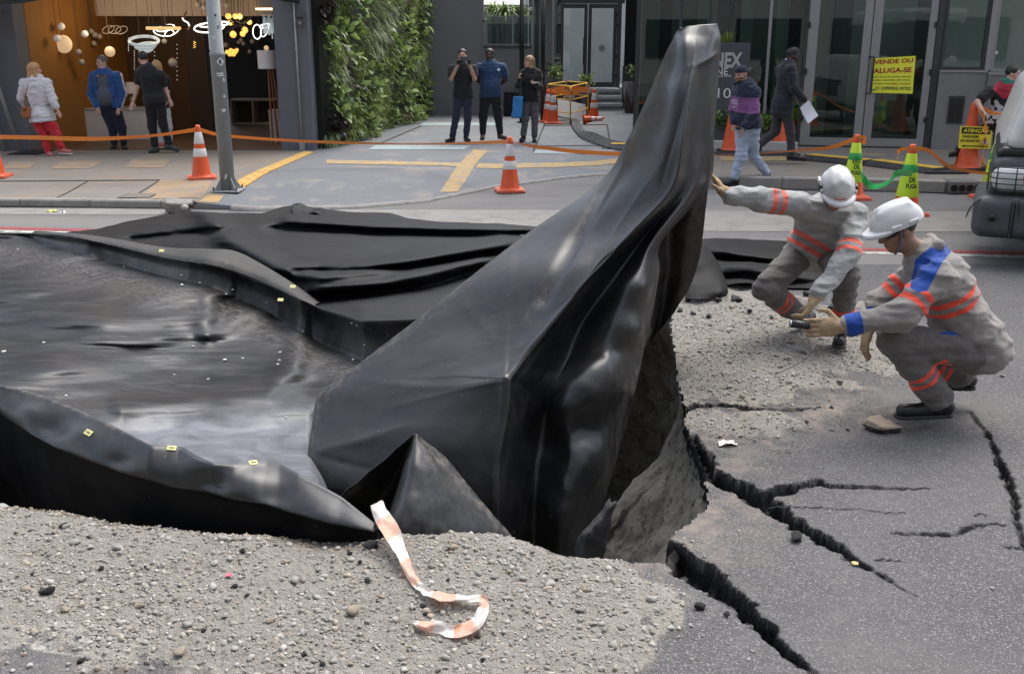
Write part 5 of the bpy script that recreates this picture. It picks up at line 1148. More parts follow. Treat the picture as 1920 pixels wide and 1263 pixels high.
def ring_lamp(label, rings, Y, m, r=0.012, cords=(), extra=None, name='ring_lamp'):
    """rings: (px, py, rx, ry, tilt)"""
    c0 = P(rings[0][0], rings[0][1], Y); t_ = thing(name, label, 'chandelier', c0)
    for (px, py, rx, ry, tl) in rings:
        c = P(px, py, Y); k = Y / 1.04 / FPX; pts = []
        for i in range(25):
            a = 2 * PI * i / 24; x = rx * k * math.cos(a); z = ry * k * math.sin(a); pts.append(c + np.array((x * math.cos(tl) - z * math.sin(tl), rx * k * math.sin(a) * 0.9, x * math.sin(tl) + z * math.cos(tl))))
        MB().tube(pts, r, 6, False).build('ring', m, t_, True)
    for (px, py) in cords:
        c = P(px, py, Y); MB().tube([c, (c[0], c[1], 3.44 if Y < 20.4 else 2.49)], 0.004, 4).build('cord', CORD, t_)
    return t_
ring_lamp('unlit interlaced ring chandelier above the man in blue', [(203, 56, 11, 7, 0.1), (215, 56, 11, 7, -0.1), (228, 57, 11, 7, 0.1)], 19.9, DIMG, 0.009, [(215, 49)])
cr = ring_lamp('tiered crystal ring chandelier above the man in black', [(270, 77, 26, 8, -0.08), (273, 86, 18, 5, 0.05), (274, 93, 11, 4, 0.05)], 19.2, CRY, 0.03, [(262, 70), (282, 72)])
ring_lamp('glowing swirl of white light rings left of the street pole', [(310, 53, 17, 6, 0.1), (307, 60, 18, 7, -0.25), (322, 60, 14, 7, 0.3)], 19.3, LED, 0.010, [(310, 47)])
bar = thing('bar_lamp', 'gold beaded bar pendant in front of the white light swirl', 'pendant lamp', P(306, 52, 18.9)); a, b = P(275, 53, 18.9), P(338, 52, 18.9)
MB().bbox((a[0], 18.85, a[2] - .03), (b[0], 18.95, a[2] + .025), 0.008).build('beaded_bar', pmat('gold_beads', (0.55, 0.36, 0.12), 0.3, 0.5, var=0.6, vs=40, emit=((1, .65, .25), .35)), bar); bx('top_plate', (a[0] + .02, 18.86, a[2] + .028), (b[0] - .15, 18.94, a[2] + .06), BLACKM, bar)
for q in (.2, .8): MB().tube([(a[0] + (b[0] - a[0]) * q, 18.9, a[2] + .06), (a[0] + (b[0] - a[0]) * q, 18.9, 3.44)], .003, 4).build('cord', CORD, bar)
ring_lamp('large bright double ring lamp beside the street pole', [(392, 52, 27, 9, 0.0), (402, 46, 27, 5, 0.05)], 18.9, LED, 0.014, [(380, 45), (410, 45)])
ring_lamp('bright looped lamp at the right end of the shop opening', [(482, 60, 8, 13, 0.15), (496, 57, 6, 12, -0.3), (497, 49, 10, 4, 0.1)], 18.9, LED, 0.010, [(484, 47)])
wv = thing('wave_lamp', 'wavy copper pendant with a glowing strip left of the street pole', 'pendant lamp', P(350, 40, 19)); MB().tube(spline([P(350, 22, 19), P(346, 30, 19), P(343, 36, 19), P(352, 42, 19), P(356, 50, 19), P(352, 57, 19)], 24), 0.016, 6).build('copper_band', COP, wv, True); MB().tube(spline([P(342, 34, 18.97), P(345, 39, 18.97), P(352, 43, 18.97), P(355, 49, 18.97)], 16), 0.013, 6).build('light_strip', LED, wv, True); MB().tube([P(350, 22, 19), (P(350, 22, 19)[0], 19, 3.44)], .003, 4).build('cord', CORD, wv)
br = thing('branch_lamp', 'dark branching lamp arms carrying amber globes right of the street pole', 'chandelier', P(448, 48, 19.3))
for q in ([(421, 44), (440, 40), (455, 46), (470, 36)], [(424, 62), (440, 52), (458, 42), (476, 30)], [(430, 36), (440, 48), (452, 50)]): MB().tube(spline([P(a, b, 19.3) for a, b in q], 16), 0.012, 6).build('arm', pmat('bronze_arm', (0.05, 0.035, 0.028), 0.4, .4), br, True)
MB().tube([P(448, 48, 19.3), (P(448, 48, 19.3)[0], 19.3, 3.44)], .006, 5).build('cord', CORD, br)
sq = thing('filament_lamp', 'orange zigzag filament lamp glowing left of the street pole', 'pendant lamp', P(365, 84, 19.6)); MB().tube([P(365 + (2.2 if i % 2 else -2.2), 78 + i * 2, 19.6) for i in range(7)], .008, 5).build('filament', EMY, sq); c = P(365, 77, 19.6); MB().tube([c, (c[0], c[1], 3.44)], .004, 4).build('cord', CORD, sq)
cc = thing('crystal_chandelier', 'hanging glass drop chandelier against the right shop column', 'chandelier', P(503, 60, 18.6))
for k in range(16):
    px = 493 + (k % 8) * 2.6; y0 = 28 + (k * 7) % 9; c = P(px, y0, 18.6 + .1 * (k // 8)); MB().tube([c, c - np.array((0, 0, 0.22 + 0.03 * (k % 5)))], [.004, .012], 5).build('glass_drop', CRY, cc)
bx('canopy', P(490, 26, 18.55) - np.array((0, 0, 0)), P(514, 24, 18.75), ALU, cc)
for k, (px, y0, y1) in enumerate(((517, 90, 104), (507, 96, 110))): pass
for k, (px, y0, y1) in enumerate(((290, 60, 120), (332, 84, 150), (252, 96, 130), (241, 72, 96))):
    s_ = thing('crystal_string', 'thin string of small glass beads hanging %s' % ('behind the gold bar lamp', 'left of the dim man in the shop', 'left of the man in black', 'above the counter in the middle')[k], 'bead string', P(px, y1, 20.1)); a, b = P(px, y0, 20.1), P(px, y1, 20.1); m_ = MB()
    for q in np.linspace(0, 1, 9): m_.ball(a + (b - a) * q, 0.011, 6, 4)
    m_.build('beads', CRY, s_); MB().tube([a, (a[0], a[1], 2.49)], .003, 4).build('cord', CORD, s_)
def table_lamp(px, py, w, h, Y, zb, label, shade_m):
    c = P(px, py, Y); k = Y / 1.02 / FPX; t_ = thing('table_lamp', label, 'table lamp', (c[0], Y, zb)); hs = h * k; ztop = c[2] + hs / 2; n = 40; V = []
    for i, (r, z) in enumerate(((w * k * .5, ztop - hs), (w * k * .34, ztop))):
        for q in range(n): V.append((c[0] + r * (1 + .03 * (q % 2)) * math.cos(2 * PI * q / n), Y + r * (1 + .03 * (q % 2)) * math.sin(2 * PI * q / n), z))
    obj('lamp_shade', V, [(q, (q + 1) % n, n + (q + 1) % n, n + q) for q in range(n)] + [tuple(range(n, 2 * n))], shade_m, t_)
    zs = ztop - hs; H = max(0.1, zs - zb); MB().lathe([(.07, 0), (.07, .015), (.02, .03), (.035, H * .3), (.06, H * .55), (.05, H * .75), (.012, H * .9), (.01, H + .05)], 14, (c[0], Y, zb)).build('glass_base', pmat('lamp_glass', (0.35, 0.32, 0.28), 0.08, var=.3, vs=20), t_, True)
SHD = pmat('white_shade', (0.66, 0.63, 0.62), 0.8)
table_lamp(140, 163, 35, 26, 20.1, 0.776, 'white pleated table lamp on the shop counter left of the man in blue', SHD); table_lamp(246, 165, 24, 20, 20.15, 0.776, 'white table lamp on the counter between the two men', SHD); table_lamp(330, 147, 26, 20, 24.7, 0.63, 'dim drum-shaded lamp on the plinth behind the man in black', pmat('dim_shade', (0.36, 0.32, 0.28), 0.8))
sm = thing('table_lamp', 'small clear glass bulb lamp at the left end of the shop counter', 'table lamp', P(128, 208, 20.0)); c = P(128, 196, 20.0); MB().ball(c, .055, 12, 8).build('bulb', GLASSC, sm, True); MB().lathe([(.045, 0), (.045, .012), (.012, .02), (.01, c[2] - .83)], 10, (c[0], c[1], .776)).build('foot', COP, sm); MB().tube([c - np.array((0, 0, .03)), c + np.array((0, 0, .03))], .008, 6).build('filament', EMP, sm)
fl = thing('floor_lamp', 'floor lamp with a white drum shade and wooden legs beside the right shop column', 'floor lamp', P(508, 258, 18.75)); c = P(501, 112, 18.7); k = 18.7 / 1.03 / FPX
V = []; n = 32
for z in (-.16, .16):
    for q in range(n): V.append((c[0] + .17 * math.cos(2 * PI * q / n), c[1] + .17 * math.sin(2 * PI * q / n), c[2] + z))
obj('lamp_shade', V, [(q, (q + 1) % n, n + (q + 1) % n, n + q) for q in range(n)], SHD, fl); WOOD = pmat('lamp_wood', (0.22, 0.085, 0.032), 0.5, var=.2)
for dx, dy in ((-.02, -.12), (.16, .0), (0.02, .16)): MB().tube([(c[0] + dx * .3 + .02, c[1] + dy * .3, c[2] + .05), (c[0] + dx + .05, c[1] + dy, .175)], [.016, .02], 8).build('leg', WOOD, fl)
MB().ball((c[0], c[1], c[2] + .2), .045, 10, 8).build('bulb', EMP, fl, True)
bxw = thing('storage_box', 'tall white box standing on the shop floor behind the wooden lamp legs', 'box', P(518, 252, 19.3)); bx('body', (P(506, 250, 19.3)[0], 19.3, .173), (-3.9, 19.7, .74), DIMW, bxw, .006); bx('lid', (P(506, 250, 19.3)[0] - .01, 19.29, .742), (-3.89, 19.71, .77), DIMW, bxw)
dg = thing('floor_grate', 'dark metal drain grate in the pavement before the shop', 'grate', GS(52, 288)); a = GS(14, 290); b = GS(98, 284)
bx('frame', (a[0], a[1] - .05, a[2] - .02), (b[0], b[1] + .12, a[2] + .008), BLACKM, dg)
for q in np.linspace(a[0] + .03, b[0] - .05, 14): bx('bar', (q, a[1] - .04, a[2] + .009), (q + .02, b[1] + .11, a[2] + .02), ALUD, dg)
# ------------------------------------------------------------------ living wall
A = np.array((-3.42, 18.35, 0)); B = np.array((-2.25, 26.5, 0)); ud = (B - A) / np.linalg.norm(B - A); nd = np.array((ud[1], -ud[0], 0)); LW = np.linalg.norm(B - A)
gw = thing('green_wall', 'living wall of ferns and leafy plants covering the side of the lighting shop', 'green wall', A + ud * LW / 2)
MB().add([A, B, B + (0, 0, 4.6), A + (0, 0, 4.6), A - nd * .2, B - nd * .2, B - nd * .2 + (0, 0, 4.6), A - nd * .2 + (0, 0, 4.6)], [(0, 1, 2, 3), (5, 4, 7, 6), (4, 0, 3, 7), (1, 5, 6, 2), (3, 2, 6, 7)]).build('backing_wall', pmat('dark_planting_felt', (0.012, 0.013, 0.011), 0.9), gw)
leafm = {}
def lmat(n, c, c2):
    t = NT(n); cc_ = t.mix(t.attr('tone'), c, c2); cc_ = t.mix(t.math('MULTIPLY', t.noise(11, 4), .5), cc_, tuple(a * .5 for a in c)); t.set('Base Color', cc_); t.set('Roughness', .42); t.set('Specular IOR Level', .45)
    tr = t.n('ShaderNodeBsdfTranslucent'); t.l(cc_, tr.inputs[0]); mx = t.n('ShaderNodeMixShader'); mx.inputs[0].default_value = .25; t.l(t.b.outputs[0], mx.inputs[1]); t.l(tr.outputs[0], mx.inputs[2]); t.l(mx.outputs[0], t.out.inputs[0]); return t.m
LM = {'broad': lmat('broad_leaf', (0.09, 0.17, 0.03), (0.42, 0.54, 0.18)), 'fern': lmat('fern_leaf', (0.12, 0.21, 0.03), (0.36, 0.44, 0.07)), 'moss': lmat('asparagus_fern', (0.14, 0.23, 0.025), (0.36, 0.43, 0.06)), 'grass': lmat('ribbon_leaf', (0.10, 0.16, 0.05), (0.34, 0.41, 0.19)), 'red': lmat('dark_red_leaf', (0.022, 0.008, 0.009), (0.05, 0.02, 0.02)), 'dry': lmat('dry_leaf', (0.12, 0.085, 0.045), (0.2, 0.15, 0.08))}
def blade(o, d, up, L, W, bend=0.3, seg=4, fold=0.12):
    """one leaf: pointed strip bending downwards"""
    d = d / np.linalg.norm(d); s = np.cross(d, up); s /= (np.linalg.norm(s) + 1e-9); nn = np.cross(s, d); V = []
    for i in range(seg + 1):
        f = i / seg; w = W * (math.sin(PI * min(1, .08 + f * .92)) ** .8) * .5; c = o + d * L * f - np.array((0, 0, 1)) * bend * L * f * f
        V += [c - s * w + nn * w * fold, c - nn * w * fold * .5, c + s * w + nn * w * fold]
    F = []
    for i in range(seg):
        a = 3 * i; F += [(a, a + 1, a + 4, a + 3), (a + 1, a + 2, a + 5, a + 4)]
    return V, F
ST = {k: ([], [], []) for k in LM}
def addleaf(kind, V, F, tone):
    b = len(ST[kind][0]); ST[kind][0].extend(V); ST[kind][1].extend([tuple(i + b for i in f) for f in F]); ST[kind][2].extend([tone] * len(V))
lr = random.Random(11); upv = np.array((0, 0, 1.0))
indiv = []
seeds = [(lr.uniform(0, LW), lr.uniform(0.0, 3.6), lr.choices(['broad', 'fern', 'moss', 'grass', 'red', 'dry'], [9, 3, 4, 1.2, 1.0, .3])[0]) for _ in range(120)]
seeds += [(0.25, 2.4, 'red'), (0.3, 2.0, 'red'), (0.35, 0.5, 'red'), (0.55, .35, 'red'), (0.9, 2.6, 'moss'), (1.2, 2.4, 'moss'), (.25, 1.7, 'moss'), (.6, 1.2, 'grass'), (.5, 1.0, 'grass'), (1.0, .35, 'moss'), (1.6, .4, 'moss'), (3, .6, 'moss')]
sa = np.array([(s[0], s[1]) for s in seeds])
for k in range(3600):
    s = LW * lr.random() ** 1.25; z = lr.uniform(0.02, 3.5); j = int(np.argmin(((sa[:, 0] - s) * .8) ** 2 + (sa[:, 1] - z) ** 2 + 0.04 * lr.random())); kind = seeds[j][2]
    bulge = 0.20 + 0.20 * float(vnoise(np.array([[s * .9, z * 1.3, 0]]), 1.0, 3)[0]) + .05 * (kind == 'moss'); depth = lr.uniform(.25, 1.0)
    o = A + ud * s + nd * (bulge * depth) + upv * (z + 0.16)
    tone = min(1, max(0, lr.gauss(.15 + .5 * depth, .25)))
    dirv = nd * lr.uniform(.3, 1) + ud * lr.uniform(-1, 1) + upv * lr.uniform(-.5, .6)
    if kind == 'broad' or kind == 'red':
        L = lr.uniform(.11, .22); V, F = blade(o, dirv, upv, L, L * lr.uniform(.42, .6), .4, 3); addleaf(kind, V, F, tone)
        if kind == 'broad' and depth > .75 and len(indiv) < 240 and lr.random() < .5: indiv.append((o + nd * .05, dirv, L * 1.1, tone))
    elif kind == 'grass':
        for _ in range(4):
            d2 = dirv + np.array([lr.uniform(-.6, .6) for _ in range(3)]); V, F = blade(o, d2, upv, lr.uniform(.14, .28), .014, .75, 4); addleaf(kind, V, F, min(1, tone + .15))
    elif kind == 'fern':
        L = lr.uniform(.22, .38); d = dirv / np.linalg.norm(dirv); sd_ = np.cross(d, upv); sd_ /= np.linalg.norm(sd_) + 1e-9
        for q in range(7):
            f = (q + 1) / 8; c = o + d * L * f - upv * .55 * L * f * f
            for sg in (-1, 1): V, F = blade(c, d * .5 + sg * sd_ + upv * -.2 * f, upv, L * .30 * (1 - .7 * f), .026, .3, 1); addleaf(kind, V, F, tone)
    elif kind == 'moss':
        for _ in range(9):
            d2 = dirv + np.array([lr.uniform(-.8, .8) for _ in range(3)]); V, F = blade(o + np.array([lr.uniform(-.05, .05) for _ in range(3)]), d2, upv, lr.uniform(.07, .16), .008, .5, 2); addleaf(kind, V, F, tone)
    else:
        V, F = blade(o, dirv, upv, lr.uniform(.12, .25), .03, .7, 3); addleaf(kind, V, F, tone)
for k, (V, F, T) in ST.items():
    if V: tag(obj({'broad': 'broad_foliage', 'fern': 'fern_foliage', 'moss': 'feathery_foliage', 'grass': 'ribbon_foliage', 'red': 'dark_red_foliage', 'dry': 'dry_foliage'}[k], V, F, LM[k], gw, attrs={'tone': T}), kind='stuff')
LV, LF = blade(np.zeros(3), np.array((0, 0, 1.0)), np.array((0, -1.0, 0)), 1.0, .5, 0, 4); LV = np.array(LV); LV[:, 1] += .25 * LV[:, 2] ** 2
lme = [mesh('leaf', LV, LF, LM['broad'], True, attrs={'tone': np.full(len(LV), .35 + .2 * q)}) for q in range(4)]
inv = np.array(wmat(gw).inverted())
for (o_, d_, L_, tn) in indiv:
    lf = bpy.data.objects.new('leaf', lme[lr.randrange(4)]); COL.objects.link(lf); lf.parent = gw; lf.location = Vector(inv[:3, :3] @ o_ + inv[:3, 3]); R3 = frame(d_, nd + np.array([lr.uniform(-.4, .4) for _ in range(3)])); lf.rotation_euler = Matrix(R3.tolist()).to_euler(); lf.scale = (L_ * 1.1, L_, L_)
# ------------------------------------------------------------------ grey walls at the end of the drive
wl_ = thing('boundary_wall', 'plain grey rendered wall at the end of the drive behind the three onlookers', 'wall', (-1.5, 26.6, .16))
MB().add([(-2.5, 26.55, .0), (-.72, 26.7, 0), (-.72, 26.7, 3.15), (-1.5, 26.62, 3.6), (-2.5, 26.55, 3.9), (-2.5, 26.9, 0), (-.72, 26.95, 0), (-.72, 26.95, 3.15), (-1.5, 26.9, 3.6), (-2.5, 26.9, 3.9)], [(0, 1, 2, 3, 4), (9, 8, 7, 6, 5), (1, 6, 7, 2), (2, 7, 8, 3), (3, 8, 9, 4), (5, 0, 4, 9)]).build('tall_wall', WALLG, wl_)
bx('low_wall', (-.72, 26.69, 0), (.50, 26.95, 1.86), WALLG, wl_); bx('coping', (-.74, 26.66, 1.86), (.52, 26.98, 1.90), ALUD, wl_)
MB().tube([(-.66, 26.62, 2.55), (-.72, 26.5, 2.5)], .03, 6).build('lamp_spike', BLACKM, wl_)
bal = thing('glass_railing', 'dark glass railing with thin metal frames on top of the low grey wall', 'railing', (-.1, 26.8, 1.9))
for x in (-.68, .02, .5): bx('post', (x - .015, 26.78, 1.902), (x + .015, 26.82, 2.62), ALU, bal)
bx('rail', (-.695, 26.77, 2.62), (.515, 26.83, 2.645), ALU, bal); bx('rail', (-.695, 26.77, 1.93), (.515, 26.825, 1.95), ALU, bal)
for x0, x1 in ((-.66, 0.0), (.04, .48)): bx('pane', (x0, 26.795, 1.955), (x1, 26.805, 2.615), GLASS, bal)
def leafy(name, c, n, R, L, W, kind, label, cat, pot=None, bend=.5, up=.6, group=None, stem=0.0, seed=3):
    t_ = thing(name, label, cat, c, group); q = random.Random(seed); V0 = []; F0 = []; T0 = []
    c = np.array(c, float); top = c + np.array((0, 0, stem))
    for k in range(n):
        d = np.array((q.uniform(-1, 1), q.uniform(-1, 1), q.uniform(-.2, 1) + up)); o = top + np.array((q.uniform(-1, 1), q.uniform(-1, 1), q.uniform(-.6, 1))) * R * q.random() ** .5; l = L * q.uniform(.6, 1.1)
        V, F = blade(o, d, upv, l, W * q.uniform(.7, 1.2), bend, 3); b = len(V0); V0 += V; F0 += [tuple(i + b for i in f) for f in F]; T0 += [min(1, max(0, q.gauss(.45, .25)))] * len(V)
    tag(obj('foliage', V0, F0, LM[kind], t_, attrs={'tone': T0}), kind='stuff')
    if stem: 
        for k in range(3): MB().tube([c + np.array((q.uniform(-.03, .03), q.uniform(-.03, .03), 0)), top + np.array((q.uniform(-.1, .1), q.uniform(-.1, .1), 0))], [.014, .008], 5).build('stem', pmat('brown_stem', (.06, .045, .03), .8), t_)
    return t_
for k, (x, y) in enumerate(((-.25, 27.6), (.15, 27.8), (-.5, 27.9))): leafy('dracaena', (x, y, 1.2), 90, .10, .75, .05, 'broad', 'spiky dark palm-like plant behind the glass railing, %s' % ('in front', 'furthest right', 'furthest left')[k], 'plant', bend=.7, up=.5, stem=1.5, seed=k)
bb = thing('black_bin', 'black box standing between the two onlookers against the grey wall', 'box', (.15, 26.3, .16)); bx('body', (P(945, 200, 26.4)[0], 26.2, .165), (P(995, 200, 26.4)[0], 26.6, .74), pmat('matt_black_box', (.006, .006, .006), .8), bb, .01); bx('lid', (P(944, 200, 26.4)[0], 26.19, .742), (P(996, 200, 26.4)[0], 26.61, .765), BLACKM, bb)
for k, (px0, px1, Y, r, lab) in enumerate(((978, 972, 24.2, .055, 'slim black post behind the woman with the blue bag'), (1017, 1014, 24.6, .05, 'second black post right of the woman with the blue bag'))):
    pt = thing('metal_post', lab, 'post', P(px0, 228 if k else 215, Y) * np.array((1, 1, 0)) + np.array((0, 0, .16))); a = P(px0, 210, Y); MB().tube([(a[0], Y, .165), (a[0], Y, 3.6)], r, 10).build('shaft', BLACKM, pt, True); MB().lathe([(.11, 0), (.11, .02), (r, .03)], 12, (a[0], Y, .163)).build('foot', BLACKM, pt)
rw = thing('rear_wall', 'shaded wall behind the glass railing and its palms', 'wall', (-1.5, 29.6, .1)); bx('wall_panel', (-3.5, 29.6, 0), (.45, 29.8, 3.0), WALLG, rw)
# entrance block
ent = thing('entrance_building', 'dark recessed entrance of the office block with a glass lobby front', 'building', (2.0, 29.5, .16))
bx('porch_wall', (.50, 27.4, .0), (1.36, 27.6, 1.25), WALLG, ent); bx('porch_side', (1.2, 27.6, .0), (1.36, 30.0, 1.25), WALLG, ent)
for x in (.52, .80, 1.06, 1.30): bx('window_frame', (x, 27.45, 1.252), (x + .06, 27.55, 3.9), ALU if x < 1.2 else ALUD, ent)
for x0, x1 in ((.585, .795), (.865, 1.055), (1.125, 1.295)): bx('pane', (x0, 27.49, 1.255), (x1, 27.505, 3.9), GLASS, ent)
bx('porch_sill', (.48, 27.38, 1.25), (1.38, 27.62, 1.285), ALUD, ent)
bx('inner_wall', (.5, 30.6, .0), (1.30, 30.8, 4.6), pmat('lobby_grey', (.11, .115, .118), .7), ent); bx('lobby_back', (.4, 34.0, .0), (5.2, 34.2, 4.6), pmat('lobby_back', (.45, .47, .46), .7, var=.3, vs=1.2), ent); bx('lobby_floor', (.5, 30.45, .3), (4.9, 34.0, .70), pmat('lobby_floor', (.3, .3, .3), .3), ent)
bx('beam', (.5, 30.2, 3.22), (4.6, 30.6, 4.6), WALLG, ent); bx('transom_frame', (1.30, 30.2, 3.05), (3.25, 30.3, 3.22), ALUD, ent)
bx('side_panel', (3.18, 29.2, .16), (3.80, 29.35, 4.6), pmat('black_gloss_panel', (.008, .008, .009), .25), ent); bx('panel_base', (3.13, 29.1, .165), (3.83, 29.19, 1.35), ALUD, ent)
bx('left_jamb', (1.22, 30.2, .3), (1.36, 30.32, 3.05), ALUD, ent); bx('right_jamb', (3.05, 30.2, .3), (3.17, 30.32, 3.05), ALUD, ent)
for k in range(46): z = .35 + .09 * k; bx('louver_slat', (3.83, 28.6, z), (3.98, 28.72, z + .06), ALUD, ent)
dr = thing('glass_entrance_door', 'pair of tall dark-framed glass doors at the top of the striped steps', 'door', (2.2, 30.25, .70))
for x0, x1, hx in ((1.37, 2.19, 2.08), (2.21, 3.04, 2.24)):
    lf = MB().box((x0, 30.22, .71), (x0 + .1, 30.28, 3.04)).box((x1 - .1, 30.22, .71), (x1, 30.28, 3.04)).box((x0 + .1, 30.22, .71), (x1 - .1, 30.28, .86)).box((x0 + .1, 30.22, 2.92), (x1 - .1, 30.28, 3.04)).build('door_leaf', ALUD, dr)
    bx('pane', (x0 + .105, 30.245, .865), (x1 - .105, 30.255, 2.915), GLASSC, lf); MB().tube([(hx, 30.12, 1.35), (hx, 30.12, 2.1)], .018, 8).build('handle', BLACKM, lf)
    for z in (1.0, 1.55, 2.4, 2.7): bx('hinge', (x0 - .02 if x0 < 2 else x1 - .03, 30.16, z), (x0 + .04 if x0 < 2 else x1 + .02, 30.215, z + .09), BLACKM, lf)
MB().tube([(2.62, 30.19, 1.82), (2.62, 30.215, 1.82)], .13, 24).build('round_sticker', pmat('pale_sticker', (.4, .45, .45), .6), dr); MB().tube([(2.62, 30.18, 1.82), (2.62, 30.189, 1.82)], .085, 20).build('sticker_centre', pmat('sticker_grey', (.16, .19, .19), .6), dr)
st = thing('striped_steps', 'pale and grey striped steps leading up to the glass doors', 'steps', (3.0, 28.9, .16)); SL = pmat('pale_step', (.36, .37, .36), .6); SD_ = pmat('grey_step', (.12, .125, .125), .6)
for k in range(3):
    y0 = 28.55 + .42 * k; z0 = .165 + .178 * k; bx('step', (1.38, y0, z0 - .02), (3.1, 30.4, z0 + .178), SL, st)
    bx('dark_nosing', (1.38, y0 - .006, z0 + .03), (3.1, y0 + .1, z0 + .1), SD_, st); bx('dark_tread', (1.38, y0 + .2, z0 + .178), (3.1, y0 + .38, z0 + .184), SD_, st)
bx('channel_grate', (1.0, 28.1, .155), (3.9, 28.35, .168), ALUD, st)
# planters
def pot(c, r0, r1, h, label, plabel, seed, n=70):
    t_ = thing('planter_pot', label, 'planter', c); MB().lathe([(r0, 0), (r1, h), (r1 * .9, h), (r1 * .86, h - .06), (.01, h - .06)], 24, c, False).build('pot', pmat('brown_glazed_pot', (.032, .016, .012), .32, var=.2), t_, True); MB().lathe([(.0001, h - .07), (r1 * .87, h - .05)], 20, c, False).build('soil', DARKIN, t_)
    leafy('potted_shrub', (c[0], c[1], c[2] + h - .05), n, .22, .17, .075, 'broad', plabel, 'plant', stem=.28, bend=.3, seed=seed)
pot(P(1185, 204, 27.6) * np.array((1, 1, 0)) + (0, 0, .162), .20, .27, .80, 'tall dark brown planter at the foot of the louvered wall', 'glossy green shrub in the tall brown planter by the louvered wall', 5); pot(P(1040, 212, 26.8) * np.array((1, 1, 0)) + (0, 0, .162), .22, .28, .78, 'dark planter half hidden behind the yellow barrier at its left', 'leafy shrub rising behind the woman with the blue bag', 6, 90); pot(P(1098, 214, 26.4) * np.array((1, 1, 0)) + (0, 0, .162), .24, .32, .6, 'wide dark planter behind the yellow barrier', 'spreading shrub in the planter behind the yellow barrier', 7, 90)
# ------------------------------------------------------------------ glass fronted block on the right
O_ = np.array((5.30, 18.70, 0.0)); UF = np.array((.981, -.194, 0)); NF = np.array((-.194, -.981, 0)); UZ = np.array((0, 0, 1.0))
FM = Matrix(((UF[0], -NF[0], 0, O_[0]), (UF[1], -NF[1], 0, O_[1]), (0, 0, 1, 0), (0, 0, 0, 1)))     # local x along the front, y inwards, z up
def fb(name, lo, hi, m, parent, b=0.0): return (MB().bbox(lo, hi, b, FM) if b else MB().box(lo, hi, FM)).build(name, m, parent)
gb = thing('glass_building', 'office block with tall grey-framed glass fronts at the right', 'building', O_)
GP = [pmat('green_grey_panel', (.24, .29, .26), .6, var=.15, vs=1), pmat('pale_green_panel', (.46, .52, .47), .6, var=.15, vs=1), pmat('black_panel', (.012, .014, .014), .5)]
ms = [-3.0, -2.25, -1.72, -1.35, -.65, 0.0]
for a, b in zip(ms[:-1], ms[1:]):
    fb('mullion', (a - .025, -.02, .17), (a + .025, .10, 4.8), ALUD if a < -.7 else ALU, gb); fb('pane', (a + .03, .03, .17), (b - .03, .045, 4.8), GLASS, gb)
for k, (a, b, m_) in enumerate(((-3.0, -2.7, 0), (-2.68, -2.45, 2), (-2.43, -2.0, 0), (-1.98, -1.62, 1), (-1.6, -1.2, 2), (-1.18, -.95, 1), (-.93, -.55, 0), (-.52, -.3, 1), (-.28, .18, 2))): fb('inner_panel', (a, .55 + .05 * (k % 2), .17), (b + .035, .65 + .05 * (k % 2), 4.8), GP[m_], gb)
fb('end_wall', (-3.06, .0, .16), (-3.02, 9.5, 4.8), ALUD, gb); fb('plinth', (-3.0, .0, .1), (0, .5, .168), CONCG, gb)
fb('shop_floor', (0, .05, .12), (5.0, 6.0, .19), pmat('empty_floor', (.25, .25, .245), .35), gb); fb('shop_back', (-.2, 2.4, .19), (6, 2.6, 4.8), pmat('empty_back_wall', (.70, .72, .69), .8, var=.35, vs=.6), gb); fb('shop_side', (2.25, .2, .19), (2.35, 2.4, 4.8), pmat('empty_side_wall', (.34, .36, .345), .8, var=.3, vs=.7), gb); fb('inner_column', (.62, 1.5, .19), (.95, 1.8, 4.8), pmat('inner_column', (.2, .215, .21), .8), gb)
fb('roof_slab', (-3.0, .0, 4.8), (7.5, 9.5, 5.1), WALLG, gb); fb('upper_wall', (-3.0, -.05, 5.1), (7.5, .4, 13.0), WALLG, gb)
# tall double doors
dd_ = thing('double_door', 'tall grey aluminium double door with glass panes and the yellow banner', 'door', O_ + UF * 1.1)
for k, (a, b) in enumerate(((0.02, 1.10), (1.12, 2.18))):
    sl = .17 if k == 0 else .15
    lf = MB().box((a, -.02, .19), (a + sl, .06, 3.6), FM).box((b - sl * .8, -.02, .19), (b, .06, 3.6), FM).box((a + sl, -.02, .19), (b - sl * .8, .06, .33), FM).box((a + sl, -.02, 3.45), (b - sl * .8, .06, 3.6), FM).build('door_leaf', ALU, dd_)
    fb('pane', (a + sl + .003, .015, .333), (b - sl * .8 - .003, .027, 3.447), GLASS, lf)
    for z in (.62, 1.45, 2.25): fb('hinge', ((a - .02) if k == 0 else b - .035, -.055, z), ((a + .03) if k == 0 else b + .015, -.022, z + .10), BLACKM, lf)
    if k: 
        hx = a + .04; MB().tube([FM @ Vector((hx - .06, -.025, 1.13)), FM @ Vector((hx + .02, -.11, 1.13)), FM @ Vector((hx + .02, -.11, 1.76)), FM @ Vector((hx - .06, -.025, 1.76))], .016, 8).build('handle', BLACKM, lf); MB().tube([FM @ Vector((hx - .06, -.03, 1.33)), FM @ Vector((hx - .06, -.02, 1.33))], .014, 8).build('lock', BLACKM, lf)
fb('door_jamb', (-.04, -.03, .17), (.018, .1, 3.8), ALUD, gb); fb('door_jamb', (2.19, -.03, .17), (2.30, .1, 4.8), ALUD, gb)
def onf(x, z, y=-.0): return O_ + UF * x + UZ * z - NF * y
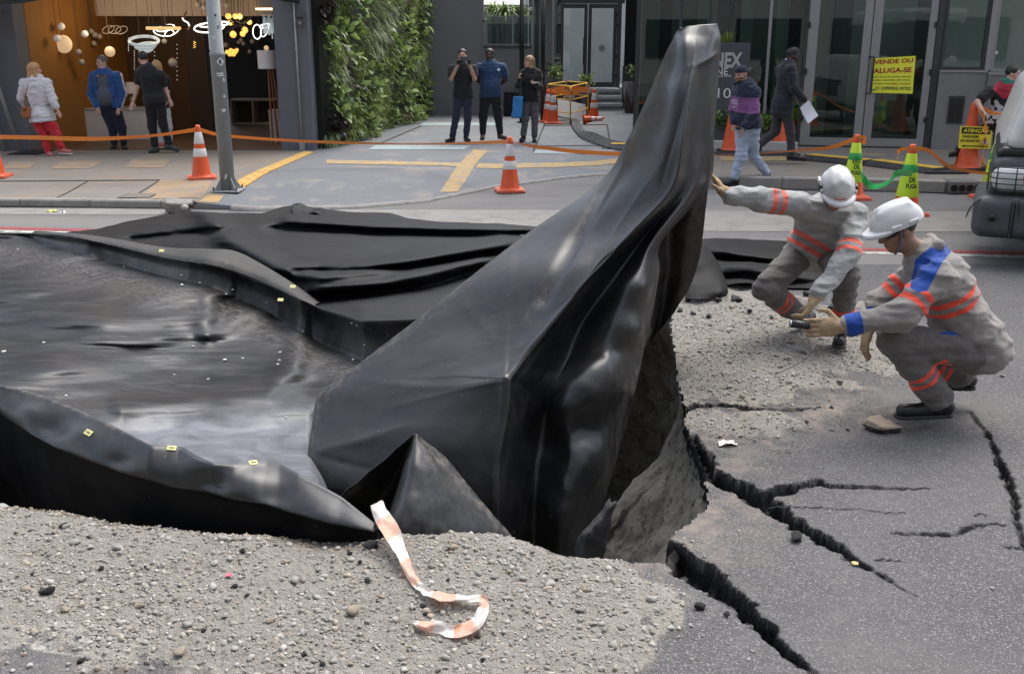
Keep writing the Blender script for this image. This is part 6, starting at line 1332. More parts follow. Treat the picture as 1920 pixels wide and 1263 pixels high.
# banner taped to the door
bn = thing('sale_banner', 'yellow for sale or rent banner taped to the right glass door', 'banner', onf(1.68, 1.2, -.03))
c_ = [(1637, 110), (1717, 105), (1711, 176), (1632, 174)]
def hitf(px, py, y):                                                  # point on the plane y metres in front of the block's front
    u, dy, dz = ray(px, py); d = np.array((u, dy, dz)); p0 = O_ + NF * y; t = ((p0 - np.array((0, 0, CAM_H))) @ NF) / (d @ NF); return np.array((0, 0, CAM_H)) + d * t
BW = pmat('yellow_banner_vinyl', (0.80, 0.80, 0.05), .55, var=.04); RI = pmat('banner_red_ink', (.36, .02, .02), .6); KI = pmat('banner_black_ink', (.02, .02, .02), .6)
q4 = [hitf(a, b, .045) for a, b in c_]; gs = np.linspace(0, 1, 14); Sb = np.array([[q4[0] * (1 - u) * (1 - v) + q4[1] * u * (1 - v) + q4[2] * u * v + q4[3] * (1 - u) * v for u in gs] for v in gs])
sh_ = obj('vinyl_sheet', Sb.reshape(-1, 3), grid_faces(14, 14), BW, bn)
def bline(txt, fx0, fx1, fy, h, m, bold=.02):
    P0 = lambda u, v: q4[0] * (1 - u) * (1 - v) + q4[1] * u * (1 - v) + q4[2] * u * v + q4[3] * (1 - u) * v
    a, b = P0(fx0, fy), P0(fx1, fy); ux = (b - a) / np.linalg.norm(b - a); uz = P0(.5, fy - .1) - P0(.5, fy); uz = uz - ux * (uz @ ux); uz /= np.linalg.norm(uz)
    lettering(txt, m, sh_, (a + b) / 2, ux, uz, width=np.linalg.norm(b - a), height=h * np.linalg.norm(P0(.5, 1) - P0(.5, 0)), bold=bold, off=.006)
bline('VENDE OU', .03, .95, .11, .125, RI, .03); bline('ALUGA-SE', .03, .93, .36, .14, RI, .03); bline('Loja 104 m\u00b2 c/2 banheiros, deposito,', .04, .94, .545, .055, KI, .012); bline('cozinha e cipo-direito 5.85 de altura.', .04, .93, .635, .055, KI, .012); bline('Contatar Levy-', .05, .46, .735, .055, KI, .012); bline('CRECI: 144 295-F', .47, .93, .735, .055, RI, .012); bline('(11)99932-9732', .12, .95, .875, .115, KI, .02)
MB().tube([hitf(1638, 169, .05), hitf(1638, 169, .053)], .022, 10).build('phone_symbol', pmat('banner_green_ink', (.05, .3, .12), .6), sh_)
# cement wall and windows to the right of the doors
cw = thing('cement_wall', 'low cement wall with big windows above it at the right edge', 'wall', onf(3.5, .16))
fb('wall_panel', (2.31, -.08, .1), (3.10, .12, 1.50), CONCG, cw); fb('wall_panel', (3.108, -.11, .1), (6.2, .12, 1.46), CONCG, cw); fb('sill', (2.31, -.10, 1.502), (3.10, .14, 1.54), ALU, cw); fb('sill', (3.108, -.13, 1.462), (6.2, .14, 1.51), ALU, cw)
for (a, b, z0) in ((2.36, 3.0, 1.545), (3.2, 4.6, 1.515), (4.7, 6.1, 1.515)):
    w_ = MB().box((a - .05, -.02, z0), (a, .1, 4.8), FM).box((b, -.02, z0), (b + .05, .1, 4.8), FM).box((a, -.02, z0), (b, .1, z0 + .05), FM).build('window', ALUD if a < 3 else ALU, cw); fb('pane', (a + .003, .03, z0 + .053), (b - .003, .045, 4.8), GLASS, w_)
fb('corner_post', (3.05, -.06, 1.545), (3.145, .12, 4.8), ALU, cw)
vg = thing('vent_grille', 'square louvred vent grille set in the cement wall', 'vent', onf(2.62, .68, -.1)); fb('frame', (2.52, -.10, .62), (2.78, -.082, 1.10), ALUD, vg)
for x in (2.545, 2.66):
    for k in range(12): fb('slat', (x, -.112, .66 + .034 * k), (x + .095, -.101, .682 + .034 * k), BLACKM, vg)
MB().add([hitf(1868, 99, .0) + NF * .01 + UF * a + UZ * b for a, b in ((-.035, 0), (0, -.035), (.035, 0), (0, .035))], [(0, 1, 2, 3)]).build('diamond_sticker', pmat('white_sticker', (.7, .7, .68), .6), cw)
# address sign
sg = thing('address_sign', 'dark grey sign slab with silver letters and the number 104', 'sign', onf(-1.6, .2, -.35)); SGM = pmat('sign_slate', (.055, .06, .068), .6, var=.06); fb('slab', (-2.25, -.42, .2), (-.985, -.30, 2.0), SGM, sg, .008)
SIL = pmat('brushed_letters', (.50, .51, .52), .35, .6); WHT = pmat('white_letters', (.68, .68, .68), .6)
def sline(t_, px0, px1, py, hpx, m, bold): a, b = hitf(px0, py, .424), hitf(px1, py, .424); lettering(t_, m, sg, (a + b) / 2, UF, UZ, width=np.linalg.norm(b - a), height=hpx * 18.3 / FPX, bold=bold, off=.004)
sline('NEX', 1338, 1392, 113, 27, SIL, .035); sline('NE', 1343, 1365, 134, 12, WHT, .0); sline('BELAS ARTES', 1343, 1371, 143, 3.2, WHT, .01); sline('104', 1346, 1386, 175, 18, WHT, -.005)
bd = thing('planting_bed', 'low bed edged in pale stone along the glass front', 'planter', onf(-1.2, .16, -.2)); fb('kerb_stone', (-2.6, -.75, .12), (-.06, -.60, .30), pmat('pale_edging', (.42, .40, .38), .8), bd, .01); fb('white_pebbles', (-2.6, -.597, .12), (-.06, -.02, .25), pmat('white_pebbles', (.5, .49, .47), .9, var=.4, vs=70, bump=.8, bs=90, bd=.01), bd)
for k, (px, py, s_) in enumerate(((1356, 250, 1.0), (1342, 252, .9), (1372, 254, .8), (1432, 250, .85), (1446, 252, .8), (1415, 256, .7))): leafy('bed_shrub', hitf(px, py, .35), 110, .20 * s_, .15, .06, 'broad', 'glossy shrub in the bed, %s' % ('just right of the raised plastic fold', 'partly hidden by the raised plastic fold', 'at the shin of the man in the hoodie', 'behind the walking man in the suit', 'right of the suited man\'s back leg', 'between the hoodie man and the suited man')[k], 'plant', stem=.2 * s_, bend=.3, seed=20 + k)
leafy('tall_grass', hitf(1362, 80, .2), 60, .10, .30, .012, 'moss', 'wispy green plant showing above the address sign', 'plant', bend=.3, seed=31)
# unseen block behind the photographer, added to darken reflections and shape ambient light
ob = thing('added_opposite_block', 'unseen office block added across the street to darken reflections, mirrored in the glass fronts', 'building', (0, -12, 0)); bx('facade', (-40, -13, -.05), (40, -12, 17), pmat('opposite_facade', (.27, .265, .257), .8, var=.15, vs=.3), ob)
for zi in range(5):
    for xi in range(-8, 9): w_ = bx('window', (xi * 4.4 - 1.5, -12.0, 1.2 + 3.0 * zi), (xi * 4.4 + 1.5, -11.93, 3.0 + 3.0 * zi), pmat('opposite_window', (.02, .023, .026), .15), ob)
tag(bx('opposite_pavement', (-160, -12, -.04), (160, -8, .13), CONCG, None), kind='structure')

for k, (x, y, z, e) in enumerate(((-7.55, 19.3, 2.45, 8), (-6.3, 19.2, 2.4, 4), (-5.0, 19.4, 2.4, 4))):      # light given by the shop's lit lamps
    ld = bpy.data.lights.new('shop_lamp_light', 'POINT'); ld.energy = e; ld.color = (1.0, .74, .46); ld.shadow_soft_size = .18; lo_ = bpy.data.objects.new('shop_lamp_light', ld); COL.objects.link(lo_); lo_.location = (x, y, z)
# ================================================================== STREET FURNITURE
OR = pmat('cone_orange', (0.74, 0.10, 0.025), 0.5, var=0.10, vs=5, stain=(7, 0.35, (0.40, 0.10, 0.05))); ORB = pmat('cone_orange_base', (0.62, 0.13, 0.07), 0.6, var=.15, vs=6, stain=(8, 0.5, (0.42, 0.16, 0.12)))
BAND = pmat('cone_white_band', (0.74, 0.73, 0.73), 0.45, var=0.08, vs=9, stain=(8, 0.3, (0.45, 0.43, 0.42))); LIME = pmat('lime_sleeve', (0.62, 0.85, 0.04), 0.5, var=.05); GRN = pmat('green_tape', (0.03, 0.38, 0.08), 0.5, var=.1); RUB = pmat('black_rubber', (0.022, 0.022, 0.024), 0.75, var=.25, stain=(5, .4, (.06, .058, .055)))
INK = pmat('black_print', (0.012, 0.012, 0.012), 0.6); OTAPE = pmat('orange_barrier_tape', (0.86, 0.26, 0.045), 0.45, var=0.08, vs=3, bump=.2, bs=30)
def cr_(z, h, r0, r1): return r0 + (r1 - r0) * z / h
def cone(name, label, loc, h=0.75, kind='white', rotz=0.0, group=None, basem=None, parts_txt=None):
    t_ = thing(name, label, 'traffic cone', loc, group, rotz); b = 0.20 * h / .75; k = h / .75
    m_ = MB(); n = 8; rr = .05 * k; poly = []
    for cx, cy, a0 in ((b - rr, b - rr, 0), (-b + rr, b - rr, 90), (-b + rr, -b + rr, 180), (b - rr, -b + rr, 270)):
        for q in range(4): a = math.radians(a0 + q * 30); poly.append((cx + rr * math.cos(a), cy + rr * math.sin(a)))
    m_.prism(poly, 0, .022 * k); m_.prism([(x * .93, y * .93) for x, y in poly], .0221 * k, .034 * k); obj('base', m_.v, m_.f, basem or ORB, t_, local=True)
    r0, r1 = .142 * k, .030 * k; zz = [.034, .05, .75]; R = lambda z: cr_(z, .75, .142, .032) * k
    def ringpart(nm, z0, z1, m, grow=0.0): q = MB(); q.lathe([(R(z0) + grow - (.002 if grow else 0), z0 * k), (R(z0) + grow, (z0 + .003) * k), (R(z1) + grow, (z1 - .003) * k), (R(z1) + grow - (.002 if grow else 0), z1 * k)], 28, cap=False); return obj(nm, q.v, q.f, m, t_, True, local=True)
    q = MB(); q.lathe([(.155 * k, .034 * k), (R(.05) + .004, .046 * k), (R(.07), .07 * k), (R(.66), .66 * k), (R(.67) + .003, .665 * k), (R(.74), .735 * k), (R(.75) - .006, .75 * k), (R(.75) - .012, .735 * k)], 28, cap=False); obj('body', q.v, q.f, OR, t_, True, local=True)
    if kind == 'white': ringpart('reflective_band', .31, .425, BAND, .003); ringpart('reflective_band', .49, .655, BAND, .003)
    elif kind == 'lime': ringpart('lime_sleeve', .20, .655, LIME, .004); ringpart('green_band', .46, .54, GRN, .007)
    return t_
def onsw(px, py): return GS(px, py)
c1 = cone('traffic_cone', 'orange and white cone on the pavement beside the street pole', onsw(379, 334), rotz=.3)
CG = 'orange and white cones'
copy_tree(c1, onsw(-8, 332), .1, 'orange and white cone cut off by the left edge of the photo', CG); c1['group'] = CG
copy_tree(c1, G(956, 358, .012), .15, 'orange and white cone alone on the road before the yellow painted cross', CG)
copy_tree(c1, onsw(1037, 232), .2, 'orange and white cone before the left leg of the yellow barrier', CG); copy_tree(c1, onsw(1027, 229), .5, 'orange and white cone mostly hidden behind another cone left of the yellow barrier', CG); copy_tree(c1, onsw(1113, 226), .1, 'orange and white cone at the right corner of the yellow barrier', CG)
fallen = copy_tree(c1, onsw(1095, 233) + np.array((0, 0, .10)), .0, 'fallen cone lying on its side under the yellow barrier by the cables', CG, scale=.65); fallen.rotation_euler = (math.radians(84), 0, math.radians(70))
p1 = cone('traffic_cone', 'plain orange cone on a black base left of the man in the hoodie', onsw(1368, 284), .78, 'plain', group='plain orange cones', basem=RUB); copy_tree(p1, onsw(1460, 278), .2, 'plain orange cone between the feet of the suited man', 'plain orange cones')
l1 = cone('traffic_cone', 'lime sleeved cone on the road beside the rear worker\'s helmet', G(1596, 372, .0), .85, 'lime', group='lime sleeved cones'); l2 = copy_tree(l1, G(1697, 402, 0), .1, 'lime sleeved cone standing right behind the front worker\'s helmet', 'lime sleeved cones'); l3 = copy_tree(l1, G(1858, 372, 0), .3, 'lime sleeved cone half hidden behind the white van\'s bumper', 'lime sleeved cones')
def conetext(c, txt, z, w, h):
    loc = np.array(c.location); k = .85 / .75; R = cr_(z / k, .75, .142, .032) * k + .007
    def warp(W):
        Rz = cr_((W[:, 2] - loc[2]) / k, .75, .142, .032) * k + .007; a = (W[:, 0] - loc[0]) / R; return np.stack([loc[0] + Rz * np.sin(a), loc[1] - Rz * np.cos(a), W[:, 2]], 1)
    lettering(txt, INK, c, loc + np.array((0, -R, z)), (1, 0, 0), (0, 0, 1), width=w, height=h, bold=.03, off=0, warp=warp)
for c in (l1, l2, l3): conetext(c, 'DE', .435, .075, .055); conetext(c, 'FUGA', .36, .14, .055)
for c in (l1, l3): conetext(c, 'ROTA', .50, .12, .05)
big = cone('traffic_cone', 'large plain orange cone on a black base behind the attention sign', onsw(1812, 318), 1.0, 'plain', basem=RUB)
# attention board
sY = float(big.location[1]) - .2; ab = thing('warning_sign', 'yellow attention pedestrian passage board hung on the large orange cone', 'sign', P(1826, 280, sY)); SY = pmat('sign_yellow', (0.78, 0.66, 0.03), .5, var=.03)
q = [P(1797, 278, sY), P(1857, 279.5, sY), P(1861, 238, sY), P(1801, 236.5, sY)]; q = [np.array((p[0], sY, p[2])) for p in q]
bk = [p + np.array((0, .012, 0)) for p in q]; obj('board', q + bk, [(0, 1, 2, 3), (5, 4, 7, 6), (1, 0, 4, 5), (2, 1, 5, 6), (3, 2, 6, 7), (0, 3, 7, 4)], SY, ab)
bf = lambda u, v: q[3] * (1 - u) * (1 - v) + q[2] * u * (1 - v) + q[1] * u * v + q[0] * (1 - u) * v
ux = (q[1] - q[0]) / np.linalg.norm(q[1] - q[0]); uz = np.cross((0, -1, 0), ux); uz = np.array((-ux[2], 0, ux[0]))
def plate(name, u0, v0, u1, v1, m, off=.003): p = [bf(u0, v1), bf(u1, v1), bf(u1, v0), bf(u0, v0)]; return obj(name, [x - np.array((0, off, 0)) for x in p], [(0, 1, 2, 3)], m, ab)
plate('header', .05, .05, .95, .34, INK); w_ = np.linalg.norm(q[1] - q[0]); h_ = np.linalg.norm(q[3] - q[0])
lettering('ATEN\u00c7\u00c3O', SY, ab, bf(.5, .19), ux, uz, width=w_ * .80, height=h_ * .23, bold=.04, off=.006); lettering('PASSAGEM', INK, ab, bf(.34, .46), ux, uz, width=w_ * .5, height=h_ * .12, bold=.03, off=.004); lettering('DE PEDESTRE', INK, ab, bf(.34, .655), ux, uz, width=w_ * .60, height=h_ * .12, bold=.03, off=.004)
tri = [bf(.66, .80), bf(.94, .80), bf(.80, .44)]; WH_ = pmat('sign_white', (.75, .74, .72), .5); obj('triangle', [p - np.array((0, .004, 0)) for p in tri], [(0, 1, 2)], pmat('sign_red', (.5, .06, .04), .5), ab); cen = sum(tri) / 3; obj('triangle_face', [cen + (p - cen) * .8 - np.array((0, .006, 0)) for p in tri], [(0, 1, 2)], WH_, ab)
mp = MB()
for a, b, r in (((.80, .60), (.80, .68), .014), ((.80, .68), (.77, .77), .009), ((.80, .68), (.83, .77), .009), ((.80, .62), (.76, .66), .008), ((.80, .62), (.84, .65), .008)): mp.tube([bf(*a) - np.array((0, .008, 0)), bf(*b) - np.array((0, .008, 0))], r, 5)
mp.ball(bf(.80, .56) - np.array((0, .008, 0)), .014, 8, 6).build('walking_figure', INK, ab)
plate('arrow_shaft', .14, .865, .92, .915, INK, .004); obj('arrow_head', [bf(.08, .89) - np.array((0, .005, 0)), bf(.18, .95) - np.array((0, .005, 0)), bf(.18, .83) - np.array((0, .005, 0))], [(0, 1, 2)], INK, ab)
# ribbons of tape strung between the cones
def ribbon(pts, w, m, label, n=60, twist=(), sag=0.0, name='barrier_tape'):
    """pts: world points; w width; twist: (position, angle) pairs"""
    C = spline(np.array(pts), n); tn = np.gradient(C, axis=0); tn /= np.linalg.norm(tn, axis=1, keepdims=True); ang = np.interp(np.linspace(0, 1, n), [a for a, _ in twist] or [0], [b for _, b in twist] or [0]); ang = ang + .15 * np.sin(np.linspace(0, 9, n))
    up_ = np.array((0, 0, 1.0)) - tn * tn[:, 2:3]; up_ /= np.linalg.norm(up_, axis=1, keepdims=True); sd_ = np.cross(tn, up_); d = up_ * np.cos(ang)[:, None] + sd_ * np.sin(ang)[:, None]
    V = np.stack([C - d * w / 2, C + sd_ * .004, C + d * w / 2], 1); return solo(name, V.reshape(-1, 3), grid_faces(n, 3), m, label, 'tape', smooth=True)
def top(c, f=.94, h=.75): return np.array(c.location) + np.array((0, 0, h * f))
t1 = top(c1); pole_xy = GS(428, 358); cm = bpy.data.objects; mid = [o for o in bpy.data.objects if o.get('label', '').startswith('orange and white cone alone')][0]; t3 = top(mid)
kY = FY - .04
ribbon([P(-60, 256, 14.0), P(60, 258, 14.05), P(180, 260.5, 14.1), P(290, 254, 14.2), t1 + (-.03, -.02, -.02)], .062, OTAPE, 'orange tape running from the left edge to the cone by the street pole', twist=[(0, 0), (.4, .3), (.7, .9), (1, .2)])
ribbon([t1 + (.03, -.02, -.02), P(420, 254, 14.6), P(520, 262, 15.2), P(640, 267.5, 15.5), P(780, 270, 15.3), P(880, 268, 14.7), t3 + (-.04, -.02, -.02)], .055, OTAPE, 'orange tape running from the pole cone past the green wall to the middle cone', 90, twist=[(0, .3), (.5, .8), (.62, 1.25), (1, .4)])
ribbon([t3 + (.04, -.02, -.02), P(985, 272, 13.9), P(1020, 277, 13.9), P(1080, 284, 13.8), P(1150, 288, 13.6), P(1260, 292, 13.4), P(1330, 292, 13.3)], .06, OTAPE, 'orange tape running from the middle cone behind the raised plastic fold', twist=[(0, 1.2), (.3, .5), (1, .1)])
lt = np.array(l1.location) + np.array((0, 0, .81)); l2t = np.array(l2.location) + np.array((0, 0, .80))
ribbon([P(1330, 292, 14.6), P(1420, 288, 14.5), P(1500, 282, 14.2), P(1560, 276, 13.8), lt + (0, -.04, 0), lt + (.12, .02, -.02), lt + (.10, .05, -.09)], .055, OTAPE, 'orange tape running from the hoodie man to the left lime cone', twist=[(0, 1.2), (.4, .9), (.8, .2), (1, 0)])
ribbon([l2t + (-.16, .02, -.13), l2t + (-.15, .0, -.02), l2t + (0, -.045, .0), l2t + (.2, 0, -.03), P(1780, 312, 12.6), P(1832, 323, 13.2), P(1880, 328, 13.6)], .045, OTAPE, 'orange tape trailing right from the lime cone behind the front worker', twist=[(0, 0), (.4, .3), (1, .7)])
ribbon([lt + (0.02, -.06, -.28), P(1614, 325, 11.75), P(1628, 345, 11.6), P(1642, 350, 11.5), P(1665, 342, 11.2), P(1682, 325, 10.9), l2t + (0, -.075, -.29)], .075, GRN, 'green tape sagging between the two lime cones', twist=[(0, .2), (.5, -.5), (1, 0)])
ribbon([np.array(big.location) + (0.02, -.07, .93), P(1836, 240, sY - .1) + np.array((.1, 0, 0)), P(1842, 300, sY + .05), P(1852, 316, sY)], .05, OTAPE, 'orange tape hanging from the top of the large orange cone', twist=[(0, 0), (1, .6)])
ribbon([np.array(big.location) + (0.03, -.07, .95), P(1870, 214, sY - .05), P(1915, 214, sY - .1)], .05, OTAPE, 'orange tape stretching from the large cone towards the white van', twist=[(0, 0), (1, .3)])
# ---- yellow barrier round the open manhole
yb = thing('safety_barrier', 'folding yellow tube barrier wrapped with orange tape round an open manhole', 'barrier', onsw(1065, 230)); YT = pmat('yellow_tube', (0.72, 0.42, 0.02), .45, var=.1)
A_, B_, C_ = onsw(1026, 227), onsw(1069, 233), onsw(1102, 222); D_ = A_ + C_ - B_
for a, b in ((A_, B_), (B_, C_), (C_, D_), (D_, A_)):
    h0 = .86; pn = MB().tube([a + (0, 0, 0), a + (0, 0, h0 - .05), a * .94 + b * .06 + (0, 0, h0), a * .06 + b * .94 + (0, 0, h0), b + (0, 0, h0 - .05), b + (0, 0, 0)], .017, 8).build('barrier_panel', YT, yb, True)
    for z in (.25, .55): MB().tube([a * .98 + b * .02 + (0, 0, z), a * .02 + b * .98 + (0, 0, z)], .012, 6).build('rail', YT, pn, True)
V = []; n = 33
ring_ = [A_, B_, C_, D_, A_]; pts = np.concatenate([np.linspace(a, b, 9)[:-1] for a, b in zip(ring_[:-1], ring_[1:])] + [A_[None]]); cen_ = (A_ + C_) / 2
pts = pts + (pts - cen_) * .04
V = np.stack([pts + (0, 0, .66) + .015 * np.sin(np.arange(len(pts)) * 1.7)[:, None] * np.array((0, 0, 1)), pts + (0, 0, .76)], 1); obj('tape_wrap', V.reshape(-1, 3), grid_faces(len(pts), 2), OTAPE, yb)
brd = thing('cover_board', 'grey manhole cover board leaning inside the yellow barrier', 'board', onsw(1072, 226)); a, b = onsw(1045, 226), onsw(1100, 226); bxv = MB().box((-.36, 0, -.02), (.36, .62, .02), Matrix.Translation(Vector((a + b) / 2 + np.array((0, -.05, .03)))) @ Matrix.Rotation(math.radians(38), 4, 'X') @ Matrix.Rotation(.25, 4, 'Y')).build('panel', pmat('grey_board', (.24, .24, .24), .8, var=.2), brd)
MB().lathe([(.0001, 0), (.34, .0), (.34, .004), (.0001, .004)], 20, onsw(1062, 230) + np.array((0, 0, .003)), False).solo('manhole', BLACKM, 'open dark manhole under the yellow barrier', 'manhole')
# cables coming out of the manhole
cb_ = thing('cable_bundle', 'bundle of thick black cables snaking out of the manhole across the drive', 'cables', onsw(1110, 255)); CABM = pmat('black_cable', (.035, .035, .038), .5, var=.3)
for k in range(9):
    o = (k - 4) * 3.2; MB().tube(spline([onsw(1068 + o * .1, 228) + (0, 0, -.05), onsw(1076 + o * .3, 233) + (0, 0, .10 + .01 * (k % 3)), onsw(1085 + o * .8, 245 + o * .2) + (0, 0, .035), onsw(1104 + o * .9, 257 - o * .35) + (0, 0, .03 + .012 * (k % 2)), onsw(1130 + o * .4, 268 - o * .5) + (0, 0, .03), onsw(1160 + o * .2, 276 - o * .5) + (0, 0, .03), onsw(1230, 284 - o * .5) + (0, 0, .03)], 40), .016, 6).build('cable', CABM, cb_, True)
# rubber cable ramps, black with yellow tops
RY = worn_paint('ramp_yellow', (0.66, 0.40, 0.05), (0.25, 0.17, 0.05), .40, 8.0)
def ramp(p0, p1, label, w=.55, h=.075, rz=0):
    a, b = np.array(p0), np.array(p1); u = b - a; L = np.linalg.norm(u[:2]); u = u / L; u[2] = 0; v = np.array((-u[1], u[0], 0)); t_ = thing('cable_ramp', label, 'cable ramp', (a + b) / 2, 'rubber cable ramps'); z0 = np.array((0, 0, .005)); n_ = 10; V = []; prof = [(0, 0), (0.02, .03), (.16, h), (.40, h), (.54, .03), (.55, 0)]
    for k in range(n_ * 2 + 1):
        for (y, z) in prof: V.append(a + u * L * k / (n_ * 2) + v * y * w / .55 + z0 + np.array((0, 0, z - (.006 if k % 2 and .02 <= y < .5 and z > .02 and y < .2 else 0))))
    m_ = len(prof); F = [(k * m_ + j, (k + 1) * m_ + j, (k + 1) * m_ + j + 1, k * m_ + j + 1) for k in range(n_ * 2) for j in range(m_ - 1)] + [tuple(range(m_)), tuple(reversed(range(n_ * 2 * m_, (n_ * 2 + 1) * m_)))]
    obj('rubber_body', V, F, RUB, t_); q_ = [a + u * .02 + v * .165, a + u * (L - .02) + v * .165, a + u * (L - .02) + v * .40, a + u * .02 + v * .40]; zt_ = z0[2] + h
    Vt = [(p[0], p[1], p[2] + zt_ + .001) for p in q_] + [(p[0], p[1], p[2] + zt_ + .008) for p in q_]; obj('yellow_lid', Vt, [(4, 5, 6, 7), (0, 1, 5, 4), (1, 2, 6, 5), (2, 3, 7, 6), (3, 0, 4, 7)], RY, t_)
ramp(onsw(1498, 301), onsw(1612, 312), 'leftmost rubber cable ramp, at the heels of the suited man'); ramp(onsw(1615, 311), onsw(1738, 327), 'middle rubber cable ramp with a bent yellow lid before the glass doors')
rp = thing('cable_mat', 'plain black rubber mats leading from the cable ramp to the large cone', 'mat', onsw(1780, 324)); 
for px in (1752, 1790): a = onsw(px, 325); bx('mat_piece', (a[0] - .17, a[1] - .12, a[2] + .003), (a[0] + .17, a[1] + .24, a[2] + .045), RUB, rp, .012)
mt = thing('rubber_mat', 'black rubber mats with a faint edge under the feet of the suited man', 'mat', onsw(1430, 290)); a = onsw(1400, 291); bx('mat_piece', (a[0] - .5, a[1] - .10, a[2] + .003), (a[0] + .9, a[1] + .35, a[2] + .022), RUB, mt, .006)
# wedge ramp at the end of the cables
wr_ = thing('cable_ramp', 'black and yellow ramp end peeping out left of the raised plastic fold', 'cable ramp', onsw(1150, 278)); a = onsw(1140, 279); obj('rubber_body', [a + (-.12, 0, 0), a + (.5, -.1, 0), a + (.5, .5, 0), a + (-.05, .5, 0), a + (.05, .1, .07), a + (.5, .1, .07), a + (.5, .4, .07), a + (.08, .4, .07)], [(0, 1, 5, 4), (1, 2, 6, 5), (2, 3, 7, 6), (3, 0, 4, 7), (4, 5, 6, 7)], RUB, wr_); obj('yellow_lid', [a + (.07, .12, .074), a + (.5, .12, .074), a + (.5, .38, .074), a + (.1, .38, .074)], [(0, 1, 2, 3)], RY, wr_)
# ---- kerb drain with four pipe mouths
kd = thing('kerb_drain', 'kerb block with a row of four dark round drain mouths', 'drain', G(1802, 360, 0)); a = G(1772, 362, 0); b = G(1836, 364, 0); yk = min(a[1], b[1]) - .02
KC = pmat('drain_concrete', (.13, .125, .118), .9, var=.3, vs=6, bump=.5); m_ = MB(); m_.bbox((a[0], yk - .02, .005), (b[0], yk + .30, .178), .012); m_.build('block', KC, kd)
for k in range(4): x = a[0] + (b[0] - a[0]) * (k + .5) / 4; MB().tube([(x, yk - .028, .088), (x, yk - .022, .088)], .052, 16).build('pipe_mouth', pmat('drain_hole', (.006, .006, .006), .9), kd); MB().tube([(x + .054 * math.cos(t_), yk - .027, .088 + .054 * math.sin(t_)) for t_ in np.linspace(0, 2 * PI, 17)], .006, 5, False).build('pipe_rim', KC, kd)
# kerb stones along the street: blocks with joints, chipped
KS = pmat('kerb_granite', (.27, .255, .235), .9, var=.25, vs=5, bump=.6, bs=40, bd=.008, stain=(3, .6, (.15, .14, .128)))
def kerbrun(x0, x1, L, h):
    x = x0
    while x < x1:
        l = L * rnd.uniform(.85, 1.1); xe = min(x + l, x1)
        if xe - x < .2: break
        y0, y1 = float(kerb_y(x)), float(kerb_y(xe)); rz = math.atan2(y1 - y0, xe - x); M = Matrix.Translation((x, y0 - .015 + rnd.uniform(-.008, .008), 0)) @ Matrix.Rotation(rz, 4, 'Z'); LL = math.hypot(xe - x, y1 - y0)
        bm_ = MB().bbox((.006, 0, .0), (LL - .006, .15, h + .006 + rnd.uniform(-.004, .004)), .018, M); bm_.build('kerb_stone', KS, pave); x = xe
kerbrun(-9.2, float(G(352, 392, 0)[0]), .98, .10); kerbrun(float(G(1338, 354, 0)[0]), float(a[0]) - .01, .95, .17); kerbrun(float(b[0]) + .01, 8.5, .95, .17)
rb = thing('rubble_heap', 'small broken chunk of kerb with litter beside the street pole', 'rubble', G(335, 388, .05)); sd = SDF(); c = G(335, 386, .09); sd.box(c, (.16, .10, .07), frame((.15, -.2, 1), (1, .2, 0)), .02); V, F = sd.mesh(.014, lambda p: .02 * fbm(p, 9, 3, 3)); obj('chunk', V, F, KS, rb)
for k, (px, py) in enumerate(((352, 378), (358, 386), (347, 388), (362, 381))): c = G(px, py, .10); sd = SDF(); sd.ell(c, (.05, .03, .03)); V, F = sd.mesh(.01, lambda p: .012 * fbm(p, 20, 2, k)); obj('fragment', V, F, (KS, BROWN, pmat('pale_litter', (.5, .48, .43), .8), CORD)[k], rb)
mh = thing('utility_cover', 'worn utility cover set in the pavement left of the street pole', 'cover', onsw(265, 366)); a = onsw(268, 370); bx('frame', (a[0] - .30, a[1] - .1, a[2] - .01), (a[0] + .12, a[1] + .32, a[2] + .007), pmat('iron_frame', (.06, .055, .05), .8, var=.4), mh); bx('lid', (a[0] - .27, a[1] - .07, a[2]), (a[0] + .09, a[1] + .29, a[2] + .012), pmat('cover_concrete', (.17, .15, .125), .9, var=.3, vs=7), mh)
# ---- street pole
PM = pmat('weathered_pole_paint', (.26, .275, .275), .55, .1, var=.15, vs=3, bump=.2, bs=30, stain=(4, .6, (.23, .235, .225))); sp_ = thing('street_pole', 'tall grey steel street pole spotted with small stickers on the pavement edge', 'pole', pole_xy); x0, y0, z0 = pole_xy
MB().lathe([(.096, .02), (.094, 1.75), (.099, 1.755), (.099, 1.79), (.086, 1.80), (.082, 5.5)], 24, (x0, y0, z0)).build('shaft', PM, sp_, True); bx('base_plate', (x0 - .19, y0 - .19, z0 + .002), (x0 + .19, y0 + .19, z0 + .022), PM, sp_, .006)
for k in range(4):
    a = PI / 4 + k * PI / 2; M = Matrix.Translation((x0, y0, z0)) @ Matrix.Rotation(a, 4, 'Z'); MB().add([M @ Vector(p) for p in ((.09, -.006, .022), (.21, -.006, .022), (.09, -.006, .19), (.09, .006, .022), (.21, .006, .022), (.09, .006, .19))], [(0, 1, 2), (5, 4, 3), (0, 3, 4, 1), (1, 4, 5, 2), (2, 5, 3, 0)]).build('gusset', PM, sp_)
    MB().tube([M @ Vector((.215, 0, .0)) + Vector((0, 0, 0)), M @ Vector((.215, 0, .07))], .011, 8).build('bolt', ALUD, sp_)
STW = pmat('sticker_white', (.62, .62, .60), .6); STD = pmat('sticker_print', (.06, .06, .065), .6); STB = pmat('sticker_blue', (.08, .16, .5), .6)
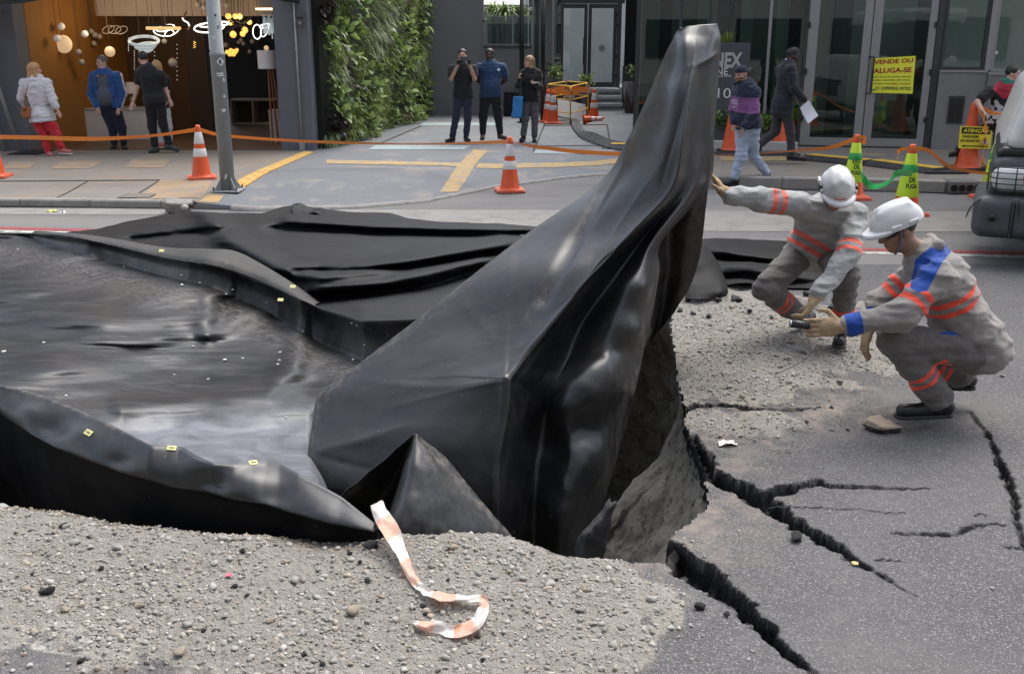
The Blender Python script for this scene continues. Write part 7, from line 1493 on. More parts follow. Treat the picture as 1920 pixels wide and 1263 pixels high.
def sticker(px, py, w, h, rot=0.0, dark=False, m=None):
    zz_ = P(px, py, y0 - .09)[2]; R = (.0965 if zz_ - z0 < 1.76 else .0870) ; cx = (px - (960 + FPX * x0 / (y0 * CS - (zz_ - CAM_H) * SN))) * (y0 / FPX) / R; k = y0 / 1.0 / FPX; V = []
    for i in range(5):
        for j in range(2):
            a, b = (i / 4 - .5) * w * k, (j - .5) * h * k; aa, bb_ = a * math.cos(rot) - b * math.sin(rot), a * math.sin(rot) + b * math.cos(rot); t_ = cx + aa / R; V.append((x0 + (R + .002) * math.sin(t_), y0 - (R + .002) * math.cos(t_), zz_ + bb_))
    s_ = obj('sticker', V, grid_faces(5, 2), m or STW, sp_)
    if dark:
        V2 = [tuple(np.array(v) * 0.6 + np.mean(V, 0) * .4 + np.array((0, -.003, 0))) for v in V]; obj('print', V2, grid_faces(5, 2), STD, s_)
for a in ((417, 116, 11, 11, .75, True), (416, 138, 12, 3), (417, 142, 12, 2.5), (412, 97, 8, 3), (407, 29, 6, 7, 0, True), (418, 43, 5, 10), (405, 71, 6, 7), (424, 181, 4, 4, .6), (423, 207, 7, 5, .2), (408, 4, 4, 8), (427, 331, 3, 10, -.3), (412, 51, 3, 6, 0, False, STB), (423, 150, 3, 6, .3)): sticker(*a)
# ---- light van nosing in from the right
vn = thing('white_van', 'front corner of a white van with a heavy dark grey bumper and caged headlight', 'van', (0, 0, 0)); VW = pmat('van_white_paint', (.58, .575, .55), .3, var=.04, stain=(3, .25, (.42, .41, .39))); VG = pmat('van_grey_plastic', (.055, .058, .064), .5, var=.15, vs=4, stain=(6, .45, (.10, .10, .105))); VB = pmat('van_black_trim', (.01, .01, .011), .4)
def shell(x0, x1, y0_, y1_, z0_, z1_, r, m, name, par, lean=0.0, h=.02):
    sd = SDF(); sd.box(((x0 + x1) / 2, (y0_ + y1_) / 2, (z0_ + z1_) / 2), ((x1 - x0) / 2, (y1_ - y0_) / 2, (z1_ - z0_) / 2), rd=r, k=.001); V, F = sd.mesh(h)
    if lean: V[:, 0] += np.where(V[:, 0] < (x0 + x1) / 2, lean * (V[:, 2] - z0_), 0)
    return obj(name, V, F, m, par, True)
bmp = shell(4.36, 5.6, 8.95, 11.0, .27, .66, .10, VG, 'bumper', vn, .12); shell(4.345, 4.42, 9.27, 9.305, .28, .63, .01, VB, 'bumper_joint', vn); shell(4.375, 4.6, 9.32, 10.7, .31, .65, .04, VG, 'bumper_centre', vn)
MB().tube([(4.40, 9.12, .47), (4.345, 9.12, .47)], [.03, .034], 12).build('bumper_plug', VB, vn, True); shell(4.52, 6.4, 9.07, 10.9, .64, 1.02, .10, VG, 'fascia', vn, .15, .025); shell(4.62, 6.6, 9.08, 10.85, .98, 1.10, .06, VB, 'black_gap', vn)
hl = shell(4.46, 4.98, 9.07, 9.62, .69, .93, .11, pmat('headlight_lens', (.58, .59, .59), .12, var=.15, vs=9), 'headlight', vn, .2, .015)
shell(4.475, 4.56, 9.33, 9.40, .76, .86, .03, pmat('indicator_lens', (.5, .12, .06), .2), 'indicator', vn, 0, .008)
for z in (.72, .77, .82, .87, .92): MB().tube(spline([(4.9, 9.05, z + .004), (4.62, 9.05, z), (4.50, 9.11, z), (4.455, 9.25, z), (4.445, 9.6, z)], 20), .0055, 6).build('guard_bar', VB, vn, True)
for p in ((4.62, 9.05), (4.49, 9.12), (4.45, 9.28), (4.44, 9.48)): MB().tube([(p[0], p[1], .69), (p[0] + .02, p[1], .95)], .0055, 6).build('guard_bar', VB, vn, True)
shell(4.60, 6.9, 9.13, 10.9, 1.06, 1.66, .11, VW, 'front_panel', vn, .10); shell(4.80, 8.6, 9.22, 10.72, 1.5, 2.6, .14, VB, 'windscreen', vn, .33, .05); shell(5.0, 8.6, 9.1, 10.88, .5, 1.7, .1, VW, 'side_body', vn, 0, .05); shell(5.4, 8.6, 9.2, 10.75, 2.35, 2.75, .12, VW, 'roof', vn, .2, .05)
MB().tube([(4.74, 9.22, 1.50), (4.78, 9.24, 1.62), (4.95, 9.26, 2.05), (5.02, 9.28, 2.2)], [.02, .03, .035, .03], 8).build('pillar_trim', VB, vn, True); MB().ball((4.86, 9.2, 1.9), .035, 10, 8).build('mirror_knob', VB, vn, True)
for x, y in ((6.2, 9.5), (6.2, 10.6)): wh = MB().tube([(x, y - .11, .34), (x, y + .11, .34)], .34, 24).build('tyre', RUB, vn); MB().tube([(x, y - .125, .34), (x, y - .08, .34)], .20, 20).build('rim', ALU, wh)
MB().tube(spline([(4.44, 9.0, .62), (4.40, 8.93, .55), (4.42, 8.90, .45)], 10), .006, 5).build('loose_strap', VB, vn)

# the van stands at an angle, nose towards the photographer
vd, vr, vc = np.array((.42, .907)), np.array((.907, -.42)), P(1823, 400, 9.25)[:2]
for o in [c for c in bpy.data.objects if c.parent == vn or (c.parent and c.parent.parent == vn)]:
    me = o.data; n = len(me.vertices); co = np.empty(n * 3, np.float32); me.vertices.foreach_get('co', co); co = co.reshape(-1, 3); a, b = co[:, 0:1] - 4.36, co[:, 1:2] - 8.95 + .26 * np.maximum(co[:, 2:3] - 1.0, 0)
    co[:, :2] = vc + a * vd + b * vr; me.vertices.foreach_set('co', co.ravel()); me.flip_normals(); me.update()
# ================================================================== PEOPLE
def cloth(name, col, rough=.85, over=(), wr=.35, sheen=.15, var=.10):
    if name in _M: return _M[name]
    t = NT(name); c = t.mix(t.noise(5, 4), tuple(a * (1 - var) for a in col), tuple(min(1, a * (1 + var)) for a in col))
    for a, oc in over: c = t.mix(t.math('LESS_THAN', t.attr(a), 0.0), c, oc)
    t.set('Base Color', c); t.set('Roughness', rough); t.set('Specular IOR Level', .3); t.set('Sheen Weight', sheen)
    b = t.bump(t.noise(8, 5, .6, dist=1.6, co=t.map((1, 1, 1.8), (.3, .2, .5))), min(1, wr * 1.7), .03); t.bump(t.noise(420, 2), .15, .001, b); _M[name] = t.m; return t.m
def skin(name, col):
    if name in _M: return _M[name]
    t = NT(name); c = t.mix(t.noise(14, 4), tuple(a * .88 for a in col), col); c = t.mix(t.math('LESS_THAN', t.attr('beard'), 0.0), c, (.012, .009, .008)); c = t.mix(t.math('LESS_THAN', t.attr('lips'), 0.0), c, (col[0] * .75, col[1] * .5, col[2] * .5)); c = t.mix(t.math('LESS_THAN', t.attr('brow'), 0.0), c, (.02, .014, .011))
    t.set('Base Color', c); t.set('Roughness', .5); t.set('Subsurface Weight', .06); t.set('Subsurface Radius', (.01, .004, .002)); _M[name] = t.m; return t.m
SK_L, SK_M, SK_D, SK_P = skin('skin_light', (.52, .31, .23)), skin('skin_tan', (.36, .20, .14)), skin('skin_dark', (.075, .042, .03)), skin('skin_brown', (.27, .15, .10))
HAIRB = pmat('black_hair', (.012, .010, .009), .5, var=.4, vs=60, bump=.6, bs=160); HAIRN = pmat('brown_hair', (.045, .026, .017), .5, var=.5, vs=50, bump=.6, bs=160); HAIRF = pmat('blonde_hair', (.42, .24, .10), .45, var=.45, vs=40, bump=.7, bs=140); HAIRG = pmat('grey_hair', (.11, .10, .095), .6, var=.4, vs=60, bump=.5, bs=160); EYE = pmat('eye', (.015, .012, .01), .2)
SHB = pmat('black_shoe', (.013, .013, .014), .35, var=.3); SHBR = pmat('brown_boot', (.07, .035, .02), .55, var=.3)
def unit(v): v = np.array(v, float); return v / (np.linalg.norm(v) + 1e-9)
def facing(deg): a = math.radians(deg); return np.array((math.sin(a), -math.cos(a), 0.0))
def hand(S, w, d, n, curl=.5, s=1.0, spread=.2, th=1):
    """palm, four bent fingers, thumb leaving the side near the wrist; w wrist, d direction of the hand, n palm side normal"""
    d = unit(d); n = unit(np.array(n) - d * (np.array(n) @ d)); sd = np.cross(d, n); w = np.array(w, float)
    S.ell(w + d * .045 * s, (.040 * s, .019 * s, .052 * s), np.stack([sd, n, d], 1), .012)
    for i, (o, L) in enumerate(((-.030, .062), (-.011, .074), (.009, .07), (.028, .055))):
        p = w + d * .082 * s + sd * o * s; a0 = curl * .5; d1 = unit(d * math.cos(a0) + n * math.sin(a0) + sd * spread * o * 8); a1 = curl * 1.5; d2 = unit(d * math.cos(a1) + n * math.sin(a1) + sd * spread * o * 6); q = p + d1 * L * .5 * s; e = q + d2 * L * .55 * s
        S.cap(p - d * .02 * s, q, .0095 * s, .009 * s, .004).cap(q, e, .009 * s, .0075 * s, .003)
    b = w + d * .022 * s + sd * th * -.030 * s; q = b + unit(d * .65 - sd * th * .8 + n * .25) * .045 * s; e = q + unit(d * .95 - sd * th * .15 + n * (.2 + .5 * curl)) * .034 * s; S.cap(b, q, .0125 * s, .0105 * s, .008).cap(q, e, .0105 * s, .0085 * s, .003)
def band(V, a, b, t0, hw, rmax=.12):
    a = np.array(a, float); b = np.array(b, float); u = b - a; L = np.linalg.norm(u); t = ((V - a) @ u) / (L * L); d = np.linalg.norm(V - a - np.clip(t, 0, 1)[:, None] * u, axis=1); return np.maximum(np.abs(t - t0) * L - hw, d - rmax)
def person(label, Y, J, face=0, head=None, body=None, h=.0115, hg=.0125, skinm=None, topm=None, legm=None, shoem=None, hairm=HAIRB, hair='short', sleeve='short', build=1.0, belly=0.0, fem=0, beard=0, hem=.05, group=None, curl=.4, hands=None, sink=None, name='person', extra=None, bootcut=0.0, toplen=0.0, folds=.006, coll=None, topover=None, legover=None, glove=None, headup=None, eyes=1, ptop=None, tilt=0.0):
    """J: joint -> (px, py, depth offset). l and r are the left and right of the picture."""
    j = {k: P(v[0], v[1], Y + (v[2] if len(v) > 2 else 0)) for k, v in J.items()}
    fwd = facing(body if body is not None else face); N, HP = j['neck'], j['hip']; up = unit(N - HP); sl, sr = j['sl'], j['sr']
    sd = unit(sr - sl if np.linalg.norm(sr - sl) > .12 else np.cross(up, fwd)); fw = np.cross(sd, up); fw = unit(fw if fw @ fwd > 0 else -fw); sd = sd - up * (sd @ up); sd = unit(sd); Rt = np.stack([sd, fw, up], 1); L = np.linalg.norm(N - HP); Bd = build
    base = thing(name, label, 'person', (HP[0], HP[1], min(j['al'][2], j['ar'][2]) - .08), group)
    # head
    hf = facing(face); hc = j['head']; hu = unit(headup if headup is not None else (hc - N) * .35 + np.array((0, 0, .2))); hf = unit(hf - hu * (hf @ hu) + np.array((0, 0, tilt))); hs = np.cross(hf, hu); Rh = np.stack([hs, hf, hu], 1); k = .97 - .03 * fem
    hl = lambda x, y, z: hc + k * (hs * x + hf * y + hu * z)
    B = SDF(); B.ell(hl(0, -.008, .03), np.array((.075, .095, .092)) * k, Rh, .02).ell(hl(0, .022, -.045), np.array((.058, .066, .070)) * k, Rh, .035).ell(hl(0, .060, -.088), np.array((.024, .020, .018)) * k, Rh, .025)
    B.cap(hl(0, .082, .01), hl(0, .106, -.025), .010 * k, .015 * k, .012).cap(hl(-.017, .09, -.03), hl(.017, .09, -.03), .008 * k, None, .01)
    B.cap(hl(-.030, .080, .026), hl(.030, .080, .026), .012 * k, None, .014).cap(hl(-.018, .083, -.062), hl(.018, .083, -.062), .009 * k, None, .009)
    for q in (-1, 1): B.ell(hl(.030 * q, .092, .006), np.array((.015, .012, .011)) * k, Rh, .008, '-'); B.ell(hl(.077 * q, -.012, -.005), np.array((.010, .019, .030)) * k, Rh, .008); B.ell(hl(.045 * q, .055, -.022), np.array((.022, .022, .02)) * k, Rh, .02)
    B.cap(N - up * .03, hl(0, -.015, -.07), .058 * Bd * (1 - .13 * fem), .052 * (1 - .1 * fem), .03)
    def torso(S, g, kk=.06):
        S.ell(HP + up * L * .70 + fw * .005, (.158 * Bd + g, .108 * Bd + g, .20 * L / .5 + g), Rt, kk).ell(HP + up * L * .36 + fw * .01, ((.140 - .012 * fem) * Bd + g, .102 * Bd + g, .17 + g), Rt, kk).ell(HP + up * .03 - fw * .012, ((.150 + .015 * fem) * Bd + g, .115 * Bd + g, .125 + g), Rt, kk)
        S.cap(sl - up * .012, sr - up * .012, .050 * Bd + g, None, kk).cap(N - up * .02, HP + up * L * .72, .075 * Bd + g * .5, .1 * Bd + g, kk)
        if belly: S.ell(HP + up * L * .30 + fw * .075 * belly, (.135 * Bd + g, (.07 + .06 * belly) * Bd + g, .15 + g), Rt, kk)
        if fem: S.ell(HP + up * L * .66 + fw * .075, (.12 + g, .06 + g, .075 + g), Rt, .05)
    torso(B, -.004); m = .86 if fem else 1.0; arms = {}
    for q in 'lr':
        s_, e_, w_ = j['s' + q], j['e' + q], j['w' + q]; arms[q] = (s_, e_, w_)
        B.cap(s_, e_, .050 * Bd * m, .041 * Bd * m, .02).cap(e_, w_, .040 * Bd * m, .027 * m, .02)
        hd = (hands or {}).get(q); dd = unit(w_ - e_) if hd is None or hd[0] is None else unit(hd[0]); nn = (-fw) if hd is None else hd[1]; cl = curl if hd is None else hd[2]
        if glove is None: hand(B, w_ + dd * .012, dd, nn, cl, (.98 if not fem else .86), th=(1 if q == 'l' else -1))
        else: gs = SDF(); gs.cap(w_ - unit(w_ - e_) * .04, w_ + dd * .03, .047, .036, .02); hand(gs, w_ + dd * .012, dd, nn, cl, 1.30, th=(hd[3] if hd and len(hd) > 3 else 1)); V, F = gs.mesh(.0055, lambda p: .0022 * fbm(p, 60, 2, 3)); obj('glove', relax(V, F, 1), F, glove, base, True)
    for q in 'lr':
        hp = HP + (sd * (.085 if (j['a' + q] - HP) @ sd > (j['a' + ('r' if q == 'l' else 'l')] - HP) @ sd else -.085)) * Bd; j['h' + q] = hp; B.cap(hp, j['k' + q], .080 * Bd, .056 * Bd, .05).cap(j['k' + q], j['a' + q], .054 * Bd, .038, .03)
    V, F = B.mesh(h); V = relax(V, F, 1, .3); l_ = (V - hc) @ Rh / k; at = {'beard': np.full(len(V), 9.0), 'lips': np.maximum(np.abs(l_[:, 2] + .062) - .007, np.maximum(np.abs(l_[:, 0]) - .022, .06 - l_[:, 1])), 'brow': np.maximum(np.abs(l_[:, 2] - .031) - .005, np.maximum(np.abs(np.abs(l_[:, 0]) - .031) - .018, .06 - l_[:, 1]))}
    if beard: at['beard'] = np.where((l_[:, 2] > -.16) & (l_[:, 2] < -.026 * (2 - beard)) & (l_[:, 1] > -.01) & (np.abs(l_[:, 2] + .062) > .009), -1.0, 1.0) * np.where((l_[:, 1] > .075) & (l_[:, 2] > -.05) & (np.abs(l_[:, 0]) < .035) & (l_[:, 2] > -.045), -1.0, 1.0)
    if beard: at['beard'] = np.where((l_[:, 1] > .07) & (l_[:, 2] > -.042) , 1.0, at['beard'])
    obj('body', V, F, skinm, base, True, attrs=at)
    if eyes:
        for q in (-1, 1): MB().ball(hl(.030 * q, .079, .006), .011 * k, 8, 6).build('eye', EYE, base, True)
    # shoes
    for q in 'lr':
        if ('t' + q) not in j: continue
        a, t_ = j['a' + q], j['t' + q]; S = SDF(); d = unit(t_ - a - np.array((0, 0, (t_ - a)[2] * .0))); f = unit(np.array((d[0], d[1], d[2] * .9))); heel = a - np.array((f[0], f[1], 0)) * .035; L_ = max(np.linalg.norm((t_ - a)), .12); lowz = min(t_[2], a[2] - .06)
        hb = np.array((heel[0], heel[1], max(lowz, a[2] - .075) + .03)); tb = np.array((t_[0], t_[1], t_[2] + .03)); S.cap(hb, tb, .036, .038, .02).cap(hb + (0, 0, .02), tb * .45 + hb * .55 + (0, 0, .02), .040, .034, .02).cap(a + (0, 0, .02), hb + (0, 0, .02), .043, .044, .02); nz = np.cross(np.cross(tb - hb, (0, 0, 1.0)), tb - hb); nz = unit(nz); S.cut(hb - nz * .034, -nz)
        V, F = S.mesh(h * .9); obj('shoe', relax(V, F, 1), F, shoem, base, True)
        so = SDF(); so.cap(hb - nz * .030, tb - nz * .030, .044, .047, .01); so.cut(hb - nz * .022, nz); so.cut(hb - nz * .042, -nz); V, F = so.mesh(h * .9); obj('sole', V, F, pmat('dark_sole', (.02, .02, .02), .7) if shoem is not None and not shoem.name.startswith('white') else pmat('pale_sole', (.6, .58, .55), .6), base, True)
    # trousers
    wrk = lambda p, s=1.0: -folds * s * ((1 - 2.6 * np.abs(vnoise(p * np.array((.8, .8, 1.9)) + .03 * vnoise(p, 9, 2)[:, None], 8.0, 5))) * .9 + .45 * (1 - 2.4 * np.abs(vnoise(p * np.array((1, 1, 1.7)), 17, 9))))
    T = SDF(); g = .014; T.ell(HP + up * .05 - fw * .008, (.152 * Bd + g, .118 * Bd + g, .12 + g), Rt, .05); T.cut(HP + up * .10, up)
    for q in 'lr':
        kn, an = j['k' + q], j['a' + q]; T.cap(j['h' + q], kn, .088 * Bd + g * .6, .064 * Bd + g * .6, .05).cap(kn, an + (kn - an) * .10, .061 * Bd + g * .6, .050 + g * .6 + bootcut, .03)
    V, F = T.mesh(hg, lambda p: wrk(p)); V = relax(V, F, 1, .4); obj('trousers', V, F, legm, base, True, attrs=(legover(V, j) if legover else None))
    # top
    S = SDF(); g = .026; torso(S, g); fr = {'short': .62, 'long': 1.0, 'three': 1.0, 'none': 0}[sleeve]
    for q in 'lr':
        s_, e_, w_ = arms[q]
        if sleeve == 'short': S.cap(s_, s_ + (e_ - s_) * .62, .050 * Bd * m + g, .048 * Bd * m + g, .03)
        else: S.cap(s_, e_, .052 * Bd * m + g, .046 * Bd * m + g * .9, .03).cap(e_, e_ + (w_ - e_) * ((.93 if glove is None else .90) if sleeve == 'long' else .62), .049 * Bd * m + g * .8, .036 * m + g * .7, .025)
    for q in (-1, 1): S.cap(HP + sd * .07 * q * Bd + up * .06, HP + sd * .085 * q * Bd - up * .10, .085 * Bd + g, .088 * Bd + g, .05)
    if toplen: S.cap(HP + up * .05, HP - up * toplen, .135 * Bd + g, .145 * Bd + g, .06)
    for q in 'lr':
        if sleeve == 'short': e = arms[q]; S
    for c in (coll or []): S.p.append(c(j, Rt))
    he = HP - up * (hem + toplen)
    S.p.append(('cut', he, -up, 0, 0, .004, '-')) if not (sleeve != 'short' and min(((j['w' + q] - he) @ up) for q in 'lr') < .05) else None
    S.ell(N + up * .055 + fw * .02, (.062, .060, .055), Rt, .01, '-')
    V, F = S.mesh(hg, lambda p: wrk(p, 1.0)); V = relax(V, F, 1, .4)
    if sleeve != 'short' and min(((j['w' + q] - he) @ up) for q in 'lr') < .05:      # cut the hem but keep sleeves that hang below it
        cv = (V - he) @ up; tr = np.min([np.linalg.norm(V - (HP - up * .1) - np.clip(((V - (HP - up * .1)) @ up)[:, None], -.4, .3) * up, axis=1)], 0); da = np.min([band(V, a[1], a[2], .5, 9, 0) for a in arms.values()] + [band(V, a[0], a[1], .5, 9, 0) for a in arms.values()], 0); kill = (cv < 0) & (da > .085); F = F[~kill[F].any(1)]
    obj('jacket' if (ptop or '').startswith('j') else 'shirt', V, F, topm, base, True, attrs=(topover(V, j, Rt) if topover else None))
    # hair
    H = SDF(); 
    if hair in ('short', 'long', 'bun'):
        H.ell(hl(0, -.014, .045), np.array((.083, .103, .092)) * k, Rh, .01); H.cut(hl(0, .062, .06), hf * .9 - hu * .62) if hair != 'long' else H.cut(hl(0, .085, .04), hf * .9 - hu * .5)
        if hair != 'long': H.cut(hl(0, -.05, -.035), -hu)
        if hair == 'long':
            for q in (-1, 1): H.cap(hl(.060 * q, -.01, .03), hl(.066 * q, .0, -.11), .034, .036, .03).cap(hl(.066 * q, .0, -.11), hl(.062 * q, .02, -.20), .034, .02, .03)
            H.cap(hl(0, -.06, .02), hl(0, -.075, -.15), .065, .055, .03)
        if hair == 'bun':
            for q in range(-3, 4): H.cap(hl(.022 * q, .03, .122 - .003 * q * q), hl(.020 * q, -.105, .03), .010, .012, .004)
        V, F = H.mesh(h, lambda p: .004 * fbm(p * np.array((1, 1, .5)), 45, 2, 7)); obj('hair', relax(V, F, 1, .3), F, hairm, base, True)
    if extra: extra(base, j, hl, Rh, Rt, arms)
    return base, j, hl, Rh, Rt
DT = dict
# ---- onlookers on the drive
BLKT, NAVT, DENIM, BLKP = cloth('black_jersey', (.012, .012, .014)), cloth('navy_jersey', (.018, .045, .105), var=.2), cloth('dark_denim', (.022, .026, .045), var=.25), cloth('black_twill', (.011, .011, .013))
def cutcoll(*a): return None
pm, jm, *_ = person('man in a black polo photographing with his phone held up in both hands', 19.4, DT(head=(867, 105), neck=(868, 122), sl=(848, 129), sr=(888, 129), el=(846, 148, -.12), er=(890, 148, -.12), wl=(859, 121, -.34), wr=(880, 120, -.34), hip=(868, 178), kl=(855, 220), kr=(877, 220), al=(848, 258), ar=(874, 256), tl=(838, 267, -.16), tr=(879, 266, -.18)), 0, skinm=SK_L, topm=BLKT, legm=DENIM, shoem=SHB, beard=.6, hands={'l': ((.25, -.1, 1), (.6, -.6, 0), .8), 'r': ((-.25, -.1, 1), (-.6, -.6, 0), .8)})
ph = thing('phone', 'dark phone held up before the face of the man in the black polo', 'phone', P(871, 111, 19.0)); c = P(871, 110, 18.98); MB().bbox((c[0] - .085, c[1] - .006, c[2] - .04), (c[0] + .085, c[1] + .006, c[2] + .04), .004).build('case', pmat('phone_grey', (.06, .065, .075), .35), ph); MB().tube([c + (-.06, -.009, .02), c + (-.06, -.0065, .02)], .012, 10).build('camera_lens', BLACKM, ph)
NAVO = cloth('navy_tshirt', (.018, .045, .105), var=.2, over=(('badge', (.55, .62, .72)),))
person('bearded man in a navy T-shirt with his hands behind his back', 19.6, DT(head=(918, 104), neck=(919, 119), sl=(899, 127), sr=(941, 127), el=(894, 150, .08), er=(948, 150, .08), wl=(912, 166, .22), wr=(930, 166, .22), hip=(920, 178), kl=(906, 218), kr=(934, 218), al=(905, 252), ar=(938, 252), tl=(904, 262, -.2), tr=(947, 261, -.18)), -5, skinm=SK_D, topm=NAVO, legm=BLKP, shoem=SHBR, build=1.16, belly=.7, beard=1, hem=.04, topover=lambda V, j, R: {'badge': np.maximum(np.linalg.norm((proj(V) - np.stack([0, 0]))[..., None].squeeze() if False else np.stack(proj(V), -1) - np.array((935, 131)), axis=1) - 3.2, V[:, 1] - 19.6)})
GREYT = cloth('grey_trousers', (.085, .082, .088)); BLKJ = cloth('black_blazer', (.012, .011, .012))
pw, jw, *_ = person('woman in a black jacket and grey trousers with long fair hair holding a phone', 19.55, DT(head=(992, 117), neck=(995, 131), sl=(981, 139), sr=(1010, 139), el=(971, 160, -.05), er=(1012, 163, -.08), wl=(974, 149, -.26), wr=(1003, 158, -.28), hip=(993, 188), kl=(985, 222), kr=(1003, 222), al=(981, 256), ar=(1002, 256), tl=(977, 265, -.14), tr=(1002, 266, -.16)), -62, body=-8, skinm=SK_L, topm=BLKJ, legm=GREYT, shoem=SHB, hairm=pmat('fair_brown_hair', (.26, .165, .09), .45, var=.5, vs=40, bump=.6, bs=140), hair='long', sleeve='long', fem=1, build=.94, hem=.02, hands={'l': ((0, -.3, 1), (1, -.3, 0), .9), 'r': ((-.5, -.8, .3), (0, 0, 1), .7)})
pb = thing('phone', 'pale phone in the hand of the woman in the black jacket', 'phone', P(1004, 155, 19.1)); c = P(1004, 155, 19.15); MB().bbox((c[0] - .07, c[1] - .03, c[2] - .006), (c[0] + .07, c[1] + .03, c[2] + .008), .004).build('case', pmat('pale_phone', (.5, .5, .5), .3), pb); bx('screen', (c[0] - .06, c[1] - .026, c[2] + .0085), (c[0] + .06, c[1] + .026, c[2] + .0095), BLACKM, pb)
bagm = pmat('blue_bag_fabric', (.02, .17, .42), .6, var=.15, bump=.4, bs=14, bd=.02); bg = thing('tote_bag', 'bright blue tote bag hanging from the arm of the woman in black', 'bag', P(971, 221, 19.35)); cB = P(970, 201, 19.35); S = SDF(); S.box(cB, (.10, .045, .20), rd=.03); V, F = S.mesh(.014, lambda p: .012 * fbm(p, 9, 3, 4)); V[:, 0] += (V[:, 2] - cB[2]) * .08; obj('pouch', V, F, bagm, bg, True)
for q in (-.035, .035): MB().tube(spline([cB + (-.05, q, .19), cB + (-.02, q * .6, .33), jw['el'] + (.0, -.02, -.04), cB + (.03, q * .6, .33), cB + (.06, q, .19)], 20), .006, 6).build('handle', BLACKM, bg)
# ---- by the lamp shop
WSH, REDP = cloth('white_linen', (.60, .58, .61), wr=.7), cloth('red_trousers', (.50, .022, .035)); WSHOE = pmat('white_red_trainer', (.45, .12, .12), .6, var=.5, vs=12)
person('woman in a loose white shirt and red trousers seen from behind by the shop', float(GS(95, 292)[1]) + .05, DT(head=(65, 131), neck=(66, 147), sl=(46, 156), sr=(88, 156), el=(40, 184), er=(100, 188, -.05), wl=(50, 202, .18), wr=(108, 207, -.08), hip=(80, 222), kl=(83, 256), kr=(106, 253), al=(91, 284), ar=(116, 280), tl=(95, 294, -.12), tr=(131, 288, -.05)), 120, body=165, skinm=SK_L, topm=WSH, legm=REDP, shoem=WSHOE, hairm=HAIRF, hair='long', sleeve='three', fem=1, build=1.06, hem=.0, toplen=.05, folds=.010, eyes=0)
hb_ = thing('handbag', 'tan leather handbag on the hip of the woman in white', 'bag', P(50, 222, 17.0)); cH = P(49, 211, 17.05); S = SDF(); S.box(cH, (.075, .05, .10), rd=.03); V, F = S.mesh(.012); obj('pouch', V, F, pmat('tan_leather', (.30, .10, .035), .45, var=.2), hb_, True); MB().tube([cH + (-.05, -.05, .09), cH + (0, -.06, .03), cH + (.05, -.05, .09)], .008, 6).build('flap_edge', BROWN, hb_); MB().tube(spline([cH + (.05, 0, .08), P(46, 190, 16.95), P(52, 160, 16.9)], 12), .008, 6).build('strap', pmat('tan_leather', (.30, .10, .035), .45), hb_)
GREYSH = cloth('slate_tshirt', (.085, .095, .115)); BLUJ = cloth('blue_track_jacket', (.018, .075, .24), .5, over=(('stripe', (.62, .62, .64)), ('lining', (.012, .012, .014))), var=.25, wr=.6); NAVP = cloth('navy_trousers', (.013, .017, .032)); bY = float(GS(222, 279)[1])
def jover(V, j, R):
    d = np.full(len(V), 9.0)
    for q in 'lr':
        s_, e_, w_ = j['s' + q], j['e' + q], j['w' + q]; out = unit(s_ - (j['sl'] + j['sr']) / 2)
        for a, b in ((s_, e_), (e_, w_)): u = unit(b - a); t = np.clip((V - a) @ u, 0, np.linalg.norm(b - a)); rel = V - a - t[:, None] * u; nrm_ = rel / (np.linalg.norm(rel, axis=1, keepdims=True) + 1e-6); o = unit(out - u * (out @ u)); lat = np.arccos(np.clip(nrm_ @ o, -1, 1)); d = np.minimum(d, np.where(np.linalg.norm(rel, axis=1) < .11, lat - .55, 9))
    return {'stripe': d, 'lining': np.maximum(np.linalg.norm(V - j['neck'], axis=1) - .105, -(V - j['neck']) @ R[:, 2] - .08)}
man, jb, *_ = person('stout man with a blue track jacket open over a slate T-shirt outside the shop', bY, DT(head=(191, 118), neck=(194, 134), sl=(176, 143), sr=(220, 143), el=(172, 176), er=(230, 176), wl=(181, 199, -.1), wr=(224, 200, -.1), hip=(205, 200), kl=(211, 238), kr=(228, 238), al=(214, 270), ar=(232, 271), tl=(211, 279, -.2), tr=(235, 280, -.22)), -38, body=-12, skinm=SK_L, topm=BLUJ, legm=NAVP, shoem=SHB, hairm=HAIRG, sleeve='long', build=1.12, belly=.5, ptop='jacket', topover=jover, hem=.02, coll=[lambda j, R: ('box', j['hip'] + R[:, 2] * .20 + R[:, 1] * .20, np.array((.10, .14, .36)), R, .02, .01, '-')])
Sx = SDF(); R = _[-1]; up_ = R[:, 2]; Lb = np.linalg.norm(jb['neck'] - jb['hip']); Sx.ell(jb['hip'] + up_ * Lb * .70, (.170, .132, .21), R, .05).ell(jb['hip'] + up_ * .18 + R[:, 1] * .05, (.165, .155, .20), R, .05).cap(jb['neck'] - up_ * .03, jb['hip'] + up_ * Lb * .7, .088, .12, .05); Sx.cut(jb['hip'] + up_ * .0, -up_); V, F = Sx.mesh(.0125, lambda p: -.004 * fbm(p, 12, 3, 4)); obj('tshirt', V, F, GREYSH, man, True)
kY_ = float(GS(300, 287)[1])
person('man in black seen from behind bending towards the lamps', kY_, DT(head=(268, 111, .05), neck=(275, 127), sl=(263, 136), sr=(301, 141), el=(258, 164, -.02), er=(310, 166, .10), wl=(250, 190, -.05), wr=(317, 185, .05), hip=(291, 190), kl=(285, 236), kr=(306, 236), al=(291, 276), ar=(318, 271), tl=(282, 287, .0), tr=(332, 283, .02)), -140, body=175, skinm=SK_L, topm=cloth('black_polo', (.012, .012, .015)), legm=cloth('black_trousers', (.010, .010, .012)), shoem=pmat('dark_trainer', (.03, .05, .05), .6, var=.6, vs=14), hairm=HAIRB, build=1.0, eyes=0)
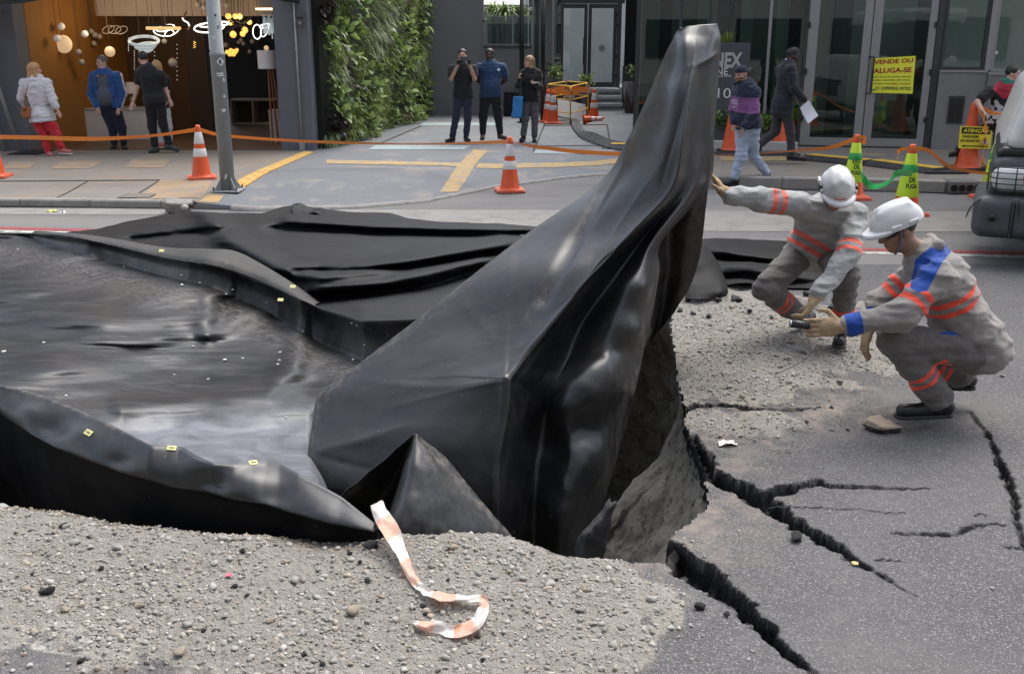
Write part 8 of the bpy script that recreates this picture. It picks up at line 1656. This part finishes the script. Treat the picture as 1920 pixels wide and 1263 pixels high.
person('fair-haired woman in pale trousers hidden behind the man in black', kY_ + .6, DT(head=(295, 127), neck=(298, 142), sl=(284, 150), sr=(312, 150), el=(284, 172), er=(315, 172), wl=(284, 190), wr=(313, 192), hip=(300, 196), kl=(303, 236), kr=(316, 236), al=(302, 268), ar=(317, 268), tl=(300, 276, .1), tr=(320, 277, .1)), 170, skinm=SK_L, topm=BLKT, legm=cloth('pale_trousers', (.5, .5, .5)), shoem=WSHOE, hairm=HAIRF, hair='long', fem=1, build=.9, eyes=0, h=.014, hg=.015)
person('man in dark clothes with a hand at his chin inside the dim shop', 23.4, DT(head=(348, 106), neck=(350, 120), sl=(336, 127), sr=(366, 127), el=(336, 150), er=(367, 150, -.1), wl=(352, 148, -.22), wr=(354, 126, -.2), hip=(352, 166), kl=(346, 196), kr=(362, 196), al=(345, 222), ar=(364, 222), tl=(343, 229, -.1), tr=(366, 229, -.1)), 10, skinm=SK_P, topm=BLKT, legm=DENIM, shoem=SHB, h=.014, hg=.015)
person('man in a blue T-shirt standing in the dim shop behind the street pole', 23.2, DT(head=(396, 105), neck=(397, 119), sl=(385, 126), sr=(411, 126), el=(383, 147), er=(413, 147), wl=(395, 144, -.2), wr=(405, 146, -.2), hip=(398, 166), kl=(392, 196), kr=(405, 196), al=(391, 222), ar=(406, 222), tl=(387, 229, -.1), tr=(407, 229, -.1)), -8, skinm=SK_P, topm=cloth('blue_tee', (.03, .10, .20)), legm=cloth('maroon_shorts', (.06, .015, .018)), shoem=SHB, h=.014, hg=.015, beard=1)
# ---- passers-by on the right
hY = 14.35; HOOD = cloth('striped_hoodie', (.018, .022, .048), over=(('purple', (.20, .075, .21)),), var=.2, wr=.5); JEAN = cloth('pale_jeans', (.40, .47, .60), var=.14, wr=.6)
hm, jh, hlh, Rhh, Rth = person('man in a navy and purple hoodie, backward cap and pale jeans walking left', hY, DT(head=(1389, 141), neck=(1399, 158), sl=(1384, 170, .12), sr=(1414, 172, -.12), el=(1376, 206, .16), er=(1414, 212, -.20), wl=(1376, 232, .0), wr=(1394, 240, -.24), hip=(1402, 236), kl=(1390, 293, -.05), kr=(1412, 290, .12), al=(1376, 336, -.05), ar=(1439, 327, .15), tl=(1354, 349, -.1), tr=(1434, 348, .13)), -52, body=-68, skinm=SK_M, topm=HOOD, legm=JEAN, shoem=SHB, sleeve='long', build=1.10, belly=.35, hair='none', beard=.55, hem=.04, folds=.008, topover=lambda V, j, R: {'purple': np.abs((V - j['hip']) @ R[:, 2] - .31 + .1 * ((V - j['hip']) @ R[:, 0])) - .105}, hands={'l': (None, (0, 0, 1), .5), 'r': ((-.25, 0, -1), (-1, 0, .1), .5)})
S = SDF(); S.ell(hlh(0, -.012, .052), (.086, .106, .088), Rhh, .01); S.cut(hlh(0, 0, .034), -Rhh[:, 2] + Rhh[:, 1] * .05); V, F = S.mesh(.010); cp = obj('cap', V, F, cloth('navy_cap', (.014, .016, .032)), hm, True); S = SDF(); S.ell(hlh(0, -.13, .028), (.065, .07, .011), Rhh, .01); V, F = S.mesh(.008); obj('cap_peak', V, F, cloth('navy_cap', (.014, .016, .032)), cp, True)
S = SDF(); S.chain([hlh(-.085, .03, -.115), hlh(-.095, -.06, -.10), hlh(0, -.135, -.085), hlh(.095, -.06, -.10), hlh(.085, .03, -.115)], [.025, .038, .05, .038, .025], .03); V, F = S.mesh(.011); obj('hood', V, F, HOOD, hm, True, attrs={'purple': np.full(len(V), 1.0)})
cw_ = (jh['sr'] + jh['sl']) / 2; lettering('RILL', pmat('pale_print', (.42, .36, .46), .7), hm, P(1378, 191, hY - .22), (.35, -.93, 0), (0, 0, 1), width=.16, height=.07, bold=.03, off=.0); lettering('ORIGINAL', pmat('pale_print', (.42, .36, .46), .7), hm, P(1376, 201, hY - .22), (.35, -.93, 0), (0, 0, 1), width=.15, height=.022, bold=.02, off=.0)
MB().tube([jh['wr'] + (-.002, -.0, .015), jh['wr'] + (-.006, 0, -.012)], .036, 16).build('wristwatch', GALV, hm)
sY_ = 16.0; SUIT = cloth('charcoal_suit', (.016, .019, .026), .8); SUITP = cloth('grey_suit_trousers', (.045, .043, .052), .8)
sm_, js, hls, Rhs, Rts = person('man in a dark suit with braided hair striding right with papers in hand', sY_, DT(head=(1487, 105), neck=(1479, 121), sl=(1463, 131, .14), sr=(1482, 131, -.14), el=(1472, 165, .16), er=(1489, 166, -.2), wl=(1488, 186, .1), wr=(1508, 188, -.22), hip=(1467, 200), kl=(1482, 246, -.06), kr=(1454, 246, .1), al=(1484, 290, -.06), ar=(1421, 274, .1), tl=(1508, 301, -.06), tr=(1411, 290, .1)), 78, body=84, skinm=SK_D, topm=SUIT, legm=SUITP, shoem=SHB, hair='bun', sleeve='long', beard=1, hem=.02, toplen=.10, tilt=-.25, ptop='jacket', hands={'l': (None, (0, 0, 1), .5), 'r': ((.5, 0, -.8), (0, 1, 0), .6)})
S = SDF(); S.cap(js['neck'] + (.03, 0, .035), js['neck'] + (-.01, 0, .05), .062, .06); S.cut(js['neck'] + (0, 0, .07), (0.3, 0, 1)); V, F = S.mesh(.01); obj('shirt_collar', V, F, WSH, sm_, True); MB().tube([hls(-.03, .10, .008), hls(.03, .10, .008)], .016, 8).tube([hls(.04, .095, .01), hls(.078, 0, .01)], .004, 5).build('glasses', BLACKM, sm_)
pp_ = thing('paper_sheet', 'white sheets of paper in the hand of the suited man', 'paper', P(1520, 232, 15.75)); cc4 = [P(1500, 202, 15.72), P(1517, 188, 15.74), P(1535, 217, 15.70), P(1516, 232, 15.66)]; cc4 = np.array(cc4); PW = pmat('white_paper', (.72, .71, .75), .8, var=.03)
for k in range(2): g_ = np.linspace(0, 1, 8); V = [cc4[0] * (1 - u) * (1 - v) + cc4[1] * u * (1 - v) + cc4[2] * u * v + cc4[3] * (1 - u) * v + np.array((0, .012 * k + .03 * math.sin(2.5 * v), 0)) for v in g_ for u in g_]; obj('sheet', V, grid_faces(8, 8), PW, pp_, True)
rY = 15.1; PATS = cloth('patterned_shirt', (.014, .013, .016), over=(('redp', (.32, .02, .035)), ('grnp', (.015, .12, .085)), ('whp', (.5, .46, .49)))); 
person('man in a patterned black and red shirt reaching for the cone by the van', rY, DT(head=(1899, 140), neck=(1888, 156), sl=(1856, 172, -.05), sr=(1900, 172, .1), el=(1832, 192, -.12), er=(1912, 205, .1), wl=(1842, 208, -.30), wr=(1910, 230, .0), hip=(1870, 232), kl=(1834, 258, .1), kr=(1872, 270, -.05), al=(1796, 282, .15), ar=(1878, 312, -.05), tl=(1783, 293, .12), tr=(1900, 318, -.1)), 60, body=40, skinm=SK_L, topm=PATS, legm=BLKP, shoem=SHB, hair='short', build=1.05, topover=lambda V, j, R: {'redp': poly_dist(*proj(V), [(1868, 150), (1900, 150), (1905, 185), (1880, 185), (1862, 168)]), 'grnp': poly_dist(*proj(V), [(1862, 140), (1905, 140), (1905, 156), (1884, 158)]), 'whp': np.maximum(poly_dist(*proj(V), [(1850, 198), (1868, 186), (1895, 215), (1890, 232), (1848, 232)]), .4 * vnoise(V, 26, 3) - .08)}, hands={'l': ((.5, -.3, -.5), (0, 0, -1), .7), 'r': (None, (0, 0, 1), .5)})
# ================================================================== THE TWO WORKERS
OVR = (.78, .085, .05); GLV = pmat('tan_leather_glove', (.37, .265, .16), .85, var=.3, vs=22, bump=.7, bs=55, bd=.006, stain=(18, .5, (.22, .145, .08)))
WORKT = cloth('beige_grey_work_shirt', (.225, .208, .192), over=(('red', OVR), ('grey', (.235, .21, .20)), ('blue', (.012, .055, .28)), ('white', (.62, .62, .62))), wr=.22, var=.05)
WORKG = cloth('pale_grey_work_shirt', (.335, .34, .338), over=(('red', (.70, .13, .10)), ('grey', (.26, .25, .245))), wr=.22, var=.05)
WORKP = cloth('brown_grey_work_trousers', (.125, .114, .107), over=(('red', OVR), ('grey', (.16, .145, .14)), ('blue', (.012, .055, .28))), wr=.28, var=.08)
HELM = pmat('white_helmet_shell', (.56, .56, .555), .28, var=.03, stain=(7, .25, (.52, .51, .49)))
def helmet(par, hl, Rh, label_green=False):
    x, y, z = Rh[:, 0], Rh[:, 1], Rh[:, 2]; S = SDF(); S.ell(hl(0, -.005, .045), (.113, .142, .118), Rh, .01); S.cap(hl(-.040, .075, .125), hl(-.040, -.07, .135), .016, None, .03).cap(hl(.040, .075, .125), hl(.040, -.07, .135), .016, None, .03).cap(hl(0, .06, .14), hl(0, -.08, .145), .018, None, .03); S.cut(hl(0, 0, .030), -z); V, F = S.mesh(.0055); sh = obj('helmet', relax(V, F, 2), F, HELM, par, True)
    S = SDF(); S.ell(hl(0, .02, .036), (.118, .151, .014), Rh, .01).ell(hl(0, .100, .027), (.088, .080, .012), Rh, .03); S.ell(hl(0, -.005, .02), (.106, .134, .05), Rh, .004, '-'); V, F = S.mesh(.0055); obj('brim', relax(V, F, 1), F, HELM, sh, True)
    for q in (-1, 1):
        for f in (.035, -.06): S = SDF(); S.box(hl(.112 * q, f, .052), (.010, .028, .012), Rh, .005); V, F = S.mesh(.005); obj('clip_slot', V, F, HELM, sh, True)
    return sh
# --- worker crouching in front, seen from his left side
YA = 5.25
def topA(V, j, R):
    arms = [(j['sl'], j['el'], j['wl']), (j['sr'], j['er'], j['wr'])]; red = np.full(len(V), 9.0); gr = red.copy(); blu = red.copy(); da = red.copy()
    for a, b, c in arms: red = np.minimum(red, band(V, a, b, .60, .045, .12)); gr = np.minimum(gr, band(V, a, b, .60, .014, .12)); blu = np.minimum(blu, band(V, b, c, .84, .04, .10)); da = np.minimum(da, np.minimum(band(V, a, b, .5, 9, 0), band(V, b, c, .5, 9, 0)))
    n = unit((.47, 0, -.88)); p = P(1806, 556, YA - .1); d = np.abs((V - p) @ n); red = np.minimum(red, np.where(da > .092, d - .046, 9)); gr = np.minimum(gr, np.where(da > .092, d - .015, 9))
    px, py = proj(V); near = V[:, 1] < YA + .05; blu = np.minimum(blu, np.where(near, poly_dist(px, py, [(1716, 488), (1748, 460), (1789, 450), (1786, 468), (1766, 492), (1738, 545), (1722, 548), (1707, 540)]), 9)); wh = np.where(V[:, 1] < YA + .12, poly_dist(px, py, [(1757, 432), (1783, 445), (1779, 449), (1760, 441)]), 9)
    return {'red': red, 'grey': gr, 'blue': blu, 'white': wh}
def legA(V, j):
    red = np.minimum(band(V, j['kl'], j['al'], .58, .038, .16), band(V, j['kr'], j['ar'], .58, .038, .16)); gr = np.minimum(band(V, j['kl'], j['al'], .58, .013, .16), band(V, j['kr'], j['ar'], .58, .013, .16)); return {'red': red, 'grey': gr, 'blue': poly_dist(*proj(V), [(1757, 626), (1790, 616), (1803, 629)])}
wa, ja, hlA, RhA, RtA = person('crouching worker in a beige-grey uniform with blue shoulder patches, white helmet and sunglasses', YA, DT(head=(1684, 432), neck=(1736, 482), sl=(1755, 522, -.18), sr=(1728, 508, .18), el=(1690, 592, -.27), er=(1652, 568, .20), wl=(1582, 611, -.24), wr=(1632, 606, .10), hip=(1834, 650, 0), kl=(1676, 634, -.16), kr=(1700, 668, .20), al=(1764, 752, -.13), ar=(1808, 702, .20), tl=(1692, 779, -.15), tr=(1775, 724, .22)), -90, body=-90, skinm=SK_P, topm=WORKT, legm=WORKP, shoem=SHB, hair='short', sleeve='long', build=1.14, h=.0075, hg=.0085, hem=.06, belly=.15, bootcut=.022, folds=.010, glove=GLV, headup=(-.37, 0, .93), topover=topA, legover=legA, hands={'l': ((-1, -.05, -.06), (.05, 1, -.2), .35, 1), 'r': ((-.2, -.05, -1), (1, 0, 0), .5, 1)}, coll=[])
helmet(wa, hlA, RhA); MB().tube(spline([hlA(-.072, .03, .010), hlA(-.050, .082, .008), hlA(0, .100, .006), hlA(.050, .082, .008), hlA(.072, .03, .010)], 20), [.006] + [.014] * 18 + [.006], 8).tube([hlA(-.074, .03, .012), hlA(-.082, -.03, .014)], .004, 5).tube([hlA(.074, .03, .012), hlA(.082, -.03, .014)], .004, 5).build('sunglasses', pmat('sunglass_black', (.006, .006, .007), .12), wa, True)
for q in (-1, 1): MB().tube(spline([hlA(.088 * q, .01, .03), hlA(.074 * q, .022, -.03), hlA(.045 * q, .045, -.095), hlA(.0, .05, -.118)], 14), .007, 6).build('chin_strap', BLACKM if q > 0 else pmat('grey_strap', (.12, .12, .12), .8), wa, True)
S = SDF(); S.chain([ja['neck'] + RtA @ np.array(p) for p in ((-.085, .02, .035), (-.07, -.075, .05), (.07, -.075, .05), (.085, .02, .035))], [.024, .028, .028, .024], .02); V, F = S.mesh(.008); obj('collar', V, F, WORKT, wa, True, attrs={'red': np.full(len(V), 9.), 'grey': np.full(len(V), 9.), 'blue': np.full(len(V), 9.), 'white': np.full(len(V), 9.)})
bt = ja['hip'] - RtA[:, 1] * .11 - RtA[:, 2] * .02; 
gp = thing('hand_tool', 'small black and chrome hand tool held in the front worker\'s glove', 'tool', P(1497, 612, YA - .24)); c = P(1500, 608, YA - .26); MB().tube([c + (-.05, -.01, .008), c + (.045, .0, -.008)], .021, 14).build('grip', BLACKM, gp, True); MB().tube([c + (-.056, -.01, .009), c + (-.049, -.01, .008)], .017, 14).build('chrome_ring', pmat('chrome', (.6, .6, .6), .15, 1.0), gp, True)
MB().tube(spline([P(1527, 640, YA - .26), P(1520, 662, YA - .3), P(1500, 680, 5.35), G(1452, 703, .06), G(1415, 722, .045)], 30), .0028, 6).solo('steel_wire', pmat('steel_wire', (.22, .21, .20), .4, .8), 'thin steel wire hanging from the front worker\'s glove to the gravel', 'wire', smooth=True)
# --- worker kneeling behind, one hand on the plastic
YB = 6.62
def topB(V, j, R):
    arms = [(j['sl'], j['el'], j['wl']), (j['sr'], j['er'], j['wr'])]; red = np.full(len(V), 9.0); gr = red.copy(); da = red.copy()
    for k, (a, b, c) in enumerate(arms): t0 = (.62, .88)[k]; red = np.minimum(red, band(V, a, b, t0, .048, .12)); gr = np.minimum(gr, band(V, a, b, t0, .015, .12)); da = np.minimum(da, np.minimum(band(V, a, b, .5, 9, 0), band(V, b, c, .5, 9, 0)))
    n = unit((.50, .1, .86)); d = np.abs((V - P(1510, 452, YB + .1)) @ n); return {'red': np.minimum(red, np.where(da > .09, d - .045, 9)), 'grey': np.minimum(gr, np.where(da > .09, d - .014, 9))}
def legB(V, j):
    r = np.minimum(band(V, j['kl'], j['al'], .42, .04, .16), band(V, j['kr'], j['ar'], .66, .045, .16)); g = np.minimum(band(V, j['kl'], j['al'], .42, .013, .16), band(V, j['kr'], j['ar'], .66, .015, .16)); return {'red': r, 'grey': g, 'blue': np.full(len(V), 9.0)}
wb, jb2, hlB, RhB, RtB = person('kneeling worker in pale grey shirt and white helmet pushing the plastic with one hand', YB, DT(head=(1567, 360, -.06), neck=(1556, 386, .10), sl=(1498, 386, .05), sr=(1602, 404, .04), el=(1426, 374, .0), er=(1590, 478, -.18), wl=(1358, 364, -.06), wr=(1530, 556, -.36), hip=(1528, 474, .36), kl=(1434, 542, -.02), kr=(1588, 516, -.16), al=(1500, 590, .30), ar=(1576, 622, -.06), tl=(1520, 600, .42), tr=(1573, 648, -.22)), -4, body=-6, skinm=SK_M, topm=WORKG, legm=WORKP, shoem=SHB, hair='short', sleeve='long', build=1.12, h=.0085, hg=.0095, hem=.06, bootcut=.015, folds=.010, glove=GLV, headup=(-.03, -.54, .84), topover=topB, legover=legB, hands={'l': ((-.55, -.05, .80), (-.8, .1, -.5), .25, -1), 'r': ((-.50, -.2, -.85), (-.7, .3, .4), .8, -1)})
hb2 = helmet(wb, hlB, RhB)
def onhelm(x, z):                                                     # a point on the front of the shell
    y = -.005 + .142 * math.sqrt(max(0, 1 - (x / .113) ** 2 - ((z - .045) / .118) ** 2)); return hlB(x, y + .001, z)
V, F, lo, hi = text_mesh('enel', .0, 0, 1, 1.0); cc_ = (lo + hi) / 2; k_ = .078 / (hi - lo)[0]; obj('logo', [onhelm((v[0] - cc_[0]) * k_, .062 + (v[1] - cc_[1]) * k_) + RhB[:, 1] * .010 for v in V], F, pmat('logo_orange', (.62, .13, .05), .5), hb2)
for q in (-1, 1): MB().tube([onhelm(.0, .100) + RhB[:, 1] * .002, onhelm(.028 * q, .112) + RhB[:, 1] * .002, onhelm(.030 * q, .125) + RhB[:, 1] * .002], .004, 6).build('chevron', HELM, hb2); S = SDF(); S.box(hlB(.119 * q, .02, .055), (.010, .022, .026), RhB, .006); V, F = S.mesh(.006); obj('side_clip', V, F, BLACKM, hb2, True)
for q in (-1, 1): MB().tube(spline([hlB(.085 * q, .0, .03), hlB(.072 * q, .03, -.05), hlB(.0, .05, -.118)], 12), .006, 6).build('chin_strap', BLACKM, wb, True)
